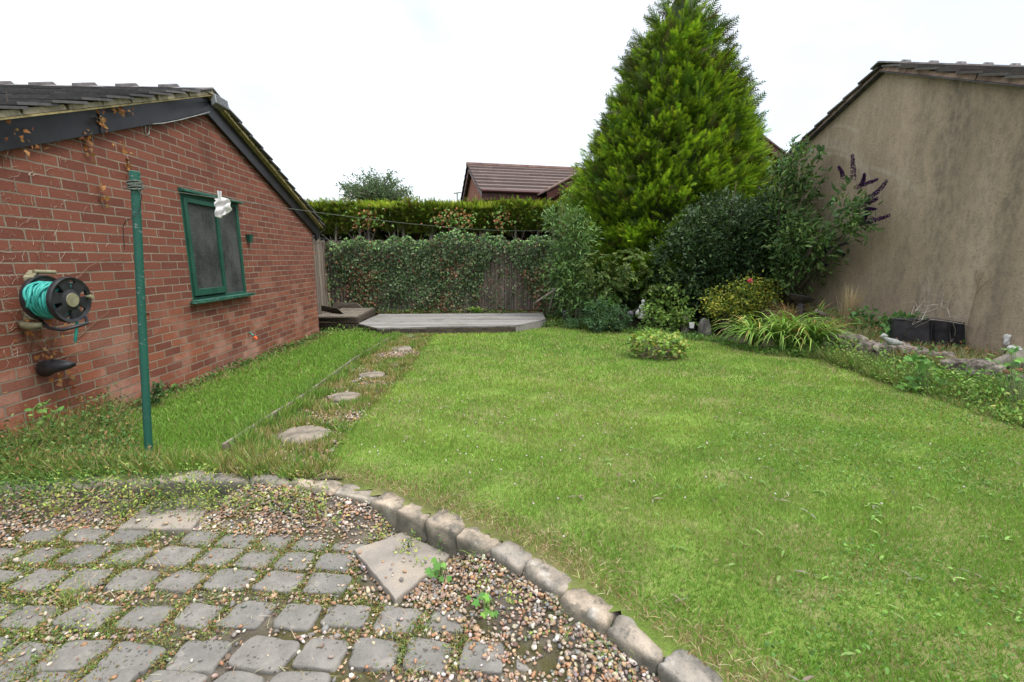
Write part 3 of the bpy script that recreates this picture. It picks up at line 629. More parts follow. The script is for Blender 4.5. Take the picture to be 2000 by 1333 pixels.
mb = MB(); mb.tube([WL(42, 633, .02), WL(52, 637, .08), WL(68, 637, .14), WL(82, 634, .18)], [.022, .026, .024, .014], 10); obj('lower_bracket', mb, 'old_plastic', hr, smooth=True)
mb = MB(); mb.bar(WL(66, 532, .02), WL(56, 545, .14), .05, .03); mb.tube([WL(66, 531, .09), WL(108, 532, .10)], .014, 10); mb.bar(WL(60, 560, .01), WL(52, 625, .01), .12, .02); obj('upper_bracket', mb, 'old_plastic', hr, bevel=.004)
# black tapered fitting
bf = wthing('wall_spout', 'tapering black plastic spout on the brick wall below the hose reel', 'spout', 95, 715)
pts = [WL(90, 722, .0), WL(92, 718, .06), WL(104, 716, .12), WL(122, 715, .18), WL(136, 713, .22), WL(148, 711, .24)]
mb = MB(); mb.tube(pts, [.052, .055, .046, .034, .026, .012], 14); o = obj('spout_body', mb, 'black_plastic', bf, smooth=True)
mb = MB(); mb.tube([pts[1] + A(0, 0, .02), pts[2] + A(0, 0, .035), pts[4] + A(0, 0, .022)], [.018, .016, .007], 8); obj('spout_ridge', mb, 'black_plastic', bf, smooth=True)
# short hose end with orange connector
he = wthing('hose_connector', 'hose stub with orange connector poking out of the brickwork', 'hose connector', 488, 651)
p0, p1, p2, p3 = WL(486, 650, 0), WL(491, 652, .05), WL(495, 656, .09), WL(502, 663, .14)
mb = MB(); mb.tube([p0, p1, p2], .008, 8); obj('hose_stub', mb, 'hose', he, smooth=True)
q = p2 + (p3 - p2) * .35; mb = MB(); mb.tube([p2, q], .013, 10); obj('collar', mb, 'black_plastic', he)
mb = MB(); mb.tube([q, q + (p3 - q) * .5, q + (p3 - q) * .55, p3], [.018, .018, .012, .011], 10); obj('connector', mb, 'orange_plastic', he)
# green fitting right of the window
gf = wthing('wall_lamp_holder', 'small dark green tapered fitting right of the window', 'wall fitting', 488, 466)
M = Matrix.Translation(Vector([float(a) for a in WL(488, 467, .035)]))
mb = MB(); mb.lathe([(.016, -.045), (.03, -.04), (.045, .045), (.048, .055)], M, 6); obj('cup', mb, 'green_paint', gf)
mb = MB(); mb.tube([WL(488, 474, .01), WL(489, 482, .02), WL(489, 488, .01)], .003, 6); mb.bar(WL(488, 460, 0), WL(488, 474, 0), .03, .012); obj('stem', mb, 'galvanised', gf)
# cable along bargeboard, ending in a hook-shaped loop
cb = wthing('cable', 'thin pale cable under the bargeboard ending in a loop on the bricks', 'cable', 290, 262)
pts = [WL(410, 219, .075), WL(385, 226, .065), WL(350, 235, .062), WL(320, 241, .06), WL(296, 243, .04), WL(291, 244, .012), WL(291, 262, .012), WL(287, 263, .014), WL(284, 258, .014), WL(284, 245, .012), WL(282, 243, .012)]
mb = MB(); mb.tube(pts, .0045, 6); obj('wire', mb, 'galvanised', cb, smooth=True)
# floodlight at the apex
fl = wthing('security_light', 'grey floodlight mounted at the top of the garage gable', 'floodlight', 415, 200)
c0 = Vector(WL(428, 203, .28)); Mh = Matrix.Translation(c0) @ Matrix.Rotation(GA - math.radians(18), 4, 'Z') @ Matrix.Rotation(math.radians(-20), 4, 'X') @ Matrix.Rotation(math.radians(14), 4, 'Y')
mb = MB(); mb.add([Mh @ Vector(v) for v in [(-.075, -.045, -.055), (.075, -.045, -.055), (.075, -.045, .055), (-.075, -.045, .055), (-.05, .05, -.03), (.05, .05, -.03), (.05, .05, .045), (-.05, .05, .045)]],
       [(0, 1, 2, 3), (7, 6, 5, 4), (0, 4, 5, 1), (3, 2, 6, 7), (0, 3, 7, 4), (1, 5, 6, 2)]); obj('housing', mb, 'floodgrey', fl, bevel=.006)
mb = MB(); mb.box((-.066, -.0475, -.046), (.066, -.0455, .046), M=Mh); obj('glass', mb, 'frosted_glass', fl)
mb = MB(); mb.bar(WL(410, 200, .045), c0 + Vector((0, .05, 0)), .03, .02); mb.tube([WL(410, 205, .06), WL(418, 213, .14), c0 - Vector((0, -.03, .03))], .006, 6); obj('bracket', mb, 'black_plastic', fl)
# dead ivy leaves and root traces left on the bricks and bargeboard
def deadcluster(n, cen, rad, off=.02):
    s = np.array([LW(*cen)[0], LW(*cen)[2]]); q = rng.normal(0, 1, (n, 2)) * rad + s
    return np.c_[q[:, 0], -off - rng.uniform(0, .03, n), q[:, 1]]
dp = [deadcluster(*a) for a in [(26, (160, 270), (.025, .09)), (22, (180, 235), (.025, .05), .06), (16, (215, 212), (.07, .02), .06), (14, (95, 710), (.06, .09)), (22, (70, 660), (.09, .09)), (16, (247, 330), (.02, .05)), (6, (228, 283), (.03, .02)), (12, (190, 375), (.04, .07)), (10, (265, 620), (.08, .2)), (14, (25, 270), (.07, .05), .06), (6, (120, 740), (.03, .06)), (10, (70, 610), (.12, .12))]]
dp = np.concatenate(dp); n = len(dp)
Lp = inst(T_IVY, dp, rng.normal(0, 1, (n, 3)) * A(1, .5, 1) + A(0, -.2, -.6), rng.normal(0, .5, (n, 3)) + A(0, -1, 0), rng.uniform(.022, .05, n), pal([(.28, .11, .035), (.36, .17, .06), (.20, .075, .03), (.40, .24, .10)], n, .2))
tw = MB()
def twig(p, d, L, r0, seg=5, wob=.35, col=(.26, .19, .12)):
    pts = [Vector(p)]; d = Vector(d)
    for i in range(seg):
        d = (d + Vector(rng.normal(0, wob, 3) * A(1, .15, 1))).normalized(); pts.append(pts[-1] + d * (L / seg))
    for q in pts: q.y = min(q.y, -.003)
    tw.tube(pts, list(np.linspace(r0, r0 * .4, seg + 1)), 4, col); return pts[-1]
for i in range(330):                                             # rootlet scars, thickest low on the left
    px = abs(rng.normal(0, 130)); py = rng.uniform(260, 720) if px < 200 else rng.uniform(330, 560)
    q = LW(min(px, 330), py); twig((q[0], -.006, q[2]), (rng.normal(), 0, rng.normal()), rng.uniform(.02, .08), .0010, 3, .5, tuple(pal([(.40, .32, .25), (.30, .22, .16), (.46, .39, .33)], 1)[0]))
for a, b_ in [((60, 690), (190, 380)), ((100, 680), (240, 300)), ((80, 655), (10, 560)), ((110, 650), (180, 610)), ((90, 690), (30, 640)), ((120, 700), (240, 690)), ((50, 640), (0, 600)), ((250, 700), (262, 480)), ((20, 300), (60, 180)), ((5, 330), (20, 250)), ((60, 620), (120, 520)), ((150, 660), (200, 560))]:
    p, q = LW(*a), LW(*b_); dv = (q - p); L = np.linalg.norm(dv); twig((p[0], -.008, p[2]), dv / L, L * .8, .0030, 8, .22, (.15, .095, .06))
iv = thing('dead_ivy', 'dry brown ivy leaves and root scars clinging to the left brick wall', 'ivy', lw2w(3.0, .01, .9), GA)
M4 = xf(gorg, GA)
toW = lambda V: np.asarray(V) @ M4[:3, :3].T + M4[:3, 3]
nobj('dry_leaves', toW(Lp[0]), Lp[1], 'foliage', Lp[2], iv)
tw.v = [tuple(p) for p in toW(np.array(tw.v))]; obj('rootlets', tw, 'bark', iv)
# ================================================================ POLE, LINE, CLOTH
pb = G(291, 893); pY = pb[1]; ptop = P(263, 341, pY + .02); pdir = (ptop - pb) / np.linalg.norm(ptop - pb)
po = thing('washing_line_post', 'dark green metal washing line post with chipped paint on the grass', 'post', pb)
mb = MB(); mb.tube([pb - A(0, 0, .1), pb + pdir * .02, ptop], .0215, 20); obj('pole', mb, 'green_post', po, smooth=False, bevel=.001)
mb = MB(); mb.tube([ptop - pdir * .09, ptop - pdir * .085, ptop + pdir * .015, ptop + pdir * .018], [.0225, .0255, .0255, .018], 20); obj('cap', mb, 'green_post', po)
mb = MB(); t0 = ptop - pdir * .06
for i in range(6): mb.tube([t0 + A(.033 * math.cos(a), .033 * math.sin(a), -.018 + i * .007 + .006 * math.sin(a + i * 1.7)) for a in np.linspace(0, 6.283, 16)], .0048, 6)
mb.tube([t0 + A(-.03, 0, .0), t0 + A(-.06, .01, -.012), t0 + A(-.075, .01, -.004)], .003, 5); mb.tube([t0 + A(.03, 0, -.01), t0 + A(.06, .0, -.02)], .003, 5)
obj('rope_knot', mb, 'rope', po)
mb = MB(); mb.tube([P(272, 415, pY - .03), P(262, 425, pY - .05), P(246, 431, pY - .03), P(240, 445, pY), P(243, 488, pY)], .0022, 5); mb.tube([P(272, 415, pY - .03), P(277, 380, pY - .03), P(266, 365, pY - .03)], .0022, 5); obj('loose_wire', mb, 'black_plastic', po)
LE = P(1085, 449, 9.2); LA = t0
def linept(t): 
    p = LA * (1 - t) + LE * t; p[2] -= .42 * 4 * t * (1 - t) * .25; return p
# sag fitted to photo: passes (433,391) and (830,430)
ll = MB(); ll.tube([linept(t) for t in np.linspace(0, 1, 50)], .0022, 6); o = obj('washing_line', ll, 'rope', base=LA); tag(o, 'thin dark washing line stretched from the green post to the shrubs', 'washing line')
def proj(p):
    x, y, z = p[0], p[1], p[2] - CH; zc = y * CT - z * ST; yc = y * ST + z * CT; return 1000 + FP * x / zc, 666.5 - FP * yc / zc
best = min(np.linspace(0, 1, 400), key=lambda t: abs(proj(linept(t))[0] - 431)); cp = linept(best); print('line at cloth', proj(cp), 'mid', [tuple(round(v) for v in proj(linept(t))) for t in (.3, .5, .7)])
sc_ = cp[1] / FP * 1.0
def cl(dx, dz, dy=0.0): return cp + A(dx * sc_, dy, dz * sc_)
V = []; nx_, nz_ = 14, 16
for j in range(nz_ + 1):
    for i in range(nx_ + 1):
        u = i / nx_; v = j / nz_; wd = 14.5 + 1.5 * math.sin(v * 5); x = -13 + 2 * wd * u + 1.0 * math.sin(v * 9 + 1); z = 2 - 34 * v - (3 * math.sin(u * 5) * (v > .9)) - (5 * abs(u - .42) if v < .2 else 0)
        if u > .85 and v > .62: x -= 6 * (v - .62) / .38 * 1.2
        V.append(cl(x, z, .012 * math.sin(u * 11 + v * 4) + .008 * math.sin(v * 14 + u * 5)))
F = [[j * (nx_ + 1) + i, j * (nx_ + 1) + i + 1, (j + 1) * (nx_ + 1) + i + 1, (j + 1) * (nx_ + 1) + i] for j in range(nz_) for i in range(nx_)]
o = nobj('cloth', np.array(V), F, 'cloth', smooth=True, base=cp); tag(o, 'white rag pegged on the washing line in front of the window', 'cloth'); mo = o.modifiers.new('thick', 'SOLIDIFY'); mo.thickness = .003
pg = thing('clothes_peg', 'pale blue and white clothes peg gripping the white rag', 'clothes peg', cp)
mb = MB(); mb.bar(cl(1, -6, -.02), cl(2, 13, -.03), .010, .006, (0, 1, 0)); mb.bar(cl(3, -6, -.02), cl(7, 12, -.03), .009, .006, (0, 1, 0)); obj('prong', mb, 'white_plastic', pg, bevel=.001)
m_ = plain('peg_blue', (.16, .24, .50), (.22, .32, .6), 9.0, .5); mb = MB(); mb.bar(cl(1.5, -3, -.017), cl(5, 11, -.022), .012, .005, (0, 1, 0)); obj('grip', mb, 'peg_blue', pg)
# ================================================================ KERB, SETTS, SLABS, STEPPING STONES
def rpick(a, b): return float(rng.uniform(a, b))
ORD = ['first', 'second', 'third', 'fourth', 'fifth', 'sixth', 'seventh', 'eighth', 'ninth', 'tenth', 'eleventh', 'twelfth', 'thirteenth', 'fourteenth', 'fifteenth', 'sixteenth',
       'seventeenth', 'eighteenth', 'nineteenth', 'twentieth', 'twenty-first', 'twenty-second', 'twenty-third', 'twenty-fourth', 'twenty-fifth', 'twenty-sixth', 'twenty-seventh', 'twenty-eighth']
KR = KL[::-1]; dk = np.r_[0, np.cumsum(np.linalg.norm(np.diff(KR, axis=0), axis=1))]
# start where stone ends at photo (1440,1333)
q0 = Gz(1452, 1372, .13)[:2]; t = dk[((KR - q0) ** 2).sum(1).argmin()]; kn = 0
while t < dk[-1] - .3:
    c = np.array([np.interp(t, dk, KR[:, 0]), np.interp(t, dk, KR[:, 1])])
    L = (.19 if kn < 9 else .29) * rpick(.85, 1.15); tm = t + L / 2
    c = np.array([np.interp(tm, dk, KR[:, 0]), np.interp(tm, dk, KR[:, 1])]); c1 = np.array([np.interp(tm + .05, dk, KR[:, 0]), np.interp(tm + .05, dk, KR[:, 1])])
    ang = math.atan2(*(c1 - c)[::-1]) + rpick(-.05, .05)
    V, F = rock((L + .008, rpick(.105, .13), rpick(.19, .21)), 100 + kn, 6.5, .085, 12, 9.0)
    V = rotz(V, ang); zb = lawnz(c[1]) - .026 + rpick(-.008, .008)
    o = nobj('kerb_stone', V + A(0, 0, -.10), F, 'kerbmat', smooth=True); o.location = (c[0], c[1], zb)
    tag(o, 'rounded weathered kerb stone, %s from the bottom right end of the curved edging' % (ORD[kn] if kn < 28 else 'far'), 'kerb stone', 'stone edging between patio and lawn')
    kn += 1; t += L
slabA = A(*[Gz(*p, .035) for p in [(690, 1072), (788, 1038), (880, 1083), (772, 1170)]]); slabB = A(*[Gz(*p, .03) for p in [(318, 962), (428, 966), (372, 1034), (232, 1031)]])
def slab_obj(poly, seed, label, z):
    poly = poly[:, :2]; c = poly.mean(0); P4 = poly - c
    if np.cross(P4[1] - P4[0], P4[2] - P4[1]) < 0: P4 = P4[::-1]
    ring = []
    for i in range(4):
        a, b = P4[i], P4[(i + 1) % 4]
        for k in range(12):
            q = a + (b - a) * k / 12; ring.append(q * (1 + .012 * math.sin(k * 1.9 + i * 3 + seed)))
    ring = np.array(ring); n = len(ring); V = []; F = []
    for s, zz_ in ((1.0, -.03), (1.0, z - .006), (.985, z), (.6, z + .002), (.25, z + .003)): V += [(x * s, y * s, zz_ + .0025 * math.sin(x * 30 + y * 20)) for x, y in ring]
    mb = MB(); mb.add(V, [(j * n + i, j * n + (i + 1) % n, (j + 1) * n + (i + 1) % n, (j + 1) * n + i) for j in range(4) for i in range(n)] + [tuple(range(4 * n, 5 * n))])
    o = obj('paving_slab', mb, 'slabmat', None, True, smooth=False); o.location = (c[0], c[1], 0); tag(o, label, 'paving slab')
slab_obj(slabA, 1, 'square sandy concrete slab set diagonally in gravel near the curved kerb', .032)
slab_obj(slabB, 2, 'smaller buff concrete slab in the gravel below the green post', .03)
rows = [(1395, -60, 780, 0), (1348, -90, 640, 0), (1290, -80, 1090, 0), (1216, -60, 1010, 0), (1150, -80, 790, 0), (1103, -40, 690, 0), (1064, -60, 720, 0), (1036, -60, 480, .004), (1012, 20, 250, .012)]
SETTS = []
for ri, (py, pa, pz, sink) in enumerate(rows):
    a, b = Gz(pa, py, 0), Gz(pz, py + (6 if pz > 900 else 0), 0); x = b[0]; k = 0
    yb = Gz(500, py, 0)[1]; dpt = .118 if ri > 1 else .12
    while x > a[0]:
        L = rpick(.145, .20); cx = x - L / 2; cy = yb + .018 * math.sin(cx * 2.1 + ri) - .035 * (cx + .6) * .8 + rpick(-.006, .006)
        x -= L + rpick(.018, .045)
        P2 = (cx, cy)
        if inpoly(np.array([cx, cx - .07, cx + .07]), np.array([cy, cy, cy]), [tuple(p) for p in slabA[:, :2]]).any() or inpoly(np.array([cx, cx + .09]), np.array([cy, cy]), [tuple(p) for p in slabB[:, :2]]).any(): continue
        if wallside(cx, cy) < .1: continue
        if rpick(0, 1) < (.0 if ri < 6 else .12): continue
        ang = rpick(-.07, .07) - .10
        V, F = rock((L, dpt * rpick(.95, 1.12), .10), 300 + ri * 40 + k, 7.5, .07, 13, 9.0)
        V[:, 2] = np.where(V[:, 2] > .041, .041 + (V[:, 2] - .041) * .25, V[:, 2]); V[:, 0] += V[:, 1] * rpick(-.12, .2)
        ztop = .016 + rpick(-.004, .005) - sink
        o = nobj('sett', rotz(V, ang) + A(0, 0, -.044), F, 'sett', smooth=True); o.location = (cx, cy, ztop); o.rotation_euler = (rpick(-.03, .03), rpick(-.03, .03), 0)
        SETTS.append((cx, cy, L, dpt, ang, ztop))
        tag(o, ('worn grey sett, %s from the right in the %s row from the bottom' % (ORD[k], ORD[ri - 1])) if ri else 'worn grey sett of the nearest row, just below the picture edge', 'sett', 'grey setts paving the patio in rows'); k += 1
V, F = rock((.17, .13, .1), 77, 5, .05, 10, 5)
for px, py in [(1035, 1245), (965, 1205), (905, 1245)][1:2]:
    pass
SE = np.array(SETTS)
def onsett(x, y, m=0.0):
    p = np.c_[x, y]; out = np.zeros(len(p), bool)
    for cx, cy, L, D, an, zt in SE:
        d = p - (cx, cy); c, s = math.cos(-an), math.sin(-an); u = d[:, 0] * c - d[:, 1] * s; v = d[:, 0] * s + d[:, 1] * c
        out |= (abs(u) < L / 2 + m) & (abs(v) < D / 2 + m)
    return out
for px, py, wx, wy, lab in [(592, 851, .17, .16, 'nearest round stepping stone, large and oval, in the weedy path'), (672, 777, .14, .14, 'second round stepping stone up the weedy path'), (727, 734, .14, .13, 'third stepping stone, half covered by gravel'),
                    (772, 713, .09, .09, 'small grey stepping stone poking out before the gravel patch'), (783, 682, .16, .17, 'round stepping stone ringed by pink gravel near the deck'), (800, 658, .13, .13, 'farthest stepping stone just in front of the deck')]:
    c = G(px, py); mb = MB(); n = 40; ring = [(wx * (1 + .05 * math.sin(3 * a + px) + .03 * math.sin(7 * a + py) + rng.normal(0, .008)) * math.cos(a), wy * (1 + .06 * math.cos(2 * a + px) + .03 * math.sin(5 * a)) * math.sin(a)) for a in np.linspace(0, 6.283, n, False)]
    V = []
    for s, zz_ in ((1.0, -.03), (1.0, .008), (.96, .015), (.6, .018), (.2, .019)): V += [(x * s, y * s, zz_) for x, y in ring]
    mb.add(V, [(j * n + i, j * n + (i + 1) % n, (j + 1) * n + (i + 1) % n, (j + 1) * n + i) for j in range(4) for i in range(n)] + [tuple(range(4 * n, 5 * n))])
    o = obj('stepping_stone', mb, 'stepmat', None, True); o.location = [float(v) for v in c]; tag(o, lab, 'stepping stone', 'stepping stones along the path')
# edging board on the left of the path
mb = MB(); pl = PATH_L
for i in range(len(pl) - 1):
    a, b = A(*pl[i], lawnz(pl[i][1])), A(*pl[i + 1], lawnz(pl[i + 1][1])); mb.bar(a + A(0, 0, .0), b + A(0, 0, .0), .022, .085)
o = obj('edging_board', mb, 'oldwood', base=A(*pl[0], lawnz(pl[0][1]))); tag(o, 'thin weathered timber edging board along the left side of the path', 'edging board')
# ================================================================ GRAVEL
ICO = None
def ico():
    t = (1 + 5 ** .5) / 2; v = A([-1, t, 0], [1, t, 0], [-1, -t, 0], [1, -t, 0], [0, -1, t], [0, 1, t], [0, -1, -t], [0, 1, -t], [t, 0, -1], [t, 0, 1], [-t, 0, -1], [-t, 0, 1]); v /= np.linalg.norm(v[0])
    f = np.array([[0, 11, 5], [0, 5, 1], [0, 1, 7], [0, 7, 10], [0, 10, 11], [1, 5, 9], [5, 11, 4], [11, 10, 2], [10, 7, 6], [7, 1, 8], [3, 9, 4], [3, 4, 2], [3, 2, 6], [3, 6, 8], [3, 8, 9], [4, 9, 5], [2, 4, 11], [6, 2, 10], [8, 6, 7], [9, 8, 1]])
    return v, f
IV, IF = ico()
PEB = [(.30, .17, .095), (.34, .23, .145), (.38, .32, .25), (.50, .46, .41), (.17, .16, .15), (.29, .21, .165), (.15, .10, .075), (.23, .19, .16)]
PW = [.15, .20, .17, .06, .10, .15, .08, .09]
def pebbles(name, x, y, z, lo=.0045, hi=.0105, label=None):
    n = len(x); r = rng.uniform(lo, hi, n) * (1 + (rng.random(n) < .05) * .5)
    Q = rng.normal(size=(n, 3, 3)); X = unit(Q[:, 0]); Z_ = unit(np.cross(X, Q[:, 1])); Y = np.cross(Z_, X)
    s3 = np.stack([r * rng.uniform(1.0, 1.5, n), r * rng.uniform(.75, 1.1, n), r * rng.uniform(.5, .85, n)], -1)
    base = IV[None] * (1 + rng.normal(0, .10, (n, 12, 1)))
    V = (base[:, :, 0:1] * s3[:, None, 0:1] * X[:, None] + base[:, :, 1:2] * s3[:, None, 1:2] * Y[:, None] + base[:, :, 2:3] * s3[:, None, 2:3] * Z_[:, None])
    V[:, :, 2] *= .7; V += np.stack([x, y, z + r * .25], -1)[:, None]
    F = IF[None] + (np.arange(n) * 12)[:, None, None]; c = np.repeat(pal(PEB, n, .12, PW)[:, None], 12, 1)
    o = nobj(name, V.reshape(-1, 3), F.reshape(-1, 3), 'pebble', c.reshape(-1, 3)); return tag(o, label, kind='stuff')
GP = [tuple(Gz(*p, .01)[:2]) for p in [(-200, 940), (0, 925), (300, 915), (600, 925), (800, 970), (1000, 1080), (1180, 1200), (1400, 1380), (1120, 1420), (1090, 1300), (940, 1300), (880, 1215), (760, 1150), (640, 1062), (520, 1050), (300, 1035), (100, 1040), (0, 1040), (-200, 1060)]]
N = 125000; x = rng.uniform(-3.6, 1.2, N); y = rng.uniform(.9, 3.2, N); kd = kerbdist(x, y)
inG = inpoly(x, y, GP); pat = snoise(np.c_[x, y], 6.0, 41)
osx = onsett(x, y, .004); osl = inpoly(x, y, [tuple(p) for p in slabA[:, :2]]) | inpoly(x, y, [tuple(p) for p in slabB[:, :2]])
edge = snoise(np.c_[x, y], 14.0, 42)
pr = np.where(inG, np.clip(.85 + .3 * pat, .45, 1), .16 + .20 * (pat > .5) + .45 * (x > -.35)) * np.where(osx, np.where(inG, .42, .05) , 1) * np.where(osl, .02, 1)
k = (rng.random(N) < pr) & (kd < -.045) & (wallside(x, y) > .08); x, y = x[k], y[k]; osx = osx[k]; osl = osl[k]
z = np.where(osx, .018, np.where(osl, .036, np.where(inG[k], rng.uniform(-.002, .014, len(x)), -.002)))
z = np.where(osl, z, np.maximum(z, rise(x, y) + np.where(osx, rng.uniform(.0, .010, len(x)), rng.uniform(-.002, .014, len(x)))))
pebbles('gravel', x, y, z, label='mixed orange, cream and grey gravel spread over the patio'); print('gravel', len(x))
xs, ys = [], []
for px, py, sx, sy, n in [(770, 692, .28, .22, 900), (715, 722, .22, .16, 500), (672, 815, .20, .12, 260), (700, 800, .12, .1, 150), (800, 665, .25, .2, 350), (520, 895, .10, .06, 120), (560, 905, .2, .08, 160), (600, 880, .3, .15, 200), (745, 745, .1, .1, 120), (690, 760, .3, .4, 350), (640, 830, .3, .3, 300)]:
    c = G(px, py); n = int(n * .75); xs.append(rng.normal(c[0], sx * .6, n)); ys.append(rng.normal(c[1], sy * .8, n))
x = np.concatenate(xs); y = np.concatenate(ys); k = inP(x, y); x, y = x[k], y[k]; pebbles('path_gravel', x, y, lawnz(y) + rng.uniform(-.008, .006, len(x)), .006, .013, 'pinkish gravel showing in patches along the path')
# ================================================================ GRASS
def blades(x, y, z, h, wd, col, lean=.45, tipc=None):
    n = len(x); X = np.c_[rng.normal(0, lean, (n, 2)), np.ones(n)]; N_ = np.c_[rng.normal(0, 1, (n, 2)), rng.normal(0, .2, n)]
    return inst(T_BLADE, np.c_[x, y, z], X, N_, h, col, wd / h, tipc)
def grassy(x, y, dry, lush=0.0):
    n = len(x); p = np.c_[x, y]; big = snoise(p, 1.3, 21); sm = snoise(p, 7.0, 22)
    yel = np.clip(.38 + .30 * big + .22 * sm, 0, 1)[:, None]
    c = A(.152, .285, .050) * (1 - yel) + A(.285, .400, .078) * yel
    c = c * np.exp(rng.normal(0, .20, (n, 1))) * np.exp(rng.normal(0, .05, (n, 3)))
    c = c * (1 - lush) + A(.17, .31, .05) * np.exp(rng.normal(0, .18, (n, 1))) * lush
    d = rng.random(n) < dry; c[d] = pal([(.36, .30, .15), (.30, .25, .11), (.42, .34, .20), (.24, .17, .09)], int(d.sum()), .15); return np.clip(c, 0, 1)
parts = []; flower_p = []
for (ya, yb_, dens, h, wd) in [(.7, 2.2, 23000, .029, .0032), (2.2, 3.2, 14000, .031, .0042), (3.2, 4.6, 7000, .033, .0060), (4.6, 6.4, 3200, .038, .0085), (6.4, 9.3, 2000, .042, .012)]:
    xw = 7.6; N = int(dens * (yb_ - ya) * xw); x = rng.uniform(-3.9, -3.9 + xw, N) if ya > 3 else rng.uniform(-3.3, 4.3, N); y = rng.uniform(ya, yb_, N)
    if ya > 3: x = rng.uniform(-3.9, 5.0, int(N * 1.17)); y = rng.uniform(ya, yb_, len(x))
    vis = (abs(x) < y * 1.3 + 1.2); x, y = x[vis], y[vis]; kd = kerbdist(x, y)
    k = (kd > .03) & (wallside(x, y) > .03) & ~inP(x, y) & inpoly(x, y, LAWN); x, y, kd = x[k], y[k], kd[k]
    strip = x < np.interp(y, [p[1] for p in PATH_L], [p[0] for p in PATH_L])
    left = strip & (y > 2.5)
    ed = snoise(np.c_[x, y], 8.0, 31); nb = snoise(np.c_[x, y], 3.0, 32)
    edged = np.min(np.stack([np.hypot(x - a, y - b) for a, b in resample(EDGE, .25)]), 0)
    dry = .06 + .05 * (nb > .3) + .62 * np.clip(1 - (kd + ed * .06) / .24, 0, 1) * (x > -1.5) + .35 * np.clip(1 - edged / .45, 0, 1)
    pbare = np.clip(.3 * np.clip(1 - (kd + ed * .05) / .12, 0, 1) * (x > -1.5), 0, .6) + .5 * (wallside(x, y) < .22) * (nb > 0) + .35 * (edged < .25)
    k = rng.random(len(x)) > pbare; x, y, dry, left = x[k], y[k], dry[k], left[k]
    ws = wallside(x, y)
    hh = h * rng.uniform(.55, 1.35, len(x)) * np.where(left, 1.25 + .7 * np.clip(snoise(np.c_[x, y], 4, 33), 0, 1), 1.0)
    lush = np.where(left, .85, np.clip(.75 * (snoise(np.c_[x, y], 2.2, 34) + (x - 1.0) * .8 - (y - 1.9) * 1.0), 0, .75))[:, None]
    dry = np.where(left, .05 + .25 * (ws < .3), dry)
    parts.append(blades(x, y, lawnz(y) - .004, hh, wd * (1 + .4 * left), grassy(x, y, dry, lush), .55))
V, F, c = join(parts); print('grass tris', len(F)); tag(nobj('lawn_grass', V, F, 'grassblade', c), 'mown green lawn grass with dry straw at its edges', kind='stuff')
# path and kerb rough grass
parts = []
def tuft(cx, cy, cz, n, r, h, cols, wd=.004, lean=.6, curl=None):
    a = rng.uniform(0, 6.283, n); q = rng.random(n) ** .5 * r; x = cx + q * np.cos(a); y = cy + q * np.sin(a); X = np.c_[np.cos(a) * lean * q / r + rng.normal(0, .2, n), np.sin(a) * lean * q / r + rng.normal(0, .2, n), np.ones(n)]
    hh = h * rng.uniform(.5, 1.15, n); return inst(T_BLADE, np.c_[x, y, np.full(n, cz)], X, np.c_[rng.normal(0, 1, (n, 2)), np.zeros(n)], hh, pal(cols, n, .18), wd / hh)
OLIVE = [(.20, .23, .06), (.26, .25, .08), (.36, .29, .13), (.16, .20, .05), (.42, .35, .19)]
GREEN = [(.14, .27, .05), (.19, .32, .06), (.12, .23, .05), (.27, .34, .09)]
N = 470; i = 0
while i < N:
    x_, y_ = rng.uniform(-2.6, -.6), 2.45 + 6.3 * rng.random() ** 1.6
    if not inP(np.array([x_]), np.array([y_]))[0]: continue
    i += 1; 
    if min(math.hypot(x_ - G(*p)[0], y_ - G(*p)[1]) for p in [(592, 851), (672, 777), (727, 734), (783, 690)]) < .19: continue
    if math.hypot(x_ - G(770, 700)[0], (y_ - G(770, 692)[1]) * .7) < .3 and rng.random() < .75: continue
    parts.append(tuft(x_, y_, lawnz(y_) - .01, 46, .075, .062, OLIVE if rng.random() < .7 else GREEN, .0045 + .001 * y_))
for t in np.linspace(.2, dk[-1] - .4, 60):                      # tufts against the kerb on the lawn side
    c = np.array([np.interp(t, dk, KR[:, 0]), np.interp(t, dk, KR[:, 1])]) + rng.normal(0, .02, 2)
    if c[0] < -1.5: parts.append(tuft(c[0], c[1] + .11, lawnz(c[1]), 60, .09, .12, GREEN + OLIVE, .004))
for i in range(90):                                              # against the board and the brick wall
    t = rng.random(); x_ = np.interp(t * 5, range(6), [p[0] for p in PATH_L]); y_ = np.interp(t * 5, range(6), [p[1] for p in PATH_L]); parts.append(tuft(x_ + rng.uniform(-.10, .12), y_, lawnz(y_), 40, .06, .10, GREEN, .0045 + .0006 * y_))
V, F, c = join(parts); tag(nobj('rough_grass', V, F, 'grassblade', c), 'tufts of olive and dry grass along path and kerb', kind='stuff')
# ---------------------------------------------------------------- leafy ground weeds
def leaves(T, p, size, cols, up=.6, spread=1.0, jit=.16, tipk=None, wts=None, wid=1.0):
    n = len(p); X = rng.normal(0, spread, (n, 3)) + A(0, 0, up * .4); N_ = rng.normal(0, .45, (n, 3)) + A(0, 0, 1); c = pal(cols, n, jit, wts)
    return inst(T, p, X, N_, size, c, wid, None if tipk is None else np.clip(c * A(*tipk), 0, 1))
YG = [(.34, .40, .10), (.28, .36, .09), (.42, .42, .12), (.22, .31, .07)]
WG = [(.07, .13, .035), (.10, .17, .045), (.13, .20, .06), (.06, .11, .035)]
parts = []
def little_plants(cx, cy, cz, n, r, h, size, cols, T=T_LEAF):
    q = rng.normal(0, 1, (n, 3)) * A(r, r, 0); hh = np.abs(rng.normal(0, .5, n)) * h; return leaves(T, np.c_[cx + q[:, 0], cy + q[:, 1], cz + hh], rng.uniform(.6, 1.3, n) * size, cols)
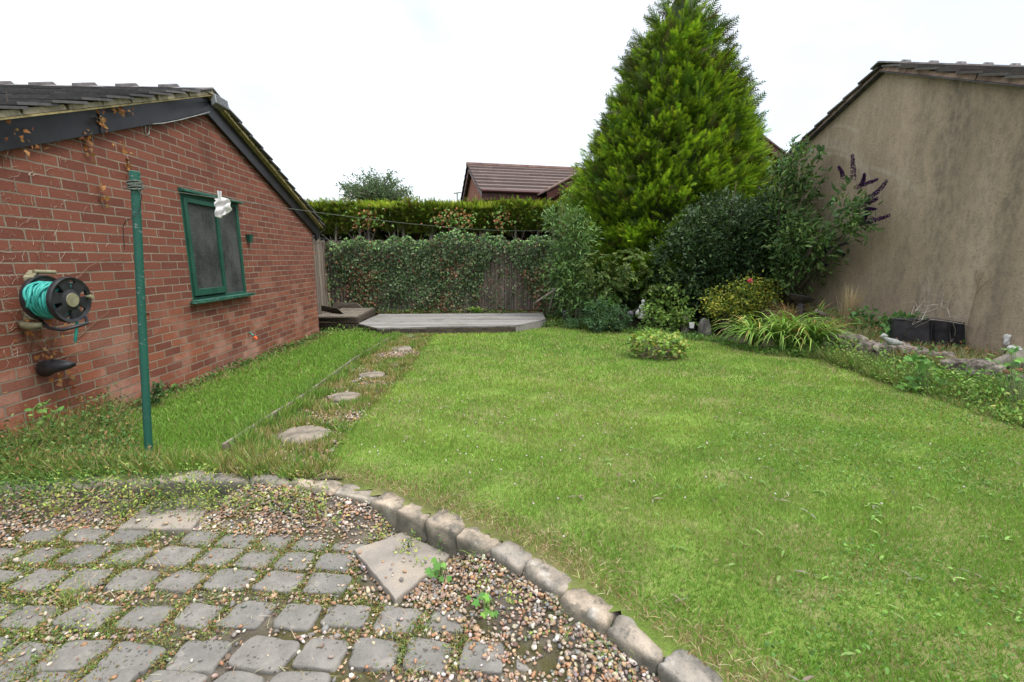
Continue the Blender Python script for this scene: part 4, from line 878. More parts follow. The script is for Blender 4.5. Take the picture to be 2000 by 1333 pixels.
for t in np.linspace(.6, dk[-1] - .5, 190):                     # yellow green weeds at the kerb foot
    c = np.array([np.interp(t, dk, KR[:, 0]), np.interp(t, dk, KR[:, 1])]); far = c[0] < -.9
    if math.hypot(c[0] - slabA[2][0], c[1] - slabA[2][1]) < .16: continue
    if rng.random() < (.85 if far else .35):
        h_ = rpick(.05, .13) if far else rpick(.03, .06)
        for s in range(3): parts.append(little_plants(c[0] + rpick(-.05, .05), c[1] - rpick(.09, .22), .0, 26, .018, h_ * 2, .017, YG if rng.random() < .7 else WG))
Nw = 3600; x = rng.uniform(-3.2, 1.0, Nw); y = rng.uniform(1.0, 2.6, Nw); k = (kerbdist(x, y) < -.08) & ~onsett(x, y, -.012); x, y = x[k], y[k]
nn = snoise(np.c_[x, y], 3.2, 51)
for a, b, q in zip(x, y, nn):
    if q > -.1 and rng.random() < .5:
        cols = YG if rng.random() < .42 else ([(.30, .09, .06), (.24, .14, .06), (.32, .22, .10)] if rng.random() < .28 else WG + [(.16, .24, .06), (.22, .28, .08)])
        parts.append(little_plants(a, b, .0, 22, .026, .04, .013, cols))
        if rng.random() < .35: parts.append(tuft(a, b, .0, 16, .03, .045, OLIVE + GREEN, .0022, 1.2))
for i in range(2900):                                            # joints: moss and creeping weeds beside setts
    cx, cy, L, D, an, zt = SE[rng.integers(len(SE))]
    if cy < 1.0: continue
    e = rng.integers(4); u = rpick(-.5, .5) * L if e < 2 else (L / 2 + .012) * (1 if e == 2 else -1); v = (D / 2 + .014) * (1 if e == 0 else -1) if e < 2 else rpick(-.5, .5) * D
    px_, py_ = cx + u * math.cos(an) - v * math.sin(an), cy + u * math.sin(an) + v * math.cos(an)
    if snoise(np.array([px_, py_]), 3.0, 55) > -.2 and rng.random() < .2: parts.append(tuft(px_, py_, .0, 9, .03, .04, GREEN, .003, 1.3))
    if snoise(np.array([px_, py_]), 3.0, 55) > -.35: parts.append(little_plants(px_, py_, .004, 14, .02, .016, .011, [(.13, .18, .05), (.20, .24, .07), (.30, .24, .09), (.10, .14, .04), (.26, .13, .06)]))
V, F, c = join(parts); tag(nobj('patio_weeds', V, F, 'foliage', c), 'small yellow green and reddish weeds between setts and gravel', kind='stuff')
# straw debris and clover, plantain on the lawn
parts = []
N = 2600; x = rng.uniform(-3, 1.0, N); y = rng.uniform(1.0, 2.7, N); kd = kerbdist(x, y); k = (kd < -.05) & (rng.random(N) < .5); x, y = x[k], y[k]; n = len(x)
a = rng.uniform(0, 6.28, n); parts.append(inst(T_BLADE, np.c_[x, y, np.full(n, .014)], np.c_[np.cos(a), np.sin(a), rng.normal(.05, .15, n)], np.tile(A(0, 0, 1), (n, 1)), rng.uniform(.02, .07, n), pal([(.42, .36, .22), (.34, .27, .16), (.5, .44, .32)], n), .04))
N = 30000; x = rng.uniform(-1.5, 2.2, N); y = rng.uniform(.9, 3.4, N); kd = kerbdist(x, y); k = (kd > .03) & (kd < .26 * rng.random(N) ** 1.5 + .05); x, y = x[k], y[k]; n = len(x); a = rng.uniform(0, 6.28, n)
parts.append(inst(T_BLADE, np.c_[x, y, lawnz(y) + rng.uniform(0, .015, n)], np.c_[np.cos(a), np.sin(a), rng.normal(.1, .2, n)], np.tile(A(0, 0, 1), (n, 1)), rng.uniform(.02, .05, n), pal([(.40, .31, .18), (.30, .21, .12), (.46, .37, .24), (.22, .15, .09)], n), .07))
V, F, c = join(parts); tag(nobj('dry_straw', V, F, 'grassblade', c), 'dry straw and clippings along the kerb and on the setts', kind='stuff')
parts = []
N = 26000; x = rng.uniform(-1.5, 3.8, N); y = rng.uniform(.9, 4.2, N); q = snoise(np.c_[x, y], 3.0, 61) + .5 * (x - y * .5); k = (kerbdist(x, y) > .1) & (q > .15) & inpoly(x, y, LAWN) & (rng.random(N) < .8) & ~inP(x, y); x, y = x[k], y[k]
parts.append(leaves(T_LEAF, np.c_[x, y, lawnz(y) + rng.uniform(.008, .028, len(x))], rng.uniform(.010, .018, len(x)), [(.12, .23, .05), (.15, .28, .06), (.09, .18, .045)], .2, wid=1.5))
for i in range(190):
    x_, y_ = rpick(.5, 3.4), rpick(1.0, 3.2)
    if i % 4 == 0: x_, y_ = rpick(-1, 3.5), rpick(2, 5)
    if kerbdist(np.array([x_]), np.array([y_]))[0] < .12: continue
    n = rng.integers(1, 4); a = rng.uniform(0, 6.28, n); cc = pal([(.17, .29, .07), (.21, .32, .09), (.13, .22, .06)] if rng.random() < .8 else [(.22, .18, .13), (.20, .22, .13)], n)
    parts.append(inst(T_LEAF, np.tile(A(x_, y_, lawnz(y_) + .016), (n, 1)), np.c_[np.cos(a), np.sin(a), rng.uniform(.0, .2, n)], np.tile(A(0, 0, 1), (n, 1)), rng.uniform(.03, .06, n), cc, .45))
V, F, c = join(parts); tag(nobj('lawn_weeds', V, F, 'foliage', c), 'clover and plantain leaves spreading through the lawn', kind='stuff')
n = 150; x = np.r_[rng.normal(-.4, .9, 90), rng.uniform(-2, 3, 60)]; y = np.r_[rng.normal(3.0, .8, 90), rng.uniform(2, 7, 60)]; k = (kerbdist(x, y) > .15) & inpoly(x, y, LAWN) & ~inP(x, y); x, y = x[k], y[k]; n = len(x)
V = (IV[None] * A(.006, .006, .005)) + np.c_[x, y, lawnz(y) + .028][:, None]; tag(nobj('clover_flowers', V.reshape(-1, 3), (IF[None] + (np.arange(n) * 12)[:, None, None]).reshape(-1, 3), 'petal', pal([(.62, .58, .54), (.55, .46, .44)], n * 12, .1)), 'tiny white clover heads dotted over the lawn', kind='stuff')
# ================================================================ FENCE, IVY, HEDGE
FY = 10.9
zt = P(850, 470, FY)[2]; xl = P(646, 600, FY)[0]
def reed_mb(p, q, z0, z1):
    p, q = A(*p), A(*q); d = q - p; L = np.hypot(*d); d /= L; n = int(L / .011); nrm = A(d[1], -d[0]); V = []; F = []; Cc = []
    for i in range(n):
        u = (i + .5) * L / n; o = nrm * rng.uniform(.0, .008); c = pal([(.13, .10, .08), (.17, .135, .11), (.09, .072, .06), (.22, .18, .15)], 1, .2)[0]; zz_ = z1 + rng.uniform(-.03, .02)
        b = len(V)
        for z in (z0, zz_):
            for du, dn in ((-.0048, 0), (0, .006), (.0048, 0)): V.append([*(p + d * (u + du) + nrm * dn + o), z])
        F += [[b, b + 1, b + 4, b + 3], [b + 1, b + 2, b + 5, b + 4]]; Cc += [c] * 6
    return np.array(V), F, np.array(Cc)
fn = thing('reed_fence', 'low grey fence faced with upright reed screening behind the deck', 'fence', (xl, FY, -.05))
for nm, p, q in (('reed_screen', (xl, FY), (6.5, FY + .0)), ('reed_screen', (xl + .02, 8.2), (xl - .02, FY))):
    if p[1] == 8.2: p, q = (xl - .0, 8.4), (xl - .03, FY)
    V, F, c = reed_mb(p, q, .04, zt); nobj(nm, V, F, 'reed', c, fn)
mb = MB(); mb.box((xl, FY + .03, -.05), (6.5, FY + .06, zt - .05)); obj('backing_panel', mb, 'deckdark', fn)
mb = MB(); mb.box((xl - .06, 8.4, -.05), (xl - .035, FY, zt - .05)); obj('backing_panel', mb, 'deckdark', fn)
for px in (652, 900, 1062):
    x_ = P(px, 600, FY)[0]; mb = MB(); mb.box((x_ - .05, FY + .062, -.05), (x_ + .05, FY + .15, zt)); obj('fence_post', mb, 'deckdark', fn)
mb = MB(); mb.box((P(950, 600, FY)[0], FY - .035, .0), (P(1060, 600, FY)[0], FY - .012, .17)); obj('gravel_board', mb, 'brownpaint', fn)
mb = MB(); a = P(628, 474, 9.3); mb.tube([A(xl + .05, 8.4, zt + .1), A(xl + .05, FY, zt + .02)], .012, 6); obj('top_cable', mb, 'black_plastic', fn)
# ivy sheet over the fence
N = 26000; px = rng.uniform(640, 1105, N); py = rng.uniform(440, 610, N)
top = 470 - 16 * np.exp(-((px - 905) / 45.) ** 2) + 5 * np.sin(px * .07) + 3 * np.sin(px * .21) - 6 * (px > 1000) - 4 * ((px > 700) & (px < 1000))
dens = np.ones(N) * .95
hole = inpoly(px, py, [(955, 505), (985, 490), (1010, 520), (1045, 590), (1048, 606), (925, 606), (940, 560)]); dens[hole] = .12
h2 = inpoly(px, py, [(640, 480), (655, 490), (662, 540), (700, 585), (695, 610), (640, 610)]); dens[h2] = .28
q_ = np.clip((py - 545) / 60, 0, 1); dens *= 1 - .62 * q_ * (snoise(np.c_[px, py], .06, 71) > -.25) - .15
k = (py > top) & (rng.random(N) < dens); px, py, q_ = px[k], py[k], q_[k]; n = len(px)
bulge = .06 + .10 * np.clip(1 - (py - 455) / 90, 0, 1) + .05 * snoise(np.c_[px, py], .09, 72) + rng.uniform(-.03, .03, n)
pts = np.array([P(a, b, FY) for a, b in zip(px, py)]); pts[:, 1] -= np.clip(bulge, .012, .4)
brown = rng.random(n) < np.clip(.05 + .26 * (snoise(np.c_[px, py], .05, 73) + .2) * np.clip((py - 480) / 50, 0, 1) + .12 * (py < 500) * (snoise(np.c_[px, py], .08, 74) > .9), .02, .62)
cI = pal([(.038, .072, .024), (.058, .10, .034), (.08, .13, .045), (.11, .155, .065), (.15, .19, .10)], n, .22, [.24, .28, .26, .17, .05]); lt = (py < top[k] + 18) & (rng.random(n) < .6); cI[lt] = pal([(.13, .25, .07), (.18, .30, .09), (.09, .18, .06)], int(lt.sum())); cI[brown] = pal([(.18, .085, .04), (.23, .12, .06), (.12, .06, .035)], int(brown.sum()))
L1 = inst(T_IVY, pts, rng.normal(0, .6, (n, 3)) + A(0, -.25, -.8), rng.normal(0, .45, (n, 3)) + A(0, -1, .35), rng.uniform(.035, .078, n), cI)
ivy = thing('ivy', 'dark green ivy with brown patches blanketing the fence behind the deck', 'ivy', (P(850, 600, FY)[0], FY - .05, -.03))
nobj('ivy_leaves', L1[0], L1[1], 'ivyleaf', L1[2], ivy)
tw = MB()
for i in range(70):
    a = P(rng.uniform(660, 1090), rng.uniform(560, 606), FY - .03); pts_ = [a]; d = A(rng.normal(0, .8), 0, 1)
    for j in range(7): d = d + A(rng.normal(0, .5), 0, .15); d /= np.linalg.norm(d); pts_.append(pts_[-1] + d * rng.uniform(.06, .16) + A(0, rng.uniform(-.01, .01), 0))
    pts_ = [p for p in pts_ if p[2] < zt]; 
    if len(pts_) > 2: tw.tube(pts_, list(np.linspace(.006, .002, len(pts_))), 4, (.24, .19, .14))
obj('ivy_stems', tw, 'bark', ivy)
# brown ivy on the side fence
n = 500; yy = rng.uniform(8.6, 10.8, n); zz_ = rng.uniform(.5, zt - .05, n) ; p_ = np.c_[np.full(n, xl + .03), yy, zz_]; k = snoise(p_[:, 1:], 4.0, 75) > .1; p_ = p_[k]; n = len(p_)
L1 = inst(T_IVY, p_, rng.normal(0, .5, (n, 3)) + A(.2, 0, -1), rng.normal(0, .4, (n, 3)) + A(1, -.3, .2), rng.uniform(.03, .06, n), pal([(.28, .13, .06), (.22, .10, .05), (.10, .15, .05)], n)); 
iv2 = nobj('dry_ivy', L1[0], L1[1], 'foliage', L1[2], base=(xl, 9.7, 0)); tag(iv2, 'brown withered ivy on the side reed panel beyond the garage corner', 'ivy')
# conifer hedge above the fence
HY = 12.1; hx0, hx1 = P(555, 430, HY)[0], P(1092, 430, HY)[0]; hzt = P(800, 399, HY)[2]; hzb = P(800, 456, HY)[2]
hd = thing('conifer_hedge', 'long clipped conifer hedge with bare lower stems above the ivy fence', 'hedge', ((hx0 + hx1) / 2, HY + .6, -.1))
parts = []
def fronds(p, X, N_, size, cols, tipmul=(1.7, 1.7, 1.2), jit=.18, wts=None):
    c = pal(cols, len(p), jit, wts); return inst(T_FROND, p, X, N_, size, c, 1.0, np.clip(c * A(*tipmul), 0, 1))
n = 8500; x = rng.uniform(hx0, hx1, n); z = hzb + (hzt - hzb) * rng.random(n) ** .8; low = hzb + .22 * snoise(np.c_[x, x * 0], 2.6, 81) + .1
front = .16 * snoise(np.c_[x, z], 4.0, 82) + .25 * np.clip((hzb + .5 - z) / .5, 0, 1)
k = z > low; x, z, front = x[k], z[k], front[k]; n = len(x)
pp = np.c_[x, HY + front + rng.uniform(0, .15, n), z]; X = rng.normal(0, .45, (n, 3)) + A(0, -.7, .45)
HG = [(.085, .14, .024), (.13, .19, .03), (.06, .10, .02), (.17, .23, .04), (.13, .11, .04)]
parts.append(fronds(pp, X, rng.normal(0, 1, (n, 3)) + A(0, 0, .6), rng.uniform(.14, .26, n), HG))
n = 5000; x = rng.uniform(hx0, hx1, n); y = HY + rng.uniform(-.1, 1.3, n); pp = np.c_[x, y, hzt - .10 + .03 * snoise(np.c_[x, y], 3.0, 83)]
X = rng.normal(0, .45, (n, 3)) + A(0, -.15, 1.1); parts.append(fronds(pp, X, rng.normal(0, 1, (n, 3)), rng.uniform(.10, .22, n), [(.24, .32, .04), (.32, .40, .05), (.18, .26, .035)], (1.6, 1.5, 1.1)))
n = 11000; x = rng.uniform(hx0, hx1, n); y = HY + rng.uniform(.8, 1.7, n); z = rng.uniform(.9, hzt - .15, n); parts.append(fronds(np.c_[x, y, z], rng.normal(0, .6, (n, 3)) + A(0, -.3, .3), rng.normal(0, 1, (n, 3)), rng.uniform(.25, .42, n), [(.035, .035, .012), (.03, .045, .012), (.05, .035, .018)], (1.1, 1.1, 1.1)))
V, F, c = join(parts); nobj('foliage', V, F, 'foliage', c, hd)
n = 420; x = np.concatenate([rng.normal(P(m, 430, HY)[0], w_, int(n / 4)) for m, w_ in ((725, .22), (880, .3), (900, .25), (975, .2))]); n = len(x); z = rng.normal(hzt - .38, .14, n)
L1 = inst(T_IVY, np.c_[x, HY - .22 + rng.uniform(-.05, .1, n), z], rng.normal(0, .6, (n, 3)) + A(0, -.3, -.8), rng.normal(0, .5, (n, 3)) + A(0, -1, .3), rng.uniform(.05, .09, n), pal([(.34, .16, .07), (.26, .11, .05), (.14, .26, .06), (.20, .32, .08), (.16, .28, .07)], n)); nobj('climber_leaves', L1[0], L1[1], 'foliage', L1[2], hd)
for i, x_ in enumerate(np.linspace(hx0 + .3, hx1 - .2, 15)):
    mb = MB(); x_ += rng.normal(0, .12); p = A(x_, HY + .35 + rng.normal(0, .08), -.1); top = A(x_ + rng.normal(0, .12), HY + .35, hzb + .4)
    mb.tube([p, (p + top) / 2 + A(rng.normal(0, .05), 0, 0), top], [.05, .04, .03], 7)
    for s in range(4):
        b = p + (top - p) * rng.uniform(.55, .85); mb.tube([b, b + A(rng.uniform(-.15, .15), -.05, .22), b + A(rng.uniform(-.4, .4), rng.uniform(-.2, .1), .5)], [.018, .013, .007], 5)
    obj('trunk', mb, 'barkgrey', hd, smooth=True)
# ================================================================ DECK AND STEP
DZ = .15; D_ = lambda px, py, z=DZ: Gz(px, py, z)[:2]
dk_poly = [D_(700, 632), D_(737, 641.5), D_(1008, 636), D_(1066, 624), D_(1060, 611.5), D_(742, 613.5)]
deck = thing('timber_deck', 'low silvery timber deck with cut corners in front of the ivy fence', 'deck', [*D_(880, 640), 0])
ys = np.array([p[1] for p in dk_poly]); y0, y1 = ys.min() + .002, ys.max()
def xr(y, poly):
    o = []
    for i in range(len(poly)):
        a, b = poly[i], poly[(i + 1) % len(poly)]
        if (a[1] - y) * (b[1] - y) <= 0 and a[1] != b[1]: o.append(a[0] + (b[0] - a[0]) * (y - a[1]) / (b[1] - a[1]))
    return (min(o), max(o)) if o else None
y = y0; 
while y < y1 - .03:
    ye = min(y + .118, y1 - .005); a, b = xr(y + .004, dk_poly), xr(ye, dk_poly)
    if a and b:
        sg = rng.uniform(-.003, .003); cuts = [0, 1] if rng.random() < .4 else [0, rng.uniform(.3, .7), 1]
        for u, v in zip(cuts[:-1], cuts[1:]):
            g = .002; A0 = (a[0] + (a[1] - a[0]) * u + g, y + .004); B0 = (a[0] + (a[1] - a[0]) * v - g, y + .004); B1 = (b[0] + (b[1] - b[0]) * v - g, ye); A1 = (b[0] + (b[1] - b[0]) * u + g, ye)
            mb = MB(); mb.slab([A0, B0, B1, A1], DZ - .024, DZ + sg); obj('deck_board', mb, 'deckwood', deck)
    y += .124
for i in (0, 1, 2, 3):
    a, b = A(*dk_poly[i], 0), A(*dk_poly[i + 1], 0); cc = A(*np.mean(dk_poly, 0), 0); ins = lambda p: p + (cc - p) * .012
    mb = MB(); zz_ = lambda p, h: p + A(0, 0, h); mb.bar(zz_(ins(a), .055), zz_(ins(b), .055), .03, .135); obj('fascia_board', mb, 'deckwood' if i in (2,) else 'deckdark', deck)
o = MB(); a, b = G(757, 647), G(832, 644); o.bar(a + A(0, 0, .03), b + A(0, 0, .03), .05, .035); pk = obj('loose_plank', o, 'deckwood', base=a); tag(pk, 'short pale plank lying on edge before the front of the deck', 'plank')
st = thing('timber_step', 'dark raised timber platform at the garage corner beside the deck', 'platform', [*D_(665, 640, .0), 0])
SZ = .27; sp_ = [D_(622, 616, SZ), D_(696, 619, SZ), D_(729, 602, SZ), D_(622, 598, SZ)]
yy0, yy1 = min(p[1] for p in sp_) + .01, sp_[2][1]; nB = 9
for i in range(nB):
    ya, yb_ = yy0 + (yy1 - yy0) * i / nB + .003, yy0 + (yy1 - yy0) * (i + 1) / nB - .003; xa_ = sp_[0][0]
    xb_ = lambda y: sp_[1][0] + (sp_[2][0] - sp_[1][0]) * np.clip((y - sp_[1][1]) / (sp_[2][1] - sp_[1][1]), 0, 1)
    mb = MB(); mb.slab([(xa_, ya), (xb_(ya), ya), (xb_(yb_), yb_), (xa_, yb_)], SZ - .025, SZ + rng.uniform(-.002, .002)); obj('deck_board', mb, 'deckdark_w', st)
for k_, zc in enumerate((.20, .07)):
    mb = MB(); mb.bar(A(sp_[0][0], sp_[0][1] - .0, zc), A(sp_[1][0], sp_[1][1] - .0, zc), .035, .115); mb.bar(A(sp_[1][0] + .02, sp_[1][1], zc), A(sp_[2][0] + .02, sp_[2][1], zc), .035, .115); obj('side_board', mb, 'deckdark', st, bevel=.004)
mb = MB(); a, b = A(*D_(628, 608, SZ), SZ), A(*D_(671, 614, SZ), SZ); mb.add([a, b, b + A(-.12, 0, .12), a + A(0, 0, .12)] + [p + A(0, .04, 0) for p in (a, b, b + A(-.12, 0, .12), a + A(0, 0, .12))], [(0, 1, 2, 3), (7, 6, 5, 4), (3, 2, 6, 7), (1, 5, 6, 2), (0, 3, 7, 4)]); obj('front_rim', mb, 'deckdark', st)
mb = MB(); a, b = A(*D_(650, 601, SZ), SZ), A(*D_(708, 602, SZ), SZ); mb.add([a, b, b + A(-.12, 0, .11), a + A(.02, 0, .11)] + [p + A(0, .04, 0) for p in (a, b, b + A(-.12, 0, .11), a + A(.02, 0, .11))], [(0, 1, 2, 3), (7, 6, 5, 4), (3, 2, 6, 7), (1, 5, 6, 2), (0, 3, 7, 4)]); obj('back_rim', mb, 'deckdark_w', st)
# dead branch by the deck
db = thing('dead_branch', 'bare pale forked branch leaning at the right end of the deck', 'branch', G(1045, 612))
mb = MB(); Yb = 9.6; mb.tube([P(1042, 594, Yb), P(1060, 582, Yb), P(1078, 571, Yb), P(1088, 563, Yb)], [.012, .024, .03, .022], 7); mb.tube([P(1078, 565, Yb), P(1090, 564, Yb), P(1099, 567, Yb)], [.018, .018, .01], 6)
mb.tube([P(1088, 565, Yb), P(1092, 575, Yb), P(1086, 584, Yb)], [.014, .01, .006], 5); mb.tube([P(1082, 570, Yb), P(1076, 590, Yb), P(1070, 612, Yb)], [.012, .01, .01], 5); obj('limb', mb, 'barkgrey', db, smooth=True)
# ================================================================ HOUSE BEHIND
HA = math.radians(13); hd_, hn_ = A(math.cos(HA), math.sin(HA)), A(-math.sin(HA), math.cos(HA))   # along ridge, away from camera
Rg = P(918, 317, 18.0)
hs = thing('brick_house', 'neighbouring bungalow with brown tiled roof behind hedge and tall conifer', 'house', (Rg[0], Rg[1], -.1), HA)
def HL(p): d = A(p[0] - Rg[0], p[1] - Rg[1]); return A(d @ hd_, d @ hn_, p[2])
rz_ = Rg[2]; hw = 3.0; ev = HL(P(946, 368, Rg[1] - hw * math.cos(HA) + .17)); dropz = rz_ - ev[2]; sl_ = dropz / hw; print('house slope', sl_)
Lm = 11.0
zb = -.1
mb = MB(); mb.add([(.08, -hw + .25, zb), (.08, hw - .25, zb), (.08, hw - .25, rz_ - sl_ * (hw - .25) - .05), (.08, 0, rz_ - .05), (.08, -hw + .25, rz_ - sl_ * (hw - .25) - .05)], [(0, 4, 3, 2, 1)])
mb.add([(.08, -hw + .25, zb), (Lm, -hw + .25, zb), (Lm, -hw + .25, rz_ - dropz), (.08, -hw + .25, rz_ - dropz)], [(0, 1, 2, 3)]); obj('wall', mb, 'brick_far_side' if 'brick_far_side' in MATS else 'brick_far', hs, True)
mb = MB(); nC = 8; r_ = np.random.default_rng(2)
for s in (-1, 1):
    for i in range(nC):
        a0, a1 = i / nC, (i + 1) / nC + .02; j0 = -.0
        for xx in (-.12, .18, .48, *np.arange(.78, Lm, 1.2)):
            wX = .30 if xx < .7 else 1.2; g = tuple(A(.125, .093, .084) * r_.uniform(.85, 1.15)); xo = xx + (i % 2) * .0
            y0_, y1_ = s * hw * a0, s * hw * a1; z0_, z1_ = rz_ - dropz * a0 + .0, rz_ - dropz * a1 + .085
            t_ = .075; vs = [(xo, y0_, z0_), (xo + wX, y0_, z0_), (xo + wX, y1_, z1_), (xo, y1_, z1_), (xo, y1_, z1_ - t_), (xo + wX, y1_, z1_ - t_)]
            mb.add(vs, [(0, 1, 2, 3) if s > 0 else (3, 2, 1, 0), (3, 2, 5, 4) if s > 0 else (4, 5, 2, 3)], g)
            if xx < 0: mb.add([(xo, y0_, z0_), (xo, y1_, z1_), (xo, y1_, z1_ - .06), (xo, y0_, z0_ - .06)], [(0, 1, 2, 3), (3, 2, 1, 0)], (.17, .13, .12))
obj('roof', mb, 'tiles', hs, True)
mb = MB(); mb.tube([(-.14, 0, rz_ + .0), (Lm, 0, rz_ + .0)], .10, 8); obj('ridge', mb, 'rooftile_far', hs, True)
for s in (-1, 1):
    mb = MB(); mb.add([(-.06, 0, rz_ - .03), (-.06, s * hw, rz_ - dropz - .03), (-.06, s * hw, rz_ - dropz - .22), (-.06, 0, rz_ - .24)] + [(-.0, 0, rz_ - .03), (-.0, s * hw, rz_ - dropz - .03), (-.0, s * hw, rz_ - dropz - .22), (-.0, 0, rz_ - .24)], [(0, 1, 2, 3), (7, 6, 5, 4), (3, 2, 6, 7), (2, 1, 5, 6)]); obj('bargeboard', mb, 'brownpaint', hs, True)
mb = MB(); mb.box((-.05, -hw - .02, rz_ - dropz - .27), (3.0, -hw + .02, rz_ - dropz - .02)); mb.box((.05, -hw + .02, rz_ - dropz - .27), (3.0, -hw + .24, rz_ - dropz - .25)); obj('fascia', mb, 'brownpaint', hs, True)
mb = MB(); mb.tube([(-.08, -hw - .07, rz_ - dropz - .0), (2.75, -hw - .07, rz_ - dropz - .02)], .055, 8); obj('gutter', mb, 'brownpaint', hs, True)
gx = HL(P(1074, 385, 15.6))[0]; gx = 2.62
mb = MB(); mb.tube([(gx, -hw - .07, rz_ - dropz - .05), (gx, -hw - .04, rz_ - dropz - .35), (gx, -hw + .18, rz_ - dropz - .5), (gx, -hw + .18, 0)], .04, 8); obj('downpipe', mb, 'brownpaint', hs, True)
# front facing wing
lo = HL(P(1064, 366, 14.6)); wy = lo[1]; A_l = lo[0]; slw = .53; half = 5.55; apx = A_l + half; apz = lo[2] + slw * half
mb = MB(); mb.add([(A_l + .3, wy, zb), (apx + half - .3, wy, zb), (apx + half - .3, wy, lo[2] - .0), (apx, wy, apz - .15), (A_l + .3, wy, lo[2] - .0)], [(0, 1, 2, 3, 4)])
obj('gable_wall', mb, 'brick_far', hs, True)
for s in (-1, 1):
    mb = MB(); x0_, z0_ = apx + s * half, lo[2]; vs = [(apx, wy - .30, apz), (x0_, wy - .30, z0_), (x0_, wy + 4, z0_), (apx, wy + 4, apz)]; vs += [(x, y, z - .05) for x, y, z in vs]; mb.add(vs, [(0, 1, 2, 3), (7, 6, 5, 4), (0, 4, 5, 1), (1, 5, 6, 2)]); obj('wing_roof', mb, 'rooftile_far', hs, True)
    mb = MB(); vs = [(apx, wy - .26, apz - .055), (x0_, wy - .26, z0_ - .055), (x0_, wy - .26, z0_ - .33), (apx, wy - .26, apz - .33)]; vs += [(x, y + .03, z) for x, y, z in vs]; mb.add(vs, [(3, 2, 1, 0), (4, 5, 6, 7), (0, 1, 5, 4), (2, 3, 7, 6), (1, 2, 6, 5)]); obj('wing_bargeboard', mb, 'brownpaint', hs, True)
# street lamp far off
c = P(893, 378, 60); lp = thing('street_lamp', 'far grey street lamp rising over the hedge left of the house', 'street lamp', (c[0], 60, -.3))
mb = MB(); mb.tube([A(c[0], 60, -.3), A(c[0], 60, c[2])], .10, 8); obj('pole', mb, 'galvanised', lp); mb = MB(); mb.tube([c + A(-.45, 0, .0), c + A(.45, 0, .12)], .10, 6); obj('lamp_head', mb, 'galvanised', lp)
# ================================================================ RIGHT BUILDING (rendered gable)
RA = math.atan2(DR[1], DR[0])            # local x along the wall away from the camera, -x towards it; local y points to the garden
rA = WR(1730, 140); rs = rA[:2] @ DR
rorg = np.array([*(LR * NR + rs * DR), 0.0])
rb = thing('rendered_building', 'tall outbuilding with stained brown roughcast gable on the right', 'building', rorg, RA)
def RWl(px, py, off=0.0): p = WR(px, py, off); return np.array([p[:2] @ DR - rs, off, p[2]])
pf, pn = RWl(1583, 276), RWl(2000, 168); az = rA[2]; slR = ((az - pf[2]) / pf[0] + (az - pn[2]) / -pn[0]) / 2; print('right slopes', (az - pf[2]) / pf[0], (az - pn[2]) / -pn[0], pf, pn, az)
sF, sN = (az - pf[2]) / pf[0], (az - pn[2]) / -pn[0]
xF = 2.25; xN = -4.2
rz2 = lambda x: az - (sF * x if x > 0 else sN * -x)
mb = MB(); nn_ = 2
def wp2(mb, pts, y0, y1):
    n = len(pts); vs = [(x, y0, z) for x, z in pts] + [(x, y1, z) for x, z in pts]
    mb.add(vs, [tuple(range(n - 1, -1, -1)), tuple(range(n, 2 * n))] + [((i + 1) % n, n + (i + 1) % n, n + i, i) for i in range(n)])
wp2(mb, [(xN, -.2), (xF, -.2), (xF, rz2(xF)), (0, az), (xN, rz2(xN))], 0, -6)
obj('wall', mb, 'roughcast', rb, True)
a0 = lambda px, py: RWl(px, py)[[0, 2]]
def circ(p, q, s):
    (x1, y1), (x2, y2), (x3, y3) = p, q, s; a = x1 * (y2 - y3) - y1 * (x2 - x3) + x2 * y3 - x3 * y2
    b = (x1 * x1 + y1 * y1) * (y3 - y2) + (x2 * x2 + y2 * y2) * (y1 - y3) + (x3 * x3 + y3 * y3) * (y2 - y1)
    c = (x1 * x1 + y1 * y1) * (x2 - x3) + (x2 * x2 + y2 * y2) * (x3 - x1) + (x3 * x3 + y3 * y3) * (x1 - x2); return -b / (2 * a), -c / (2 * a)
al = []
for p, q, s_, w_, k_ in [((1595, 306), (1650, 305), (1700, 390), .05, .6), ((1590, 292), (1660, 300), (1712, 420), .045, .4), ((1632, 246), (1655, 248), (1675, 258), .045, .5), ((1712, 330), (1745, 342), (1775, 360), .05, .5), ((1685, 196), (1700, 201), (1716, 210), .03, .35), ((1600, 280), (1640, 283), (1690, 330), .14, .4)]:
    P3 = [a0(*p), a0(*q), a0(*s_)]; cx, cz = circ(*P3); an = [math.atan2(v[1] - cz, v[0] - cx) for v in P3]; R_ = math.hypot(P3[0][0] - cx, P3[0][1] - cz)
    if max(an) - min(an) > math.pi: continue
    al.append((cx, cz, R_, w_, min(an) - .12, max(an) + .12, k_))
finish_rough(al)
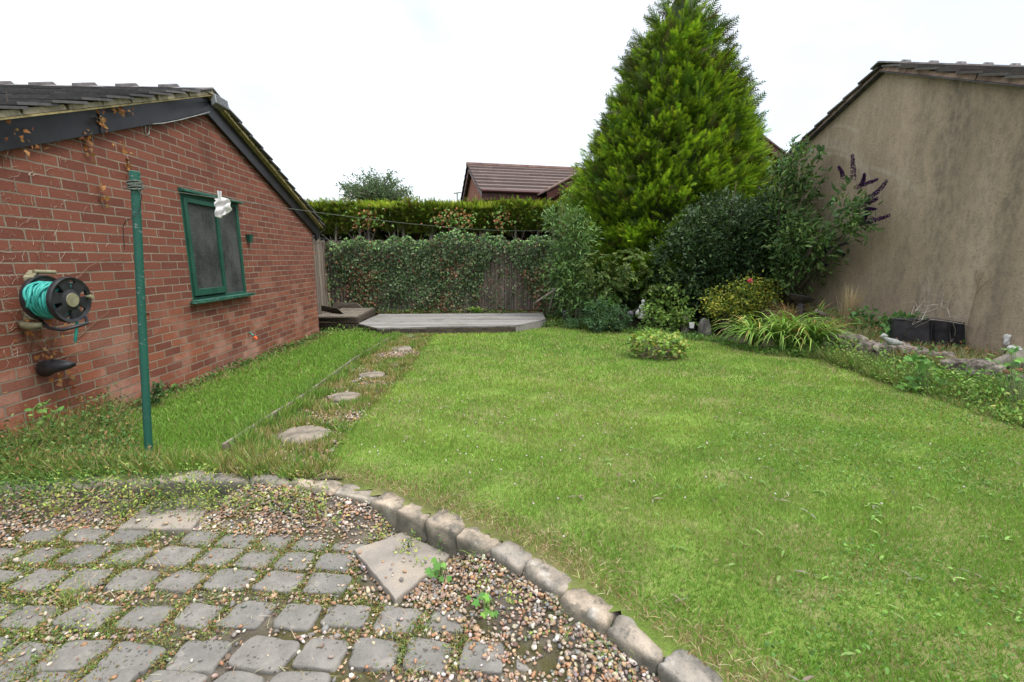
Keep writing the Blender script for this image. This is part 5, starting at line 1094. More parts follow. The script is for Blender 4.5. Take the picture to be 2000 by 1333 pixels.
for s, x1 in ((1, xF + .12), (-1, xN - .1)):
    r_ = np.random.default_rng(9 + s); sl = sF if s > 0 else sN; L = math.hypot(x1, sl * x1); nC = int(L / .30); mb = MB(); ct2 = abs(x1) / L; st2 = sl * abs(x1) / L
    for i in range(nC):
        d0, d1 = i * L / nC, (i + 1) * L / nC + .03
        Q = lambda d, h: (s * (d * ct2 + h * st2), az - d * st2 + h * ct2)
        a, b_, c_, d_ = Q(d0, .055), Q(d1, .085), Q(d1, .115), Q(d0, .08)
        ys = [.10 + r_.uniform(0, .02)] + [-.25 - .3 * j for j in range(19)]
        for j in range(len(ys) - 1):
            g = tuple(A(.085, .075, .068) * r_.uniform(.7, 1.35)); vs = [(x, y, z) for y in (ys[j], ys[j + 1] + .004) for x, z in (a, b_, c_, d_)]
            mb.add(vs, [(0, 1, 2, 3), (7, 6, 5, 4), (0, 4, 5, 1), (1, 5, 6, 2), (2, 6, 7, 3), (3, 7, 4, 0)], g)
    obj('roof_slope', mb, 'tiles', rb, True)
    mb = MB(); d = 0.0
    while d < L - .05:
        d1 = min(d + r_.uniform(.2, .5), L); q = [Q(d, .008), Q(d1, .008), Q(d1 - .006, .075 + r_.uniform(-.012, .012)), Q(d + .004, .07 + r_.uniform(-.012, .012))]; wp2(mb, q if s > 0 else q[::-1], -.05, .075 + r_.uniform(-.015, .005)); d = d1
    obj('verge_mortar', mb, 'pinkmortar' if 'pinkmortar' in MATS else 'cement', rb, True, bevel=.004)
    mb = MB(); q = [Q(0, -.006), Q(L, -.006), Q(L, .006), Q(0, .006)]; wp2(mb, q if s > 0 else q[::-1], -.02, .095); obj('under_cloak', mb, 'slate', rb, True)
y = .14
while y > -6:
    mb = MB(); hz_ = az + .12
    for s, sl in ((1, sF), (-1, sN)):
        w_ = .13; vs = [(0, y, hz_ + .02), (s * w_, y, hz_ + .02 - sl * w_ * .9), (s * w_, y, hz_ - .005 - sl * w_ * .9), (0, y, hz_ - .005)]; vs += [(x, y - .43, z) for x, _, z in vs]; mb.add(vs, [(0, 1, 2, 3), (7, 6, 5, 4), (0, 4, 5, 1), (1, 5, 6, 2), (2, 6, 7, 3)])
    mb.tube([(0, y - .34, hz_ - .03), (0, y - .38, hz_ - .02), (0, y - .46, hz_ - .02), (0, y - .49, hz_ - .03)], [.03, .07, .07, .03], 8)
    obj('ridge_tile', mb, 'ridge_grey', rb, True, bevel=.003); y -= .435
# ================================================================ ROCKERY
RK = [tuple(Gz(px, py, z)) for px, py, z in [(1628, 664, .30), (1664, 668, .31), (1700, 677, .29), (1745, 684, .29), (1792, 692, .28), (1840, 702, .26), (1884, 714, .26), (1925, 726, .25), (2030, 750, .25), (2110, 775, .24)]]
RS = [(.20, .16), (.26, .18), (.24, .17), (.30, .2), (.26, .19), (.2, .16), (.32, .2), (.22, .18), (.3, .2), (.3, .2)]
rl = ['mossy pale rock at the far end of the rockery edge beside the lilies', 'pinkish rock with grass on top, left part of the rockery edge', 'grey pink rock just below the stone bird, left side', 'large cracked rock directly under the stone bird', 'whitish chipped rock right of the stone bird', 'low flat rock in front of the black crates', 'long flat tilted rock right of the leafy sapling', 'brown rock beside the driftwood log', 'rock at the right edge of the frame behind the leaves', 'outermost rock at the right edge of the frame']
for i, (c, (L, D)) in enumerate(zip(RK, RS)):
    c = np.array(c); V, F = rock((L * 1.1, D, .22), 900 + i * 7, 4.0, .26, 12, 9.0); an = -.75 + rpick(-.5, .5)
    o = nobj('rockery_stone', rotz(V, an) + A(0, 0, -.035 + rpick(-.02, .03)), F, 'rockpink', smooth=True); o.location = [float(v) for v in c]; tag(o, rl[i], 'rock', 'rocks edging the raised bed')
def simple_rock(px, py, z, size, seed, mat, name, label, cat='rock', an=0.0, up=.5):
    c = Gz(px, py, z); V, F = rock(size, seed, 3.6, .34, 10, 4.0); o = nobj(name, rotz(V, an) + A(0, 0, size[2] * (up - .1)), F, mat, smooth=True); o.location = [float(v) for v in c]; return tag(o, label, cat)
simple_rock(1375, 650, .03, (.19, .15, .27), 31, 'greystone', 'rock', 'upright grey rock beside the white tub at the bed edge')
simple_rock(1420, 648, .03, (.26, .2, .2), 32, 'greystone', 'rock', 'rounded grey rock half hidden by the lily leaves', an=.5)
simple_rock(1128, 620, .1, (.22, .2, .2), 33, 'greystone', 'rock', 'pale rock behind the small lantern near the deck')
simple_rock(1985, 688, .36, (.16, .10, .07), 34, 'whitestone', 'rock', 'small white stone on the wall side of the driftwood log', an=.6)
simple_rock(1968, 672, .42, (.09, .06, .12), 35, 'whitestone', 'shell', 'white pointed shell standing behind the driftwood log')
simple_rock(1665, 632, .42, (.22, .18, .08), 36, 'rockpink', 'rock', 'low pinkish rock set back in the raised bed behind the lilies')
# log, stump, bird, black crates
lg = thing('driftwood_log', 'grey weathered driftwood log lying at the right end of the rockery', 'log', Gz(1960, 730, .26))
mb = MB(); Yl = Gz(1960, 728, .26)[1]
pts = [P(1934, 715, Yl + .15), P(1950, 712, Yl + .08), P(1980, 704, Yl), P(2015, 702, Yl - .1), P(2060, 712, Yl - .25)]; mb.tube(pts, [.035, .07, .10, .11, .09], 12)
V = np.array(mb.v); V += (snoise(V, 22.0, 5)[:, None] * .012); mb.v = [tuple(v) for v in V]; obj('log', mb, 'barkgrey', lg, smooth=True)
mb = MB(); mb.tube([P(1955, 725, Yl - .03), P(1975, 728, Yl - .1), P(1998, 722, Yl - .14)], [.02, .03, .018], 7); obj('broken_bark', mb, 'terracotta', lg, smooth=True)
sp = simple_rock(1334, 648, .03, (.16, .16, .30), 41, 'oldwood', 'tree_stump', 'short grey tree stump left of the white tub', 'tree stump')
Yb = Gz(1735, 674, .40)[1]; bd = thing('stone_bird', 'small grey stone bird ornament sitting on the rockery', 'bird ornament', P(1738, 672, Yb))
mb = MB(); mb.tube([P(1722, 659, Yb), P(1726, 659, Yb), P(1731, 663, Yb), P(1740, 668, Yb), P(1749, 669, Yb), P(1757, 671, Yb), P(1764, 672, Yb)], [.004, .018, .026, .04, .038, .022, .008], 12); obj('body', mb, 'birdgrey', bd, smooth=True)
mb = MB(); mb.tube([P(1720, 658, Yb), P(1726, 655, Yb), P(1732, 657, Yb)], [.008, .024, .016], 10); obj('head', mb, 'birdgrey', bd, smooth=True)
Yc = 5.75
for nm, xa_, xb_, ya, yb_, dy, lab in (('crate', 1744, 1818, 624, 672, 0.0, 'leftmost black plastic crate with rounded corner below the rendered wall'), ('crate', 1821, 1853, 625, 676, -.06, 'middle black plastic crate with a scuffed face'), ('crate', 1856, 1882, 629, 680, -.12, 'rightmost narrow black plastic crate with ribbed side')):
    Y_ = Yc + dy; tl, tr, bl, br_ = P(xa_ + 3, ya, Y_), P(xb_, ya + 2, Y_ - .12), P(xa_, yb_, Y_), P(xb_ + 1, yb_ + 2, Y_ - .12)
    c = thing(nm, lab, 'crate', (bl + br_) / 2, 0, 'black plastic crates on the raised bed'); back = A(.12, .26, 0)
    mb = MB(); mb.add([bl, br_, tr, tl, bl + back, br_ + back, tr + back * .9, tl + back * .9], [(0, 1, 2, 3), (7, 6, 5, 4), (0, 4, 5, 1), (1, 5, 6, 2), (0, 3, 7, 4), (3, 2, 6, 7)]); obj('shell', mb, 'darkpot', c, bevel=.018)
    mb = MB(); mb.tube([tl + A(0, -.006, 0), tr + A(0, -.006, 0)], .010, 6); mb.tube([tr + A(0, -.004, 0), br_ + A(0, -.004, 0)], .009, 6); obj('rim', mb, 'black_plastic', c)
    if nm == 'crate' and xa_ > 1850:
        mb = MB()
        for k_ in range(5): u = (k_ + .5) / 5.5; mb.tube([tl * (1 - u) + tr * u + A(0, -.006, -.02), bl * (1 - u) + br_ * u + A(0, -.006, .02)], .005, 5)
        obj('ribs', mb, 'black_plastic', c)
# statue, lamps, tub, bowl
Ys = 8.7; sB = Gz(1256, 622, .12)
stt = thing('garden_statue', 'small white statue of a figure standing among the shrubs', 'statue', P(1256, 617, Ys))
k_ = Ys / FP; mb = MB(); q = lambda dx, dy, d=0.: P(1256 + dx, 600 + dy, Ys + d)
mb.tube([q(0, 18), q(0, 15), q(0, 8), q(-1, 3), q(0, -3), q(0, -5.5), q(0, -7), q(.3, -8.5), q(.3, -11), q(.2, -13.5), q(0, -15)], [v * k_ for v in (8, 7, 4.5, 4.6, 5.2, 4.2, 1.8, 3.2, 4.0, 3.4, .8)], 12)
mb.tube([q(-5, -4), q(-7, 2), q(-3, 5, -.03)], [v * k_ for v in (1.9, 1.6, 1.2)], 6); mb.tube([q(5, -4), q(7, 2), q(6, 8)], [v * k_ for v in (1.9, 1.6, 1.2)], 6); obj('figure', mb, 'whitestone', stt, smooth=True)
mb = MB(); mb.tube([q(-12, 15), q(-11, 10), q(-9, 5)], [v * k_ for v in (4, 3.6, 1.5)], 8); mb.tube([q(0, 22), q(0, 17)], [v * k_ for v in (11, 9)], 10); obj('base', mb, 'whitestone', stt, smooth=True)
Yg = 8.35; gl = thing('globe_lamp', 'dark globe garden lamp on a short stake before the blue green herbs', 'garden lamp', P(1231, 636, Yg)); c = P(1231, 613, Yg)
mb = MB(); mb.lathe([(.055 * math.sin(t), -.055 * math.cos(t)) for t in np.linspace(.02, 3.12, 12)], Matrix.Translation(Vector(c)), 18); obj('globe', mb, 'globegrey', gl, smooth=True)
mb = MB(); mb.tube([c - A(0, 0, .05), P(1231, 637, Yg)], .014, 8); mb.tube([c - A(0, 0, .06), c - A(0, 0, .045)], .028, 10); obj('stake', mb, 'black_plastic', gl)
Yg = 9.1; gl = thing('garden_lantern', 'small dark lantern light on a stake by the right end of the deck', 'garden lamp', P(1103, 636, Yg)); c = P(1103, 613, Yg)
mb = MB(); mb.lathe([(.05, .02), (.055, .035), (.03, .06), (.008, .075)], Matrix.Translation(Vector(c)), 12); obj('cap', mb, 'black_plastic', gl)
mb = MB(); mb.lathe([(.036, -.045), (.042, .02)], Matrix.Translation(Vector(c)), 12); obj('glass', mb, 'frosted_glass', gl)
mb = MB(); mb.tube([c - A(0, 0, .045), P(1103, 638, Yg)], .012, 8); mb.lathe([(.04, -.06), (.04, -.045)], Matrix.Translation(Vector(c)), 12); obj('stake', mb, 'black_plastic', gl)
Yg = 8.0; tb = thing('white_tub', 'small white plastic tub on a dark saucer at the bed edge', 'tub', P(1351, 644, Yg)); c = P(1351, 636, Yg)
mb = MB(); mb.lathe([(.036, -.045), (.046, .04), (.049, .045), (.044, .045), (.036, -.03)], Matrix.Translation(Vector(c)), 20); obj('cup', mb, 'white_plastic', tb)
mb = MB(); mb.lathe([(.04, -.085), (.065, -.05), (.065, -.044)], Matrix.Translation(Vector(c)), 20); obj('saucer', mb, 'black_plastic', tb)
Yg = 7.2; bw = thing('garden_bowl', 'dark shallow bowl propped behind the tall orange grass', 'bowl', P(1566, 592, Yg)); c = P(1566, 583, Yg)
mb = MB(); Mb = Matrix.Translation(Vector(c)) @ Matrix.Rotation(.25, 4, 'Y'); mb.lathe([(.05, -.08), (.15, -.03), (.20, .02), (.21, .03), (.19, .025), (.12, -.02)], Mb, 24); obj('dish', mb, 'darkpot', bw, smooth=True)
mb = MB(); mb.tube([c - A(0, 0, .07), c - A(0, 0, .35)], [.05, .07], 10); obj('foot', mb, 'darkpot', bw)
wd = MB(); wd.bar(P(1594, 606, 6.9), P(1614, 617, 6.9), .05, .05); wd.bar(P(1613, 617, 6.9), P(1613, 640, 6.9), .04, .04); o = obj('wooden_stake', wd, 'oldwood', base=P(1605, 630, 6.9)); tag(o, 'pale broken wooden stake jutting from the bed behind the lilies', 'stake')
# ================================================================ TREES AND SHRUBS
def proftree():
    TY = 11.6; prof = [(-22, 1318, 1345), (20, 1290, 1385), (60, 1262, 1412), (100, 1225, 1428), (150, 1202, 1446), (200, 1180, 1470), (250, 1158, 1478), (300, 1138, 1484), (350, 1115, 1494), (400, 1098, 1505), (460, 1094, 1512), (530, 1100, 1520), (600, 1130, 1500), (640, 1180, 1440)]
    pz = [P(1330, py, TY)[2] for py, _, _ in prof]; xl_ = [P(a, py, TY)[0] for py, a, _ in prof]; xr_ = [P(b, py, TY)[0] for py, _, b in prof]
    o = np.argsort(pz); pz, xl_, xr_ = np.array(pz)[o], np.array(xl_)[o], np.array(xr_)[o]
    base = A((xl_[2] + xr_[2]) / 2, TY, .1)
    tr = thing('conifer_tree', 'tall golden green conifer towering over the back of the garden', 'tree', base)
    mb = MB(); mb.tube([base - A(0, 0, .2), base + A(0, 0, 2.5), A((xl_[-1] + xr_[-1]) / 2, TY, pz[-1] - .5)], [.20, .14, .03], 10); obj('trunk', mb, 'barkgrey', tr, smooth=True)
    n = 3000; u = rng.random(n); z = pz[0] + (pz[-1] + .25 - pz[0]) * (1 - np.sqrt(1 - u * .985)); ph = rng.uniform(0, 6.283, n)
    cx = (np.interp(z, pz, xl_) + np.interp(z, pz, xr_)) / 2; R = (np.interp(z, pz, xr_) - np.interp(z, pz, xl_)) / 2
    R = R - .10 - .10 * np.clip((z - 3.5) / 2.5, 0, 1)
    lump = 1 + .055 * snoise(np.c_[np.cos(ph) * 2, np.sin(ph) * 2, z], 1.6, 91)
    parts = []; m = 24
    rad = R * lump * rng.uniform(.80, 1.0, n) - .06
    ends = np.c_[cx + np.cos(ph) * rad, TY + np.sin(ph) * rad, z]
    out = np.c_[np.cos(ph), np.sin(ph), np.full(n, .42)]; out[:, 0] += .12; out += rng.normal(0, .22, (n, 3)); out = unit(out)
    up = .34 + .10 * rng.random(n)
    for i in range(n):
        t = rng.random(m); L = up[i] * (1.2 + .1 * R[i]); side = unit(np.cross(out[i], A(0, 0, 1))); upv = np.cross(side, out[i])
        p = ends[i] + out[i] * ((t - .75)[:, None] * L) + side * (rng.normal(0, .13, (m, 1)) * (1.15 - t)[:, None]) + upv * (rng.normal(0, .06, (m, 1)))
        X = out[i] + side * rng.normal(0, .38, (m, 1)) + A(0, 0, 1) * rng.uniform(-.25, .45, (m, 1)) + rng.normal(0, .12, (m, 3))
        br_ = rng.uniform(.7, 1.55)
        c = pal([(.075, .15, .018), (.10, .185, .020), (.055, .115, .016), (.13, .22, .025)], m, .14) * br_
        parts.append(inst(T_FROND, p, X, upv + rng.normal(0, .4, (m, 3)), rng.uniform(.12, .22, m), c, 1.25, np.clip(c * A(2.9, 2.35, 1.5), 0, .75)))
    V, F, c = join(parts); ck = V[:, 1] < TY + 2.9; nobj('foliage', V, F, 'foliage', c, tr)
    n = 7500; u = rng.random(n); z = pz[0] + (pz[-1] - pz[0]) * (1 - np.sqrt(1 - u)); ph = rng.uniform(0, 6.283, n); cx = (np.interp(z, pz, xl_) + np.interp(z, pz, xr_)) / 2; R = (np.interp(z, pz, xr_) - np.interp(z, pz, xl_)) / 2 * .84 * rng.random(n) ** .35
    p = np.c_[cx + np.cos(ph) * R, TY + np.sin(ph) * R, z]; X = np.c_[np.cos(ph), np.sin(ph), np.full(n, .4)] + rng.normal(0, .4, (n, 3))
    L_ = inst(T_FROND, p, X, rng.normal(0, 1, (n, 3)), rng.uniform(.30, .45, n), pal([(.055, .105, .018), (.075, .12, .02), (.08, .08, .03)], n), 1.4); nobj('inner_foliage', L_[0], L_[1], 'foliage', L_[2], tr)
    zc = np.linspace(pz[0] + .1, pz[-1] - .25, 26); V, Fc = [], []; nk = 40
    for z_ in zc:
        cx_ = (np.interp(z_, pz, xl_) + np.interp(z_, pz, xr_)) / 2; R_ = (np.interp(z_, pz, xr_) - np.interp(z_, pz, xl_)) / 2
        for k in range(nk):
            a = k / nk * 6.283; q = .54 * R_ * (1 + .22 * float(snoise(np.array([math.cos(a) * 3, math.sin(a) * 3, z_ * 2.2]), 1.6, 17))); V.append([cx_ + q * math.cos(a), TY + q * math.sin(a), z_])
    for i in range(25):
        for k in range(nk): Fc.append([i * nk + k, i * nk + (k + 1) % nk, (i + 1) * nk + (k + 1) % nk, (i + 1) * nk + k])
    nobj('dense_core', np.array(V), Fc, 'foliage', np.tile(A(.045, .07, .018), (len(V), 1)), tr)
    print('conifer tris', len(F))
proftree()
def shrub(name, label, blobs, T, size, cols, n, cat='shrub', leafdir=(0, 0, .5), whorl=0, wid=1.0, mat='foliage', stems=8, wts=None, tipk=None, shell=.55, base=None, jit=.16, clump=10, cr=.10, flower=None):
    """blobs: (px, py, Y, rx_px, rz_px, ry_m) ellipsoids in photo units turned to metres at depth Y"""
    B = []
    for px, py, Y, rx, rz, ry in blobs:
        c = P(px, py, Y); B.append((c, rx * Y / FP, ry, rz * Y / FP))
    c0 = B[0][0]; gz_ = float(gh(c0[0], c0[1])); b = A(c0[0], c0[1], gz_) if base is None else np.asarray(base)
    t = thing(name, label, cat, b); ps, ds = [], []; vol = np.array([x[1] * x[3] for x in B]); vol = vol / vol.sum()
    for (c, rx, ry, rz), w_ in zip(B, vol):
        m = max(3, int(n / clump * w_)); d = unit(rng.normal(size=(m, 3))); q = shell + (1 - shell) * rng.random(m) ** .5
        q = q * (1 + .16 * snoise(d, 3.0, int(abs(c[0]) * 100) + 3)); cc = c + d * np.c_[q * rx, q * ry, q * rz]
        cc = cc[cc[:, 2] > gz_ + .02]; dd = d[:len(cc)]
        for k in range(len(cc)):
            o = unit(cc[k] - c); kk = clump
            if whorl:
                a = np.arange(whorl) / whorl * 6.283 + rng.uniform(0, 6); ax_ = unit(o + A(0, 0, .9) + rng.normal(0, .25, 3)); u = unit(np.cross(ax_, A(.3, .9, .1))); v = np.cross(ax_, u)
                ps.append(np.tile(cc[k], (whorl, 1))); ds.append(np.cos(a)[:, None] * u + np.sin(a)[:, None] * v + ax_ * .25)
            else:
                st_ = unit(o + A(*leafdir) + rng.normal(0, .3, 3)); tt = rng.uniform(-cr, cr, kk)
                ps.append(cc[k] + st_ * tt[:, None] * 1.4 + rng.normal(0, cr * .35, (kk, 3))); ds.append(st_ + rng.normal(0, .75, (kk, 3)))
    ps = np.concatenate(ps); ds = np.concatenate(ds); m = len(ps); c = pal(cols, m, jit, wts)
    N_ = rng.normal(0, .5, (m, 3)) + A(0, -.35, .9)
    L_ = inst(T, ps, ds, N_, rng.uniform(.7, 1.25, m) * size, c, wid, None if tipk is None else np.clip(c * A(*tipk), 0, 1)); nobj('leaves', L_[0], L_[1], mat, L_[2], t)
    for i in range(stems):
        cb, rx, ry, rz = B[rng.integers(len(B))]; e = cb + rng.normal(0, .45, 3) * A(rx, ry, rz); s0 = b + rng.normal(0, .06, 3) * A(1, 1, 0); s0[2] = gz_ - .03
        mb = MB(); mb.tube([s0, (s0 + e) / 2 + rng.normal(0, .05, 3), e], [.016, .011, .005], 6); obj('stem', mb, 'darkstem', t, smooth=True)
    return t
shrub('willow_leaved_shrub', 'pale green shrub with long narrow leaves right of the deck', [(1122, 485, 9.6, 30, 58, .45), (1092, 435, 9.9, 24, 28, .4), (1120, 562, 9.4, 32, 48, .45), (1098, 525, 9.6, 24, 44, .4), (1128, 440, 9.7, 18, 22, .3)], T_LONG, .115, [(.08, .15, .04), (.11, .19, .05), (.055, .11, .03), (.15, .24, .08)], 3900, leafdir=(0, -.2, .3), wid=1.4, cr=.17)
shrub('glossy_shrub', 'large dark glossy shrub in front of the conifer', [(1410, 455, 8.9, 78, 72, .7), (1345, 500, 8.9, 56, 72, .6), (1478, 490, 8.8, 52, 88, .55), (1400, 560, 8.9, 85, 62, .6), (1500, 430, 9.0, 30, 50, .4)], T_LEAF, .075, [(.032, .064, .022), (.048, .09, .030), (.075, .125, .04), (.026, .05, .02)], 24000, shell=.45, leafdir=(0, 0, .6), mat='glossleaf', wid=.85, clump=12)
shrub('rhododendron', 'open rhododendron with olive leaf rosettes below the conifer', [(1170, 530, 9.0, 36, 45, .35), (1230, 525, 8.9, 45, 40, .4), (1300, 550, 8.9, 60, 40, .4), (1190, 570, 8.9, 35, 25, .3), (1350, 570, 8.8, 30, 25, .3)], T_LEAF, .105, [(.075, .12, .028), (.105, .155, .035), (.055, .09, .024), (.14, .18, .05)], 2100, whorl=8, wid=.85, clump=9, stems=8)
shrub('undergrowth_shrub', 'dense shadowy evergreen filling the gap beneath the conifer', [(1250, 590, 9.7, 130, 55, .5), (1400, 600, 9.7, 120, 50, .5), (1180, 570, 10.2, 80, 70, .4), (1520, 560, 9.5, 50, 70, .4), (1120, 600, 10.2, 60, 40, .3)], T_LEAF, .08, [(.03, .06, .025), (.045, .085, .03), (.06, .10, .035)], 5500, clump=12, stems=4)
eu = shrub('golden_euonymus', 'golden variegated euonymus bush left of the lilies', [(1440, 590, 8.2, 56, 34, .4), (1478, 575, 8.2, 34, 28, .3), (1400, 600, 8.2, 25, 22, .3)], T_LEAF, .045, [(.42, .42, .05), (.50, .46, .08), (.12, .19, .04), (.26, .32, .05), (.08, .14, .03)], 4200, wid=1.3)
shrub('laurel_shrub', 'bright green broad leaved shrub right of the white statue', [(1300, 600, 8.5, 36, 32, .3), (1290, 630, 8.4, 40, 20, .3), (1325, 625, 8.4, 22, 22, .25)], T_LEAF, .065, [(.13, .22, .045), (.18, .28, .06), (.09, .16, .035)], 1500, wid=1.3)
shrub('herb_mound', 'low blue green feathery herb mound at the bed edge', [(1168, 618, 8.6, 28, 26, .28), (1205, 622, 8.5, 26, 22, .28), (1180, 632, 8.4, 42, 14, .28)], T_LONG, .06, [(.055, .115, .045), (.075, .14, .06), (.045, .09, .035)], 3600, wid=1.6, stems=0, cr=.05)
shrub('herb_plant', 'small blue green herb clump just right of the lantern', [(1122, 630, 8.9, 16, 10, .14)], T_LONG, .05, [(.06, .13, .055), (.08, .16, .06)], 420, wid=1.6, stems=0, cr=.04, cat='plant')
shrub('fern_shrub', 'light green leafy plant between herb mound and rhododendron', [(1180, 596, 8.8, 26, 18, .2)], T_LONG, .08, [(.12, .24, .06), (.16, .30, .08)], 500, wid=1.3, stems=3, cr=.06, cat='plant')
WY = lambda px: WR(px, 450)[1]
bud = [(1540, 430, 8.3, 36, 90, .40), (1556, 345, 8.1, 28, 42, .3), (1562, 470, WY(1600) - .5, 40, 50, .3), (1650, 415, WY(1690) - .25, 30, 24, .14), (1672, 440, WY(1700) - .22, 22, 20, .12), (1560, 525, 8.0, 46, 42, .40), (1612, 480, WY(1650) - .3, 34, 28, .2), (1528, 335, 8.4, 18, 28, .25)]
bt = shrub('buddleia', 'buddleia with dark purple flower spikes leaning against the rendered wall', bud, T_LONG, .11, [(.065, .125, .035), (.095, .17, .045), (.05, .095, .03), (.15, .22, .07)], 3900, leafdir=(.3, -.2, .35), wid=1.7, stems=14, cr=.13, wts=None)
tw = MB(); lv_p, lv_d = [], []
for pl_ in [[(1560, 480), (1600, 420), (1640, 375), (1665, 350)], [(1560, 500), (1620, 440), (1660, 400), (1690, 388)], [(1570, 500), (1630, 450), (1670, 440), (1692, 433)], [(1545, 420), (1548, 350), (1552, 300), (1549, 268)], [(1560, 400), (1580, 330), (1600, 300), (1606, 290)], [(1540, 400), (1530, 340), (1527, 310)], [(1565, 500), (1630, 470), (1670, 450)], [(1560, 380), (1575, 300), (1580, 268)]]:
    q = [(WR(a, b, .22) if a > 1585 else P(a, b, min(8.2, WY(max(a, 1585)) - .25))) for a, b in pl_]; tw.tube(q, [.012, .009, .006, .004][:len(q)], 5, (.20, .17, .10))
    for j in range(len(q) - 1):
        for t in np.linspace(0, 1, 7)[:-1]:
            for s in (-1, 1, 0): lv_p.append(q[j] * (1 - t) + q[j + 1] * t); lv_d.append(unit(q[j + 1] - q[j]) * .7 + rng.normal(0, .8, 3) + A(0, 0, -.1))
tw_o = obj('flowering_stems', tw, 'bark', bt)
L_ = inst(T_LONG, np.array(lv_p), np.array(lv_d), rng.normal(0, .5, (len(lv_p), 3)) + A(0, -.4, .8), rng.uniform(.07, .15, len(lv_p)), pal([(.08, .17, .055), (.11, .21, .07), (.30, .36, .28)], len(lv_p), .15, [.5, .42, .08]), 2.0); nobj('stem_leaves', L_[0], L_[1], 'foliage', L_[2], bt)
for a, m_, b_, w_ in [((1665, 353), (1668, 325), (1665, 303), 5), ((1672, 366), (1692, 360), (1713, 351), 4.2), ((1683, 362), (1688, 350), (1688, 340), 3.2), ((1692, 390), (1716, 378), (1732, 353), 4.5), ((1670, 403), (1694, 400), (1714, 388), 5), ((1691, 433), (1712, 431), (1737, 421), 5), ((1686, 430), (1690, 424), (1693, 415), 4), ((1690, 409), (1700, 408), (1710, 409), 3), ((1646, 347), (1645, 336), (1638, 326), 3.2), ((1607, 490), (1630, 482), (1657, 475), 4), ((1636, 488), (1645, 497), (1648, 500), 4), ((1600, 478), (1615, 490), (1622, 492), 4), ((1575, 500), (1600, 520), (1615, 518), 3.6)]:
    Y_ = WY(a[0]); ctl = [WR(*a, .26), WR(*m_, .28), WR(*b_, .26)]; nF = 460; t = rng.random(nF) ** .9; q = ((1 - t) ** 2)[:, None] * ctl[0] + (2 * t * (1 - t))[:, None] * ctl[1] + (t * t)[:, None] * ctl[2]
    rad = w_ * Y_ / FP * (1 - .72 * t) * .85; d = unit(rng.normal(size=(nF, 3))); p = q + d * rad[:, None]
    L_ = inst(T_LEAF, p, d + rng.normal(0, .3, (nF, 3)), rng.normal(0, 1, (nF, 3)), rng.uniform(.012, .02, nF), pal([(.030, .008, .05), (.05, .012, .09), (.022, .006, .028), (.07, .02, .12)], nF), 1.6); nobj('flower_spike', L_[0], L_[1], 'petal', L_[2], bt)
# ivy covered stump on the lawn
sc2 = G(1290, 703); iv3 = thing('ivy_stump', 'low tree stump in the lawn overgrown with trailing yellow green ivy', 'tree stump', sc2)
V, F = rock((.28, .26, .20), 61, 3.5, .12, 9, 6.0); nobj('stump', V + sc2 + A(0, .15, .06), F, 'barkgrey', parent=iv3, smooth=True)
n = 1300; a = rng.uniform(0, 6.283, n); h = rng.random(n); rr = .22 + .10 * np.sin(h * 2.6) + rng.normal(0, .03, n); h2 = .02 + .24 * h
k = (h > .35) | (rng.random(n) < .55); topm = rng.random(n) < .45; rr[topm] *= rng.random(int(topm.sum())) ** .5; h2[topm] = rng.uniform(.20, .30, int(topm.sum())); k |= topm
p = np.c_[np.cos(a) * rr * 1.12, np.sin(a) * rr * .85 + .15, h2 + .03 * np.sin(a * 5)][k] + sc2; n = len(p)
L_ = inst(T_IVY, p, rng.normal(0, .7, (n, 3)) + A(0, -.2, -.3), rng.normal(0, .5, (n, 3)) + A(0, -.5, .9), rng.uniform(.04, .07, n), pal([(.17, .30, .05), (.24, .36, .07), (.11, .21, .04), (.33, .34, .08)], n)); nobj('ivy_leaves', L_[0], L_[1], 'foliage', L_[2], iv3)
mb = MB()
for i in range(22):
    a = rng.uniform(3.0, 6.4); r0 = .43; q = [sc2 + A(np.cos(a + dt) * r_ * .72, np.sin(a + dt) * r_ * .55 + .15, hh) for dt, r_, hh in ((0, .40, .26), (rng.normal(0, .2), .47, .16), (rng.normal(0, .5), .48, .07), (rng.normal(0, .9), .45, .02))]; mb.tube(q, [.006, .006, .005, .003], 5, (.26, .20, .13))
obj('vine_stems', mb, 'bark', iv3)
# strap-leaved clumps
def strap(c, n, L, w, cols, arch=1.0, az0=None, azs=6.283, seg=6, upr=(.7, 1.15)):
    V, F, Cc = [], [], []
    for i in range(n):
        a = rng.uniform(0, 6.283) if az0 is None else rng.normal(az0, azs); d = A(math.cos(a), math.sin(a), 0); s = A(-d[1], d[0], 0); l = L * rng.uniform(.6, 1.1); el = rng.uniform(*upr); p = np.array(c) + A(rng.normal(0, .03), rng.normal(0, .03), 0)
        cc = pal(cols, 1, .14)[0]; b = len(V); tw_ = rng.normal(0, .5)
        for j in range(seg + 1):
            t = j / seg; wv_ = w * (1 - t ** 2.2) * (.55 + .9 * min(t * 3, 1)) / 1.3; sv = s * math.cos(tw_) + A(0, 0, 1) * math.sin(tw_) * .4
            V += [p + sv * wv_ / 2 + A(0, 0, wv_ * .2), p - sv * wv_ / 2 + A(0, 0, wv_ * .2)]; Cc += [cc * (.95 + .2 * t)] * 2
            e = el - arch * 2.1 * t ** 1.4; p = p + (d * math.cos(e) + A(0, 0, math.sin(e))) * l / seg
            p[2] = max(p[2], c[2] - .02)
        for j in range(seg): F.append([b + 2 * j, b + 2 * j + 1, b + 2 * j + 3, b + 2 * j + 2])
    return np.array(V), np.array(F), np.array(Cc)
LIL = [(.15, .27, .05), (.20, .35, .065), (.27, .42, .09), (.12, .22, .045), (.24, .38, .08), (.17, .30, .055), (.40, .30, .11)]
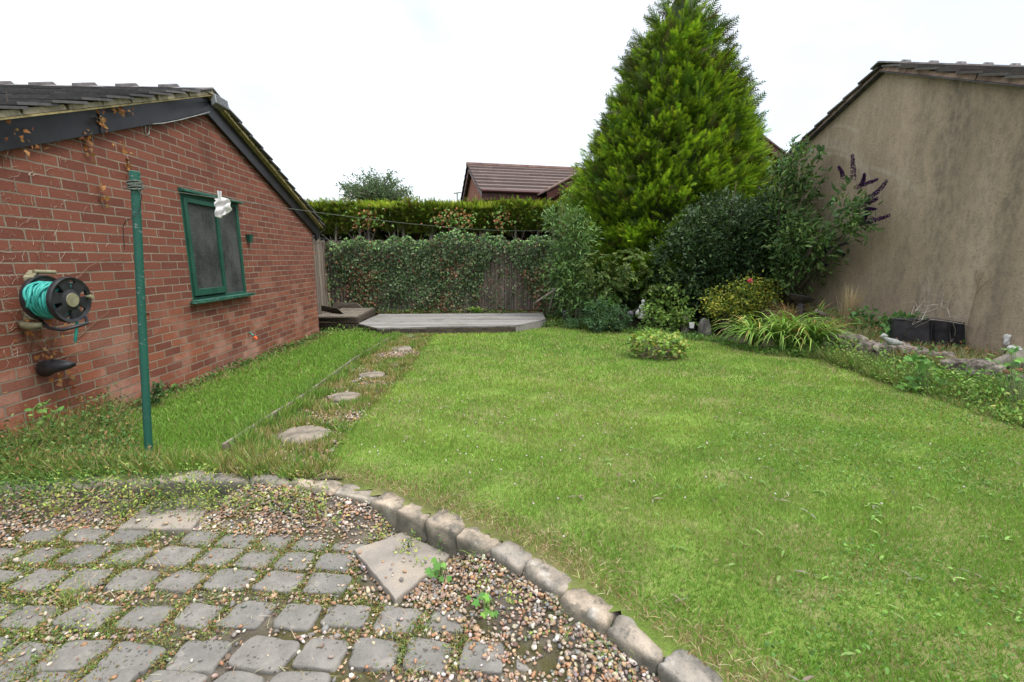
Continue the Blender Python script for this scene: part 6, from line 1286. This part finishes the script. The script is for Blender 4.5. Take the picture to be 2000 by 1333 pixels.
for i, (px, py, n, L, lab) in enumerate([(1455, 655, 150, .80, 'leftmost lily clump with arching strap leaves beside the grey rock'), (1505, 662, 160, .85, 'second lily clump from the left, drooping onto the lawn edge'), (1560, 668, 160, .85, 'third lily clump from the left, longest leaves over the lawn'), (1612, 652, 120, .72, 'rightmost lily clump next to the rockery'), (1545, 636, 110, .70, 'back lily clump behind the others near the orange grass')]):
    c = Gz(px + 18, py + 22, .06); V, F, cc = strap(c, n, L * 1.12, .030, LIL, .95, az0=-1.65, azs=1.25, upr=(.8, 1.4)); tag(nobj('lily_clump', V, F, 'foliage', cc, base=c), lab, 'lily clump', 'lily clumps at the lawn edge')
c = Gz(1590, 640, .3); V, F, cc = strap(c, 40, .5, .03, LIL, .45, upr=(1.0, 1.5)); tag(nobj('iris_clump', V, F, 'foliage', cc, base=c), 'upright sword leaved clump behind the lilies by the wall', 'iris clump')
c = P(1540, 620, 7.3); c[2] = .25; V, F, cc = strap(c, 420, .62, .007, [(.42, .26, .13), (.50, .40, .22), (.34, .18, .09), (.30, .32, .12)], .8, upr=(.9, 1.5)); tag(nobj('orange_grass', V, F, 'grassblade', cc, base=c), 'tall rusty orange ornamental grass tuft behind the lilies', 'ornamental grass')
c = P(1655, 635, 6.6); c[2] = .45; V, F, cc = strap(c, 90, .60, .009, [(.50, .40, .26), (.42, .32, .18)], .15, upr=(1.25, 1.6)); tag(nobj('dry_grass_stems', V, F, 'grassblade', cc, base=c), 'tall dry straw coloured seed stems before the rendered wall', 'grass')
for (px, py, z, n, L, cols, lab) in [(1275, 662, .05, 240, .22, GREEN, 'bright green grass tuft at the bed edge left of the ivy stump'), (932, 612, .12, 60, .20, GREEN, 'fresh green tuft growing between deck and ivy fence')]:
    c = Gz(px, py, z); V, F, cc = strap(c, n, L, .010 if n > 100 else .03, cols, .6, upr=(.9, 1.5)); V[:, 0] = c[0] + (V[:, 0] - c[0]) * 1.6; tag(nobj('grass_tuft', V, F, 'grassblade', cc, base=c), lab, 'grass tuft')
for (px, py, n, L, lab) in [(765, 990, 150, .10, 'olive grass tuft hugging the kerb above the square slab'), (820, 1005, 90, .07, 'thin grass tuft at the kerb right above the square slab'), (955, 1108, 170, .13, 'green grass tuft against the kerb beside the rounded stone'), (1135, 1222, 230, .15, 'thickest green grass tuft at the foot of the kerb'), (1225, 1295, 140, .15, 'wiry dark green tuft nearest the bottom of the kerb'), (132, 1172, 150, .055, 'yellow tipped grass tuft between setts at the left')]:
    c = Gz(px, py, .04 if px > 500 else .012); V, F, cc = strap(c, n, L, .0028, GREEN if px > 900 else OLIVE + GREEN, .7, upr=(.9, 1.5)); V[:, :2] = c[:2] + (V[:, :2] - c[:2]) * 1.1; tag(nobj('grass_tuft', V, F, 'grassblade', cc, base=c), lab, 'grass tuft', 'grass tufts rooted in the patio')
# broad leaved plants
def lobeplant(name, label, pts, size, cols, Y, root, cat='plant', yellow=None, T=T_LOBE):
    t = thing(name, label, cat, root); ps, ds = [], []; mb = MB()
    for px, py in pts:
        p = P(px, py, Y + rng.uniform(-.12, .12)); ps.append(p); ds.append(unit(A(rng.normal(0, .7), -.5 + rng.normal(0, .4), rng.normal(-.15, .2)))); mb.tube([root, (root + p) / 2 + A(0, .03, .04), p], [.0025, .002, .001], 4, (.12, .15, .06))
    n = len(ps); c = pal(cols, n, .14); s = rng.uniform(.75, 1.2, n) * size
    if yellow is not None: c[yellow] = (.62, .48, .10); s[yellow] = size * 1.2
    L_ = inst(T, np.array(ps), np.array(ds), rng.normal(0, .3, (n, 3)) + A(0, -.55, .85), s, c); nobj('leaves', L_[0], L_[1], 'foliage', L_[2], t); obj('stems', mb, 'bark', t)
pts = [(rng.normal(1808, 24), rng.uniform(695, 760)) for _ in range(46)] + [(1832, 766), (1795, 758), (1815, 757), (1800, 700), (1775, 705)]
lobeplant('sapling', 'fresh green lobed leaf sapling with one yellow leaf below the crates', pts, .075, [(.08, .21, .04), (.12, .27, .05), (.06, .15, .03)], 4.25, A(*G(1810, 772)[:2], .1), yellow=46)
pts = [(rng.normal(1985, 16), rng.uniform(675, 800)) for _ in range(54)] + [(1930, 692), (1925, 700), (1945, 705), (1955, 682)]
lobeplant('bramble', 'green leafy bramble at the right edge of the photo', pts, .065, [(.10, .22, .05), (.14, .28, .06), (.07, .17, .04)], 3.75, A(*G(1990, 815)[:2], .13))
lobeplant('strawberry_plant', 'small lobed leaf plant at the lower right corner of the square slab', [(855 + rng.normal(0, 12), 1122 + rng.normal(0, 14)) for _ in range(14)], .035, [(.10, .24, .05), (.14, .30, .06)], 1.76, Gz(862, 1140, .03))
lobeplant('strawberry_plant', 'small rounded leaf plant in gravel between slab and kerb near the bottom', [(950 + rng.normal(0, 16), 1190 + rng.normal(0, 10)) for _ in range(16)], .03, [(.10, .22, .05), (.15, .30, .06)], 1.56, Gz(950, 1200, .02))
tp = thing('red_stem_weed', 'thin red stemmed seedling standing in the gravel between the two slabs', 'weed', Gz(624, 1026, .03)); mb = MB(); Y_ = Gz(624, 1026, .03)[1]
mb.tube([P(624, 1026, Y_), P(618, 1000, Y_), P(610, 965, Y_), P(605, 945, Y_)], [.0035, .003, .002, .001], 5, (.16, .05, .03)); obj('stalk', mb, 'bark', tp)
q = np.array([P(rng.normal(610, 6), rng.uniform(935, 985), Y_) for _ in range(26)] + [P(rng.normal(628, 12), rng.uniform(1015, 1027), Y_) for _ in range(12)]); n = len(q); L_ = inst(T_LONG, q, rng.normal(0, 1, (n, 3)) + A(0, 0, .5), rng.normal(0, 1, (n, 3)) + A(0, -.5, .8), np.r_[np.full(26, .022), np.full(12, .05)], pal([(.28, .22, .12), (.20, .28, .09)], n), 1.6); nobj('leaves', L_[0], L_[1], 'foliage', L_[2], tp)
# fern by the brick wall, climbing weed
c = G(305, 795); fe_ = thing('small_conifer_seedling', 'small dark green seedling at the foot of the wall behind the post', 'seedling', c); n = 90
q = np.array([P(rng.normal(306, 6), rng.uniform(750, 795), c[1] + rng.uniform(-.05, .05)) for _ in range(n)]); L_ = inst(T_LEAF, q, rng.normal(0, 1, (n, 3)) + A(0, 0, .6), rng.normal(0, 1, (n, 3)), rng.uniform(.03, .05, n), pal([(.04, .09, .03), (.06, .12, .04)], n)); nobj('leaves', L_[0], L_[1], 'foliage', L_[2], fe_)
mb = MB(); mb.tube([c, P(306, 770, c[1]), P(308, 752, c[1])], .004, 5); obj('stem', mb, 'green_stem', fe_)
c = WL(70, 850, .06); cw = thing('climbing_weed', 'spindly bright green climbing weed on the lower left brick wall', 'weed', c); mb = MB(); ps = []
for pl_ in [[(85, 850), (82, 815), (88, 790), (98, 780)], [(70, 855), (66, 825), (64, 800), (75, 788), (90, 786)], [(90, 850), (104, 815), (112, 800), (118, 812)], [(60, 855), (68, 830), (85, 815), (92, 822)]]:
    q = [WL(a, b, .07) for a, b in pl_]; mb.tube(q, .003, 5); ps += [q[j] * (1 - t) + q[j + 1] * t for j in range(len(q) - 1) for t in (0, .3, .6)]
obj('vines', mb, 'green_stem', cw); ps = np.array(ps); n = len(ps); L_ = inst(T_LEAF, ps, rng.normal(0, 1, (n, 3)), rng.normal(0, .5, (n, 3)) + A(1, -.5, .5), rng.uniform(.025, .055, n), pal([(.15, .32, .07), (.22, .38, .09)], n), 1.3); nobj('leaves', L_[0], L_[1], 'foliage', L_[2], cw)
# rose
rs_ = thing('rose', 'single pink rose on a thin stem above the golden bush', 'rose', P(1462, 600, 8.0)); c = P(1465, 549, 7.8); mb = MB(); mb.tube([P(1462, 600, 8.0), P(1460, 570, 7.9), c], .005, 5); obj('stem', mb, 'green_stem', rs_)
n = 40; d = unit(rng.normal(size=(n, 3)) + A(0, -.4, .2)); L_ = inst(T_LEAF, c + d * .012, d, rng.normal(0, 1, (n, 3)), rng.uniform(.025, .042, n), pal([(.80, .20, .22), (.85, .32, .33), (.7, .12, .15)], n), 1.8); nobj('petals', L_[0], L_[1], 'petal', L_[2], rs_)
q = np.array([P(1458 + rng.normal(0, 9), rng.uniform(552, 590), 7.9) for _ in range(24)]); L_ = inst(T_LEAF, q, rng.normal(0, 1, (24, 3)), rng.normal(0, .5, (24, 3)) + A(0, -.5, .8), np.full(24, .05), pal([(.09, .2, .05)], 24), 1.3); nobj('leaves', L_[0], L_[1], 'foliage', L_[2], rs_)
rp = rng.uniform(0, 1, (9, 2)); q = np.array([P(1200 + 170 * a, 522 + 40 * b, 8.5) for a, b in rp]); V = (IV[None] * .022) + q[:, None]; 
# ---- stuff: weeds along the right border, wall foot, bed edge
parts = []
def scatterpoly(poly, n):
    xs = [p[0] for p in poly]; ys = [p[1] for p in poly]; x = rng.uniform(min(xs), max(xs), n * 3); y = rng.uniform(min(ys), max(ys), n * 3); k = inpoly(x, y, poly); return x[k][:n], y[k][:n]
BD_ = EDGE[7:] ; poly = BD_ + [(ROCK[-1][0] + .3, ROCK[-1][1] - .3)] + ROCK[::-1]
x, y = scatterpoly(poly, 1500)
for a, b in zip(x, y):
    hgt = .065 + .07 * snoise(np.array([a, b]), 3.0, 95) + .06 * (a > 3.9); z0 = float(lawnz(b))
    u = rng.random()
    if u < .45: parts.append(tuft(a, b, z0, 26, .06, max(.07, hgt * 1.3), [(.13, .22, .05), (.18, .28, .07), (.24, .27, .09), (.34, .30, .14)], .006, .8))
    elif u < .93: parts.append(little_plants(a, b, z0 + .02, 22, .05, max(.06, hgt) * 1.5, .032, [(.12, .24, .045), (.17, .32, .06), (.08, .17, .035), (.24, .36, .09)] if rng.random() < .88 else YG))
x, y = scatterpoly([tuple(Gz(1590, 640, .4)[:2]), tuple(Gz(1900, 720, .3)[:2]), tuple(Gz(2100, 760, .3)[:2]), (6.2, 3.2), (5.7, 5.5), (5.3, 7.8), tuple(Gz(1590, 610, .4)[:2])], 620)
for a, b in zip(x, y):
    z0 = float(gh(np.array([a]), np.array([b]))[0])
    if rng.random() < .65: parts.append(tuft(a, b, z0, 30, .09, .13, [(.42, .36, .18), (.34, .30, .12), (.20, .26, .08), (.50, .42, .26)], .006, .9))
    else: parts.append(little_plants(a, b, z0, 20, .06, .10, .045, [(.08, .17, .045), (.12, .23, .06), (.30, .14, .07)]))
for c_ in RK:
    for s in range(4): a, b = c_[0] + rng.normal(.12, .10), c_[1] + rng.normal(.08, .10); parts.append(tuft(a, b, c_[2] - .10, 26, .05, .13, [(.42, .36, .18), (.26, .28, .10), (.16, .22, .06)], .006, .9)); parts.append(little_plants(a + .05, b - .1, c_[2] - .16, 16, .05, .12, .035, [(.10, .19, .045), (.14, .25, .06)]))
V, F, c = join(parts); tag(nobj('border_weeds', V, F, 'foliage', c), 'tangled weeds and dry grass along the right border', kind='stuff')
parts = []
x, y = scatterpoly([(-4.2, 2.3), tuple(Gz(300, 925, .15)[:2]), tuple(Gz(270, 880, .15)[:2]), tuple(wl(3.8)), tuple(wl(2.0)), (-4.2, 1.9)], 560)
for a, b in zip(x, y):
    ws = wallside(a, b); z0 = float(lawnz(b)) if kerbdist(np.array([a]), np.array([b]))[0] > 0 else .03
    h_ = .05 + .13 * max(0, 1 - ws / .55); u = rng.random()
    if u < .6: parts.append(little_plants(a, b, z0, 26, .05, h_ * 1.5, .024, [(.07, .15, .04), (.10, .20, .05), (.05, .11, .03), (.20, .28, .08), (.28, .16, .08)]))
    else: parts.append(tuft(a, b, z0, 30, .06, h_ + .05, GREEN + OLIVE, .004, .9))
for i in range(260):
    s_ = rng.uniform(2.4, 8.2); q = wl(s_) + NL * rng.uniform(.02, .16); parts.append(little_plants(q[0], q[1], float(lawnz(q[1])), 14, .04, .06, .026 + .003 * s_, [(.08, .16, .04), (.12, .22, .05), (.22, .16, .09)]))
for i in range(260):
    px = rng.uniform(-60, 330); q = Gz(px, 958 + rng.uniform(-20, 22) - (px < 150) * rng.uniform(-10, 15), .03); parts.append(little_plants(q[0], q[1], .03, 24, .03, .09, .020, YG + WG + [(.30, .10, .07)]))
for t in np.linspace(dk[-1] * .40, dk[-1] - .2, 150):
    c_ = np.array([np.interp(t, dk, KR[:, 0]), np.interp(t, dk, KR[:, 1])])
    if c_[0] < -1.75 and rng.random() < np.clip((-1.75 - c_[0]) / .8, .3, 1): parts.append(little_plants(c_[0], c_[1] + rng.uniform(-.10, .08), .12, 28, .05, .11, .022, [(.10, .20, .05), (.07, .15, .04), (.22, .30, .08), (.14, .24, .06)])); parts.append(tuft(c_[0] + .05, c_[1] + rng.uniform(-.02, .1), .12, 26, .05, .13, GREEN, .0035, 1.0))
V, F, c = join(parts); tag(nobj('wall_foot_weeds', V, F, 'foliage', c), 'creeping weeds along the foot of the brick wall', kind='stuff')
parts = []
E2 = resample([e for e in EDGE[2:9]], .05)
for q in E2:
    for s in range(2):
        a, b = q[0] + rng.normal(0, .04), q[1] + rng.uniform(.03, .35); z0 = float(gh(np.array([a]), np.array([b]))[0])
        u = rng.random()
        if u < .6: parts.append(little_plants(a, b, z0, 22, .06, .10, .045, [(.07, .15, .04), (.11, .21, .05), (.16, .26, .06), (.04, .10, .03)]))
        else: parts.append(tuft(a, b, z0, 24, .07, .12, GREEN, .008, .8))
x, y = scatterpoly([tuple(Gz(1070, 640, 0)[:2]), tuple(Gz(1190, 655, 0)[:2]), tuple(Gz(1190, 615, 0)[:2]), tuple(Gz(1060, 612, 0)[:2])], 160)
for a, b in zip(x, y): parts.append(little_plants(a, b, .0, 20, .06, .10, .045, [(.09, .17, .04), (.15, .24, .05), (.24, .28, .08)]))
for i in range(120): q = P(rng.uniform(700, 1060), 606, 10.75); parts.append(little_plants(q[0], q[1], .1, 12, .08, .07, .05, [(.08, .16, .04), (.13, .2, .05), (.2, .12, .06)]))
for i in range(60): q = G(rng.uniform(632, 760), rng.uniform(642, 656)); parts.append(little_plants(q[0], q[1], q[2], 18, .06, .10, .04, GREEN))
V, F, c = join(parts); tag(nobj('bed_edge_plants', V, F, 'foliage', c), 'low leafy ground cover along the back bed edge', kind='stuff')
# dead twiggy shrub over the crates, dead climber on the wall
dt = thing('dead_twigs', 'tangle of bare whitish twigs spilling over the black crates', 'dead shrub', P(1850, 655, 5.7)); mb = MB()
for pl_ in [[(1795, 625), (1808, 600), (1806, 570), (1804, 560)], [(1800, 626), (1813, 598), (1815, 575), (1819, 552)], [(1806, 622), (1794, 605), (1787, 590)], [(1780, 614), (1800, 618), (1825, 615)], [(1815, 624), (1850, 628), (1885, 634), (1905, 645), (1912, 660)], [(1860, 628), (1866, 645), (1864, 660), (1858, 668)], [(1850, 622), (1870, 618), (1895, 622), (1910, 648), (1918, 668)], [(1855, 620), (1850, 600), (1858, 585)], [(1808, 598), (1830, 595), (1850, 610), (1858, 622)], [(1885, 660), (1892, 678), (1905, 690)], [(1895, 690), (1915, 700), (1930, 702)], [(1913, 690), (1930, 680), (1940, 676)], [(1800, 612), (1815, 608), (1838, 600), (1842, 580)], [(1795, 622), (1788, 608), (1798, 596)], [(1836, 600), (1848, 606), (1854, 618)]]:
    q = [P(a, b, 5.55 + rng.uniform(-.08, .08)) for a, b in pl_]; mb.tube(q, list(np.linspace(.0055, .002, len(q))), 5, (.36, .31, .26))
    for s in range(3): b0 = q[rng.integers(len(q))]; mb.tube([b0, b0 + A(rng.normal(0, .07), rng.normal(0, .04), rng.normal(.04, .06)), b0 + A(rng.normal(0, .12), 0, rng.normal(.07, .08))], [.003, .002, .001], 4, (.33, .28, .23))
obj('twigs', mb, 'bark', dt)
dc = thing('dead_climber', 'thin dead climber stem trailing up the rendered wall above the crates', 'climber', WR(1893, 640, .03)); mb = MB()
for pl_ in [[(1890, 640), (1897, 610), (1905, 580), (1912, 545)], [(1906, 575), (1915, 562), (1930, 548)], [(1908, 560), (1904, 540), (1908, 528)], [(1912, 548), (1920, 532)], [(1851, 610), (1856, 590), (1862, 575)]]: mb.tube([WR(a, b, .03) for a, b in pl_], list(np.linspace(.008, .003, len(pl_))), 5, (.24, .17, .12))
obj('stem', mb, 'bark', dc)
# ivy behind the crates
n = 420; px = np.r_[rng.normal(1740, 14, 150), rng.normal(1885, 9, 140), rng.uniform(1745, 1800, 60), rng.normal(1690, 18, 70)]; py = np.r_[rng.uniform(618, 665, 150), rng.uniform(625, 675, 140), rng.uniform(612, 626, 60), rng.uniform(600, 640, 70)]
q = np.array([P(a, b, 5.95 + rng.uniform(-.1, .1) + (.5 if a < 1715 else 0)) for a, b in zip(px, py)]); L_ = inst(T_IVY, q, rng.normal(0, .7, (n, 3)) + A(0, -.2, -.4), rng.normal(0, .5, (n, 3)) + A(0, -1, .5), rng.uniform(.05, .09, n), pal([(.06, .14, .04), (.09, .19, .05), (.13, .25, .07)], n)); o = nobj('crate_ivy', L_[0], L_[1], 'foliage', L_[2], base=P(1740, 660, 5.9)); tag(o, 'dark green ivy creeping around the back of the black crates', 'ivy')
# distant tree over the hedge
def looseTree(px, py, Y, rx, rz):
    c = P(px, py, Y); t = thing('distant_tree', 'feathery small leaved tree rising behind the hedge', 'tree', (c[0], Y, -.2)); RX, RZ = rx * Y / FP, rz * Y / FP; mb = MB(); ps = []
    mb.tube([A(c[0], Y, -.2), A(c[0], Y, c[2] - RZ * .5)], [.14, .09], 8)
    for i in range(175):
        d = unit(A(rng.normal(0, .8), rng.normal(0, .7), abs(rng.normal(0, .7)) - .12)); s0 = A(c[0], Y, c[2] - RZ * .7) + rng.normal(0, .1, 3); L = rng.uniform(.85, 1.18); e = A(c[0], Y, c[2] - RZ * .4) + d * A(RX, RX, RZ * 1.25) * L; m_ = (s0 + e) / 2 + A(0, 0, .15)
        mb.tube([s0, m_, e], [.022, .013, .004], 4)
        for tt in np.linspace(.25, 1, 34): ps.append(((1 - tt) ** 2) * s0 + 2 * tt * (1 - tt) * m_ + tt * tt * e + rng.normal(0, .10 * (1.25 - tt * .7), 3))
    obj('branches', mb, 'barkgrey', t); ps = np.array(ps); n = len(ps); L_ = inst(T_LONG, ps, rng.normal(0, 1, (n, 3)) + A(0, 0, .3), rng.normal(0, 1, (n, 3)), rng.uniform(.08, .15, n), pal([(.06, .11, .045), (.08, .14, .055), (.10, .17, .07)], n), 1.8); nobj('leaves', L_[0], L_[1], 'foliage', L_[2], t)
looseTree(737, 372, 19.0, 66, 40)
